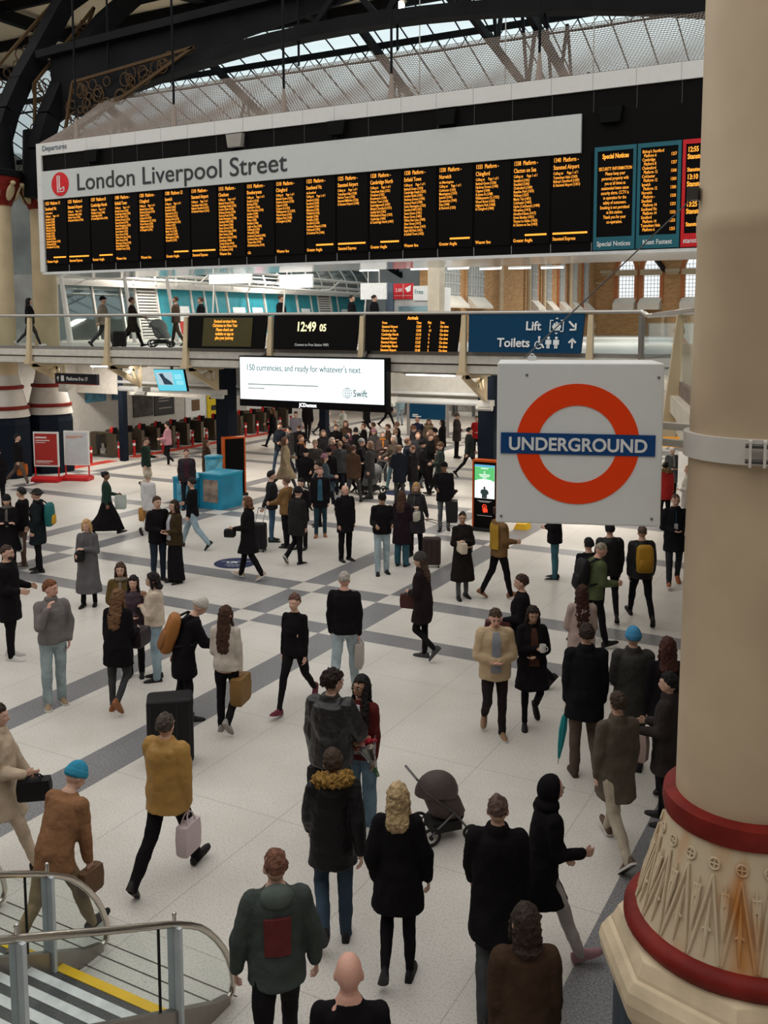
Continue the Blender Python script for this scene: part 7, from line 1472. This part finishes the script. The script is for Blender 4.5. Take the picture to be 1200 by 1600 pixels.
p['root']['group'] = 'figures packed in the far crowd'

# ---------------------------------------------------------------- carried and pushed things that need their own shape
def local_thing(name, label, cat, loc, yaw):
    t = thing(name, label, cat, loc, rotz=yaw); return t
def bouquet(p):
    t = local_thing('bouquet', 'bouquet of pink, red and white flowers in clear wrap held by the long-haired woman', 'bouquet', p['W'](p['hand'][-1]), p['yaw'])
    ax = Vector((.26, .30, 1)).normalized(); a = ax.orthogonal().normalized(); b = ax.cross(a)
    def pt(r, t_, z): return ax*z + (a*math.cos(t_) + b*math.sin(t_))*r
    random.seed(3)
    for k in range(11):
        r = 0 if k == 0 else (.055 if k < 5 else .10); th = k*2.4; c = pt(r, th, .335 - r*.5 + .02*random.random())
        m = MB(); m.sph(c, (.028, .028, .024), 10, 6)
        for q in range(5): m.sph(c + (a*math.cos(q*1.256) + b*math.sin(q*1.256))*.020 + ax*.004, (.018, .018, .016), 8, 5)
        m.obj('flower', [cloth((.60, .28, .20), 'puffer'), cloth((.60, .03, .06), 'puffer'), cloth((.62, .52, .42), 'puffer'), cloth((.62, .22, .22), 'puffer')][k % 4], t, 180)
    for k in range(8):
        th = k*.8 + .3; c0_, c1 = pt(.03, th, .18), pt(.115, th, .33); m = MB(); d = (c1-c0_)
        s_ = d.cross(ax).normalized()*.018; m.rings([[c0_+s_*.2+ax*.002, c0_-s_*.2+ax*.002, c0_-s_*.2-ax*.002, c0_+s_*.2-ax*.002], [c0_.lerp(c1, .6)+s_+ax*.002, c0_.lerp(c1, .6)-s_+ax*.002, c0_.lerp(c1, .6)-s_-ax*.002, c0_.lerp(c1, .6)+s_-ax*.002], [c1+s_*.1+ax*.002, c1-s_*.1+ax*.002, c1-s_*.1-ax*.002, c1+s_*.1-ax*.002]])
        m.obj('leaf', cloth((.06, .20, .03), 'puffer'), t, 60)
    m = MB()
    for k in range(6): m.cyl(pt(.012, k, -.12), pt(.03, k, .26), .005, n=6)
    m.obj('stems', cloth((.05, .13, .03), 'puffer'), t)
    m = MB(); n = 20
    m.rings([[pt(r*(1+.06*math.cos(5*2*PI*i/n)), 2*PI*i/n, z + (.03*math.cos(5*2*PI*i/n) if z > .3 else 0)) for i in range(n)] for r, z in ((.025, .0), (.06, .12), (.115, .27), (.145, .34), (.14, .34), (.11, .27), (.055, .12), (.02, .0))], cap=False, closed=True)
    m.obj('clear_wrap', glass('clear_flower_wrap', (.93, .90, .93), .10, .12), t, 180)
    local_done(t)
bouquet(BOUQ)
def umbrella(p):
    t = local_thing('umbrella', 'folded teal umbrella hanging from the hand of the man in black coat', 'umbrella', p['W'](p['hand'][-1]), p['yaw'])
    ax = Vector((-.10, .12, -1)).normalized(); a = ax.orthogonal().normalized(); b = ax.cross(a); n = 16
    L = min(.78, p['hand'][-1].z - .06)
    m = MB(); m.rings([[ax*z + (a*math.cos(2*PI*i/n) + b*math.sin(2*PI*i/n))*r*(1+.18*math.cos(8*2*PI*i/n)) for i in range(n)] for z, r in ((.10, .016), (.14, .032), (.30, .040), (.50, .030), (L-.08, .012))]); m.obj('folded_canopy', cloth((.015, .21, .23), 'puffer'), t, 60)
    m = MB(); m.cyl(ax*-.04, ax*.14, .014); m.obj('handle', RUBBER, t, 60); m = MB(); m.cyl(ax*(L-.09), ax*L, .006, .003); m.obj('tip', DARKSTEEL, t)
    local_done(t)
umbrella(UMB)
t = local_thing('mug', 'white mug in the hand of the long-haired woman in black coat', 'cup', CUP['W'](CUP['hand'][1] + Vector((0, .03, -.04))), 0)
MB().lathe((0, 0, 0), [(.035, 0), (.042, .02), (.042, .10), (.037, .10), (.035, .015)], 20).obj('body', mat('glazed_white', (.65, .64, .62), .3), t, 60); m = MB(); m.tube([(.042+.028*math.sin(k*PI/8), 0, .05+.03*math.cos(k*PI/8)) for k in range(9)], .006, 6); m.obj('handle', mat('glazed_white', (.65, .64, .62), .3), t, 60); local_done(t)
def pushchair(label, loc, yaw, col, s=1.):
    t = local_thing('pushchair', label, 'pushchair', loc, yaw); S = lambda pts: [Vector(p)*s for p in pts]
    for x in (-.24, .24):
        for y, r in ((.34, .10), (-.26, .13)):
            m = MB(); m.tube(S([(x, y+r*math.cos(k*PI/9), r+.01+r*.88*math.sin(k*PI/9)) for k in range(18)]), .022*s, 8, True); m.cyl(Vector((x-.02, y, r))*s, Vector((x+.02, y, r))*s, .03*s); m.obj('wheel', RUBBER, t, 60)
    m = MB()
    for x in (-.22, .22): m.tube(S([(x, .34, .11), (x, .1, .42), (x, -.3, .78), (x, -.46, 1.0)]), .014*s, 6); m.tube(S([(x, -.26, .14), (x, .1, .42)]), .014*s, 6)
    m.tube(S([(-.22, -.46, 1.0), (.22, -.46, 1.0)]), .018*s, 6); m.tube(S([(-.22, .34, .11), (.22, .34, .11)]), .012*s, 6); m.obj('frame', mat('pushchair_frame', (.12, .12, .12), .4, .5), t, 60)
    m = MB(); m.rings([S([(w*math.copysign(abs(math.cos(a))**.7, math.cos(a)), cy + d*math.sin(a), z) for a in [2*PI*i/16 for i in range(16)]]) for z, w, d, cy in ((.30, .16, .20, .12), (.36, .20, .26, .08), (.55, .21, .26, 0), (.66, .20, .22, -.06))]); m.obj('seat', cloth(col, 'puffer'), t, 60)
    m = MB(); st = m.mark(); m.sph((0, -.08, .66), (.24, .32, .30), 20, 12); m.V = [Vector((v.x, v.y, max(v.z, .66 - .25*max(0, v.y+.1))))*s for v in m.V]; m.obj('hood', cloth(tuple(c*1.15 for c in col), 'puffer'), t, 60)
    m = MB(); m.box((0, .02*s, .20*s), (.34*s, .44*s, .14*s)); m.obj('basket', cloth((.03, .03, .03)), t)
    local_done(t)
def ahead(p, d): v = p['W'](Vector((0, d, 0))); return (v.x, v.y, v.z)
pushchair('small grey pushchair at the front of the dense crowd', ahead(PRAM, .9), PRAM['yaw'], (.12, .12, .12))
pushchair('grey pushchair wheeled along the gallery behind the glass', ahead(PRAM2, .92), PRAM2['yaw'], (.22, .23, .22))
pushchair('brown-grey hooded pushchair rolling right of the couple', (-4.04, 8.68, 0), R(28.5-70), (.075, .055, .052), .74)
# pale sleeves of the blond woman
# ================================================================ finish: merge each garment and body into one surface
tex = {}
for key, sc_ in (('fold', .15), ('wave', .035)):
    tx = bpy.data.textures.new(key, 'CLOUDS'); tx.noise_scale = sc_; tx.noise_depth = 2; tex[key] = tx
for o, q, it, disp, nsc in REMESH:
    rm = o.modifiers.new('merge', 'REMESH'); rm.mode = 'VOXEL'; rm.voxel_size = q; rm.use_smooth_shade = True
    sm = o.modifiers.new('soften', 'SMOOTH'); sm.factor = .5; sm.iterations = 2 + it*2
    if disp:
        dp = o.modifiers.new('folds', 'DISPLACE'); dp.texture = tex['fold' if nsc > .06 else 'wave']; dp.strength = disp*2; dp.mid_level = .5; dp.texture_coords = 'GLOBAL'
dg = bpy.context.evaluated_depsgraph_get()
for o in [r[0] for r in REMESH] + [b for b in BAKE]:
    me = bpy.data.meshes.new_from_object(o.evaluated_get(dg), preserve_all_data_layers=False, depsgraph=dg)
    if o.type == 'FONT':
        nm = o.name; o.name = nm + '_old'
        n_ = bpy.data.objects.new(nm, me); COL.objects.link(n_); n_.parent = o.parent; n_.location = o.location; n_.rotation_euler = o.rotation_euler; n_.scale = o.scale
        me.name = nm; o['_dead'] = 1
    else:
        o['_new'] = 1; o.data, old = me, o.data
for o in list(COL.objects):
    if '_dead' in o: bpy.data.objects.remove(o)
    elif '_new' in o: o.modifiers.clear(); del o['_new']
for o in COL.objects:
    if '_local' in o: del o['_local']
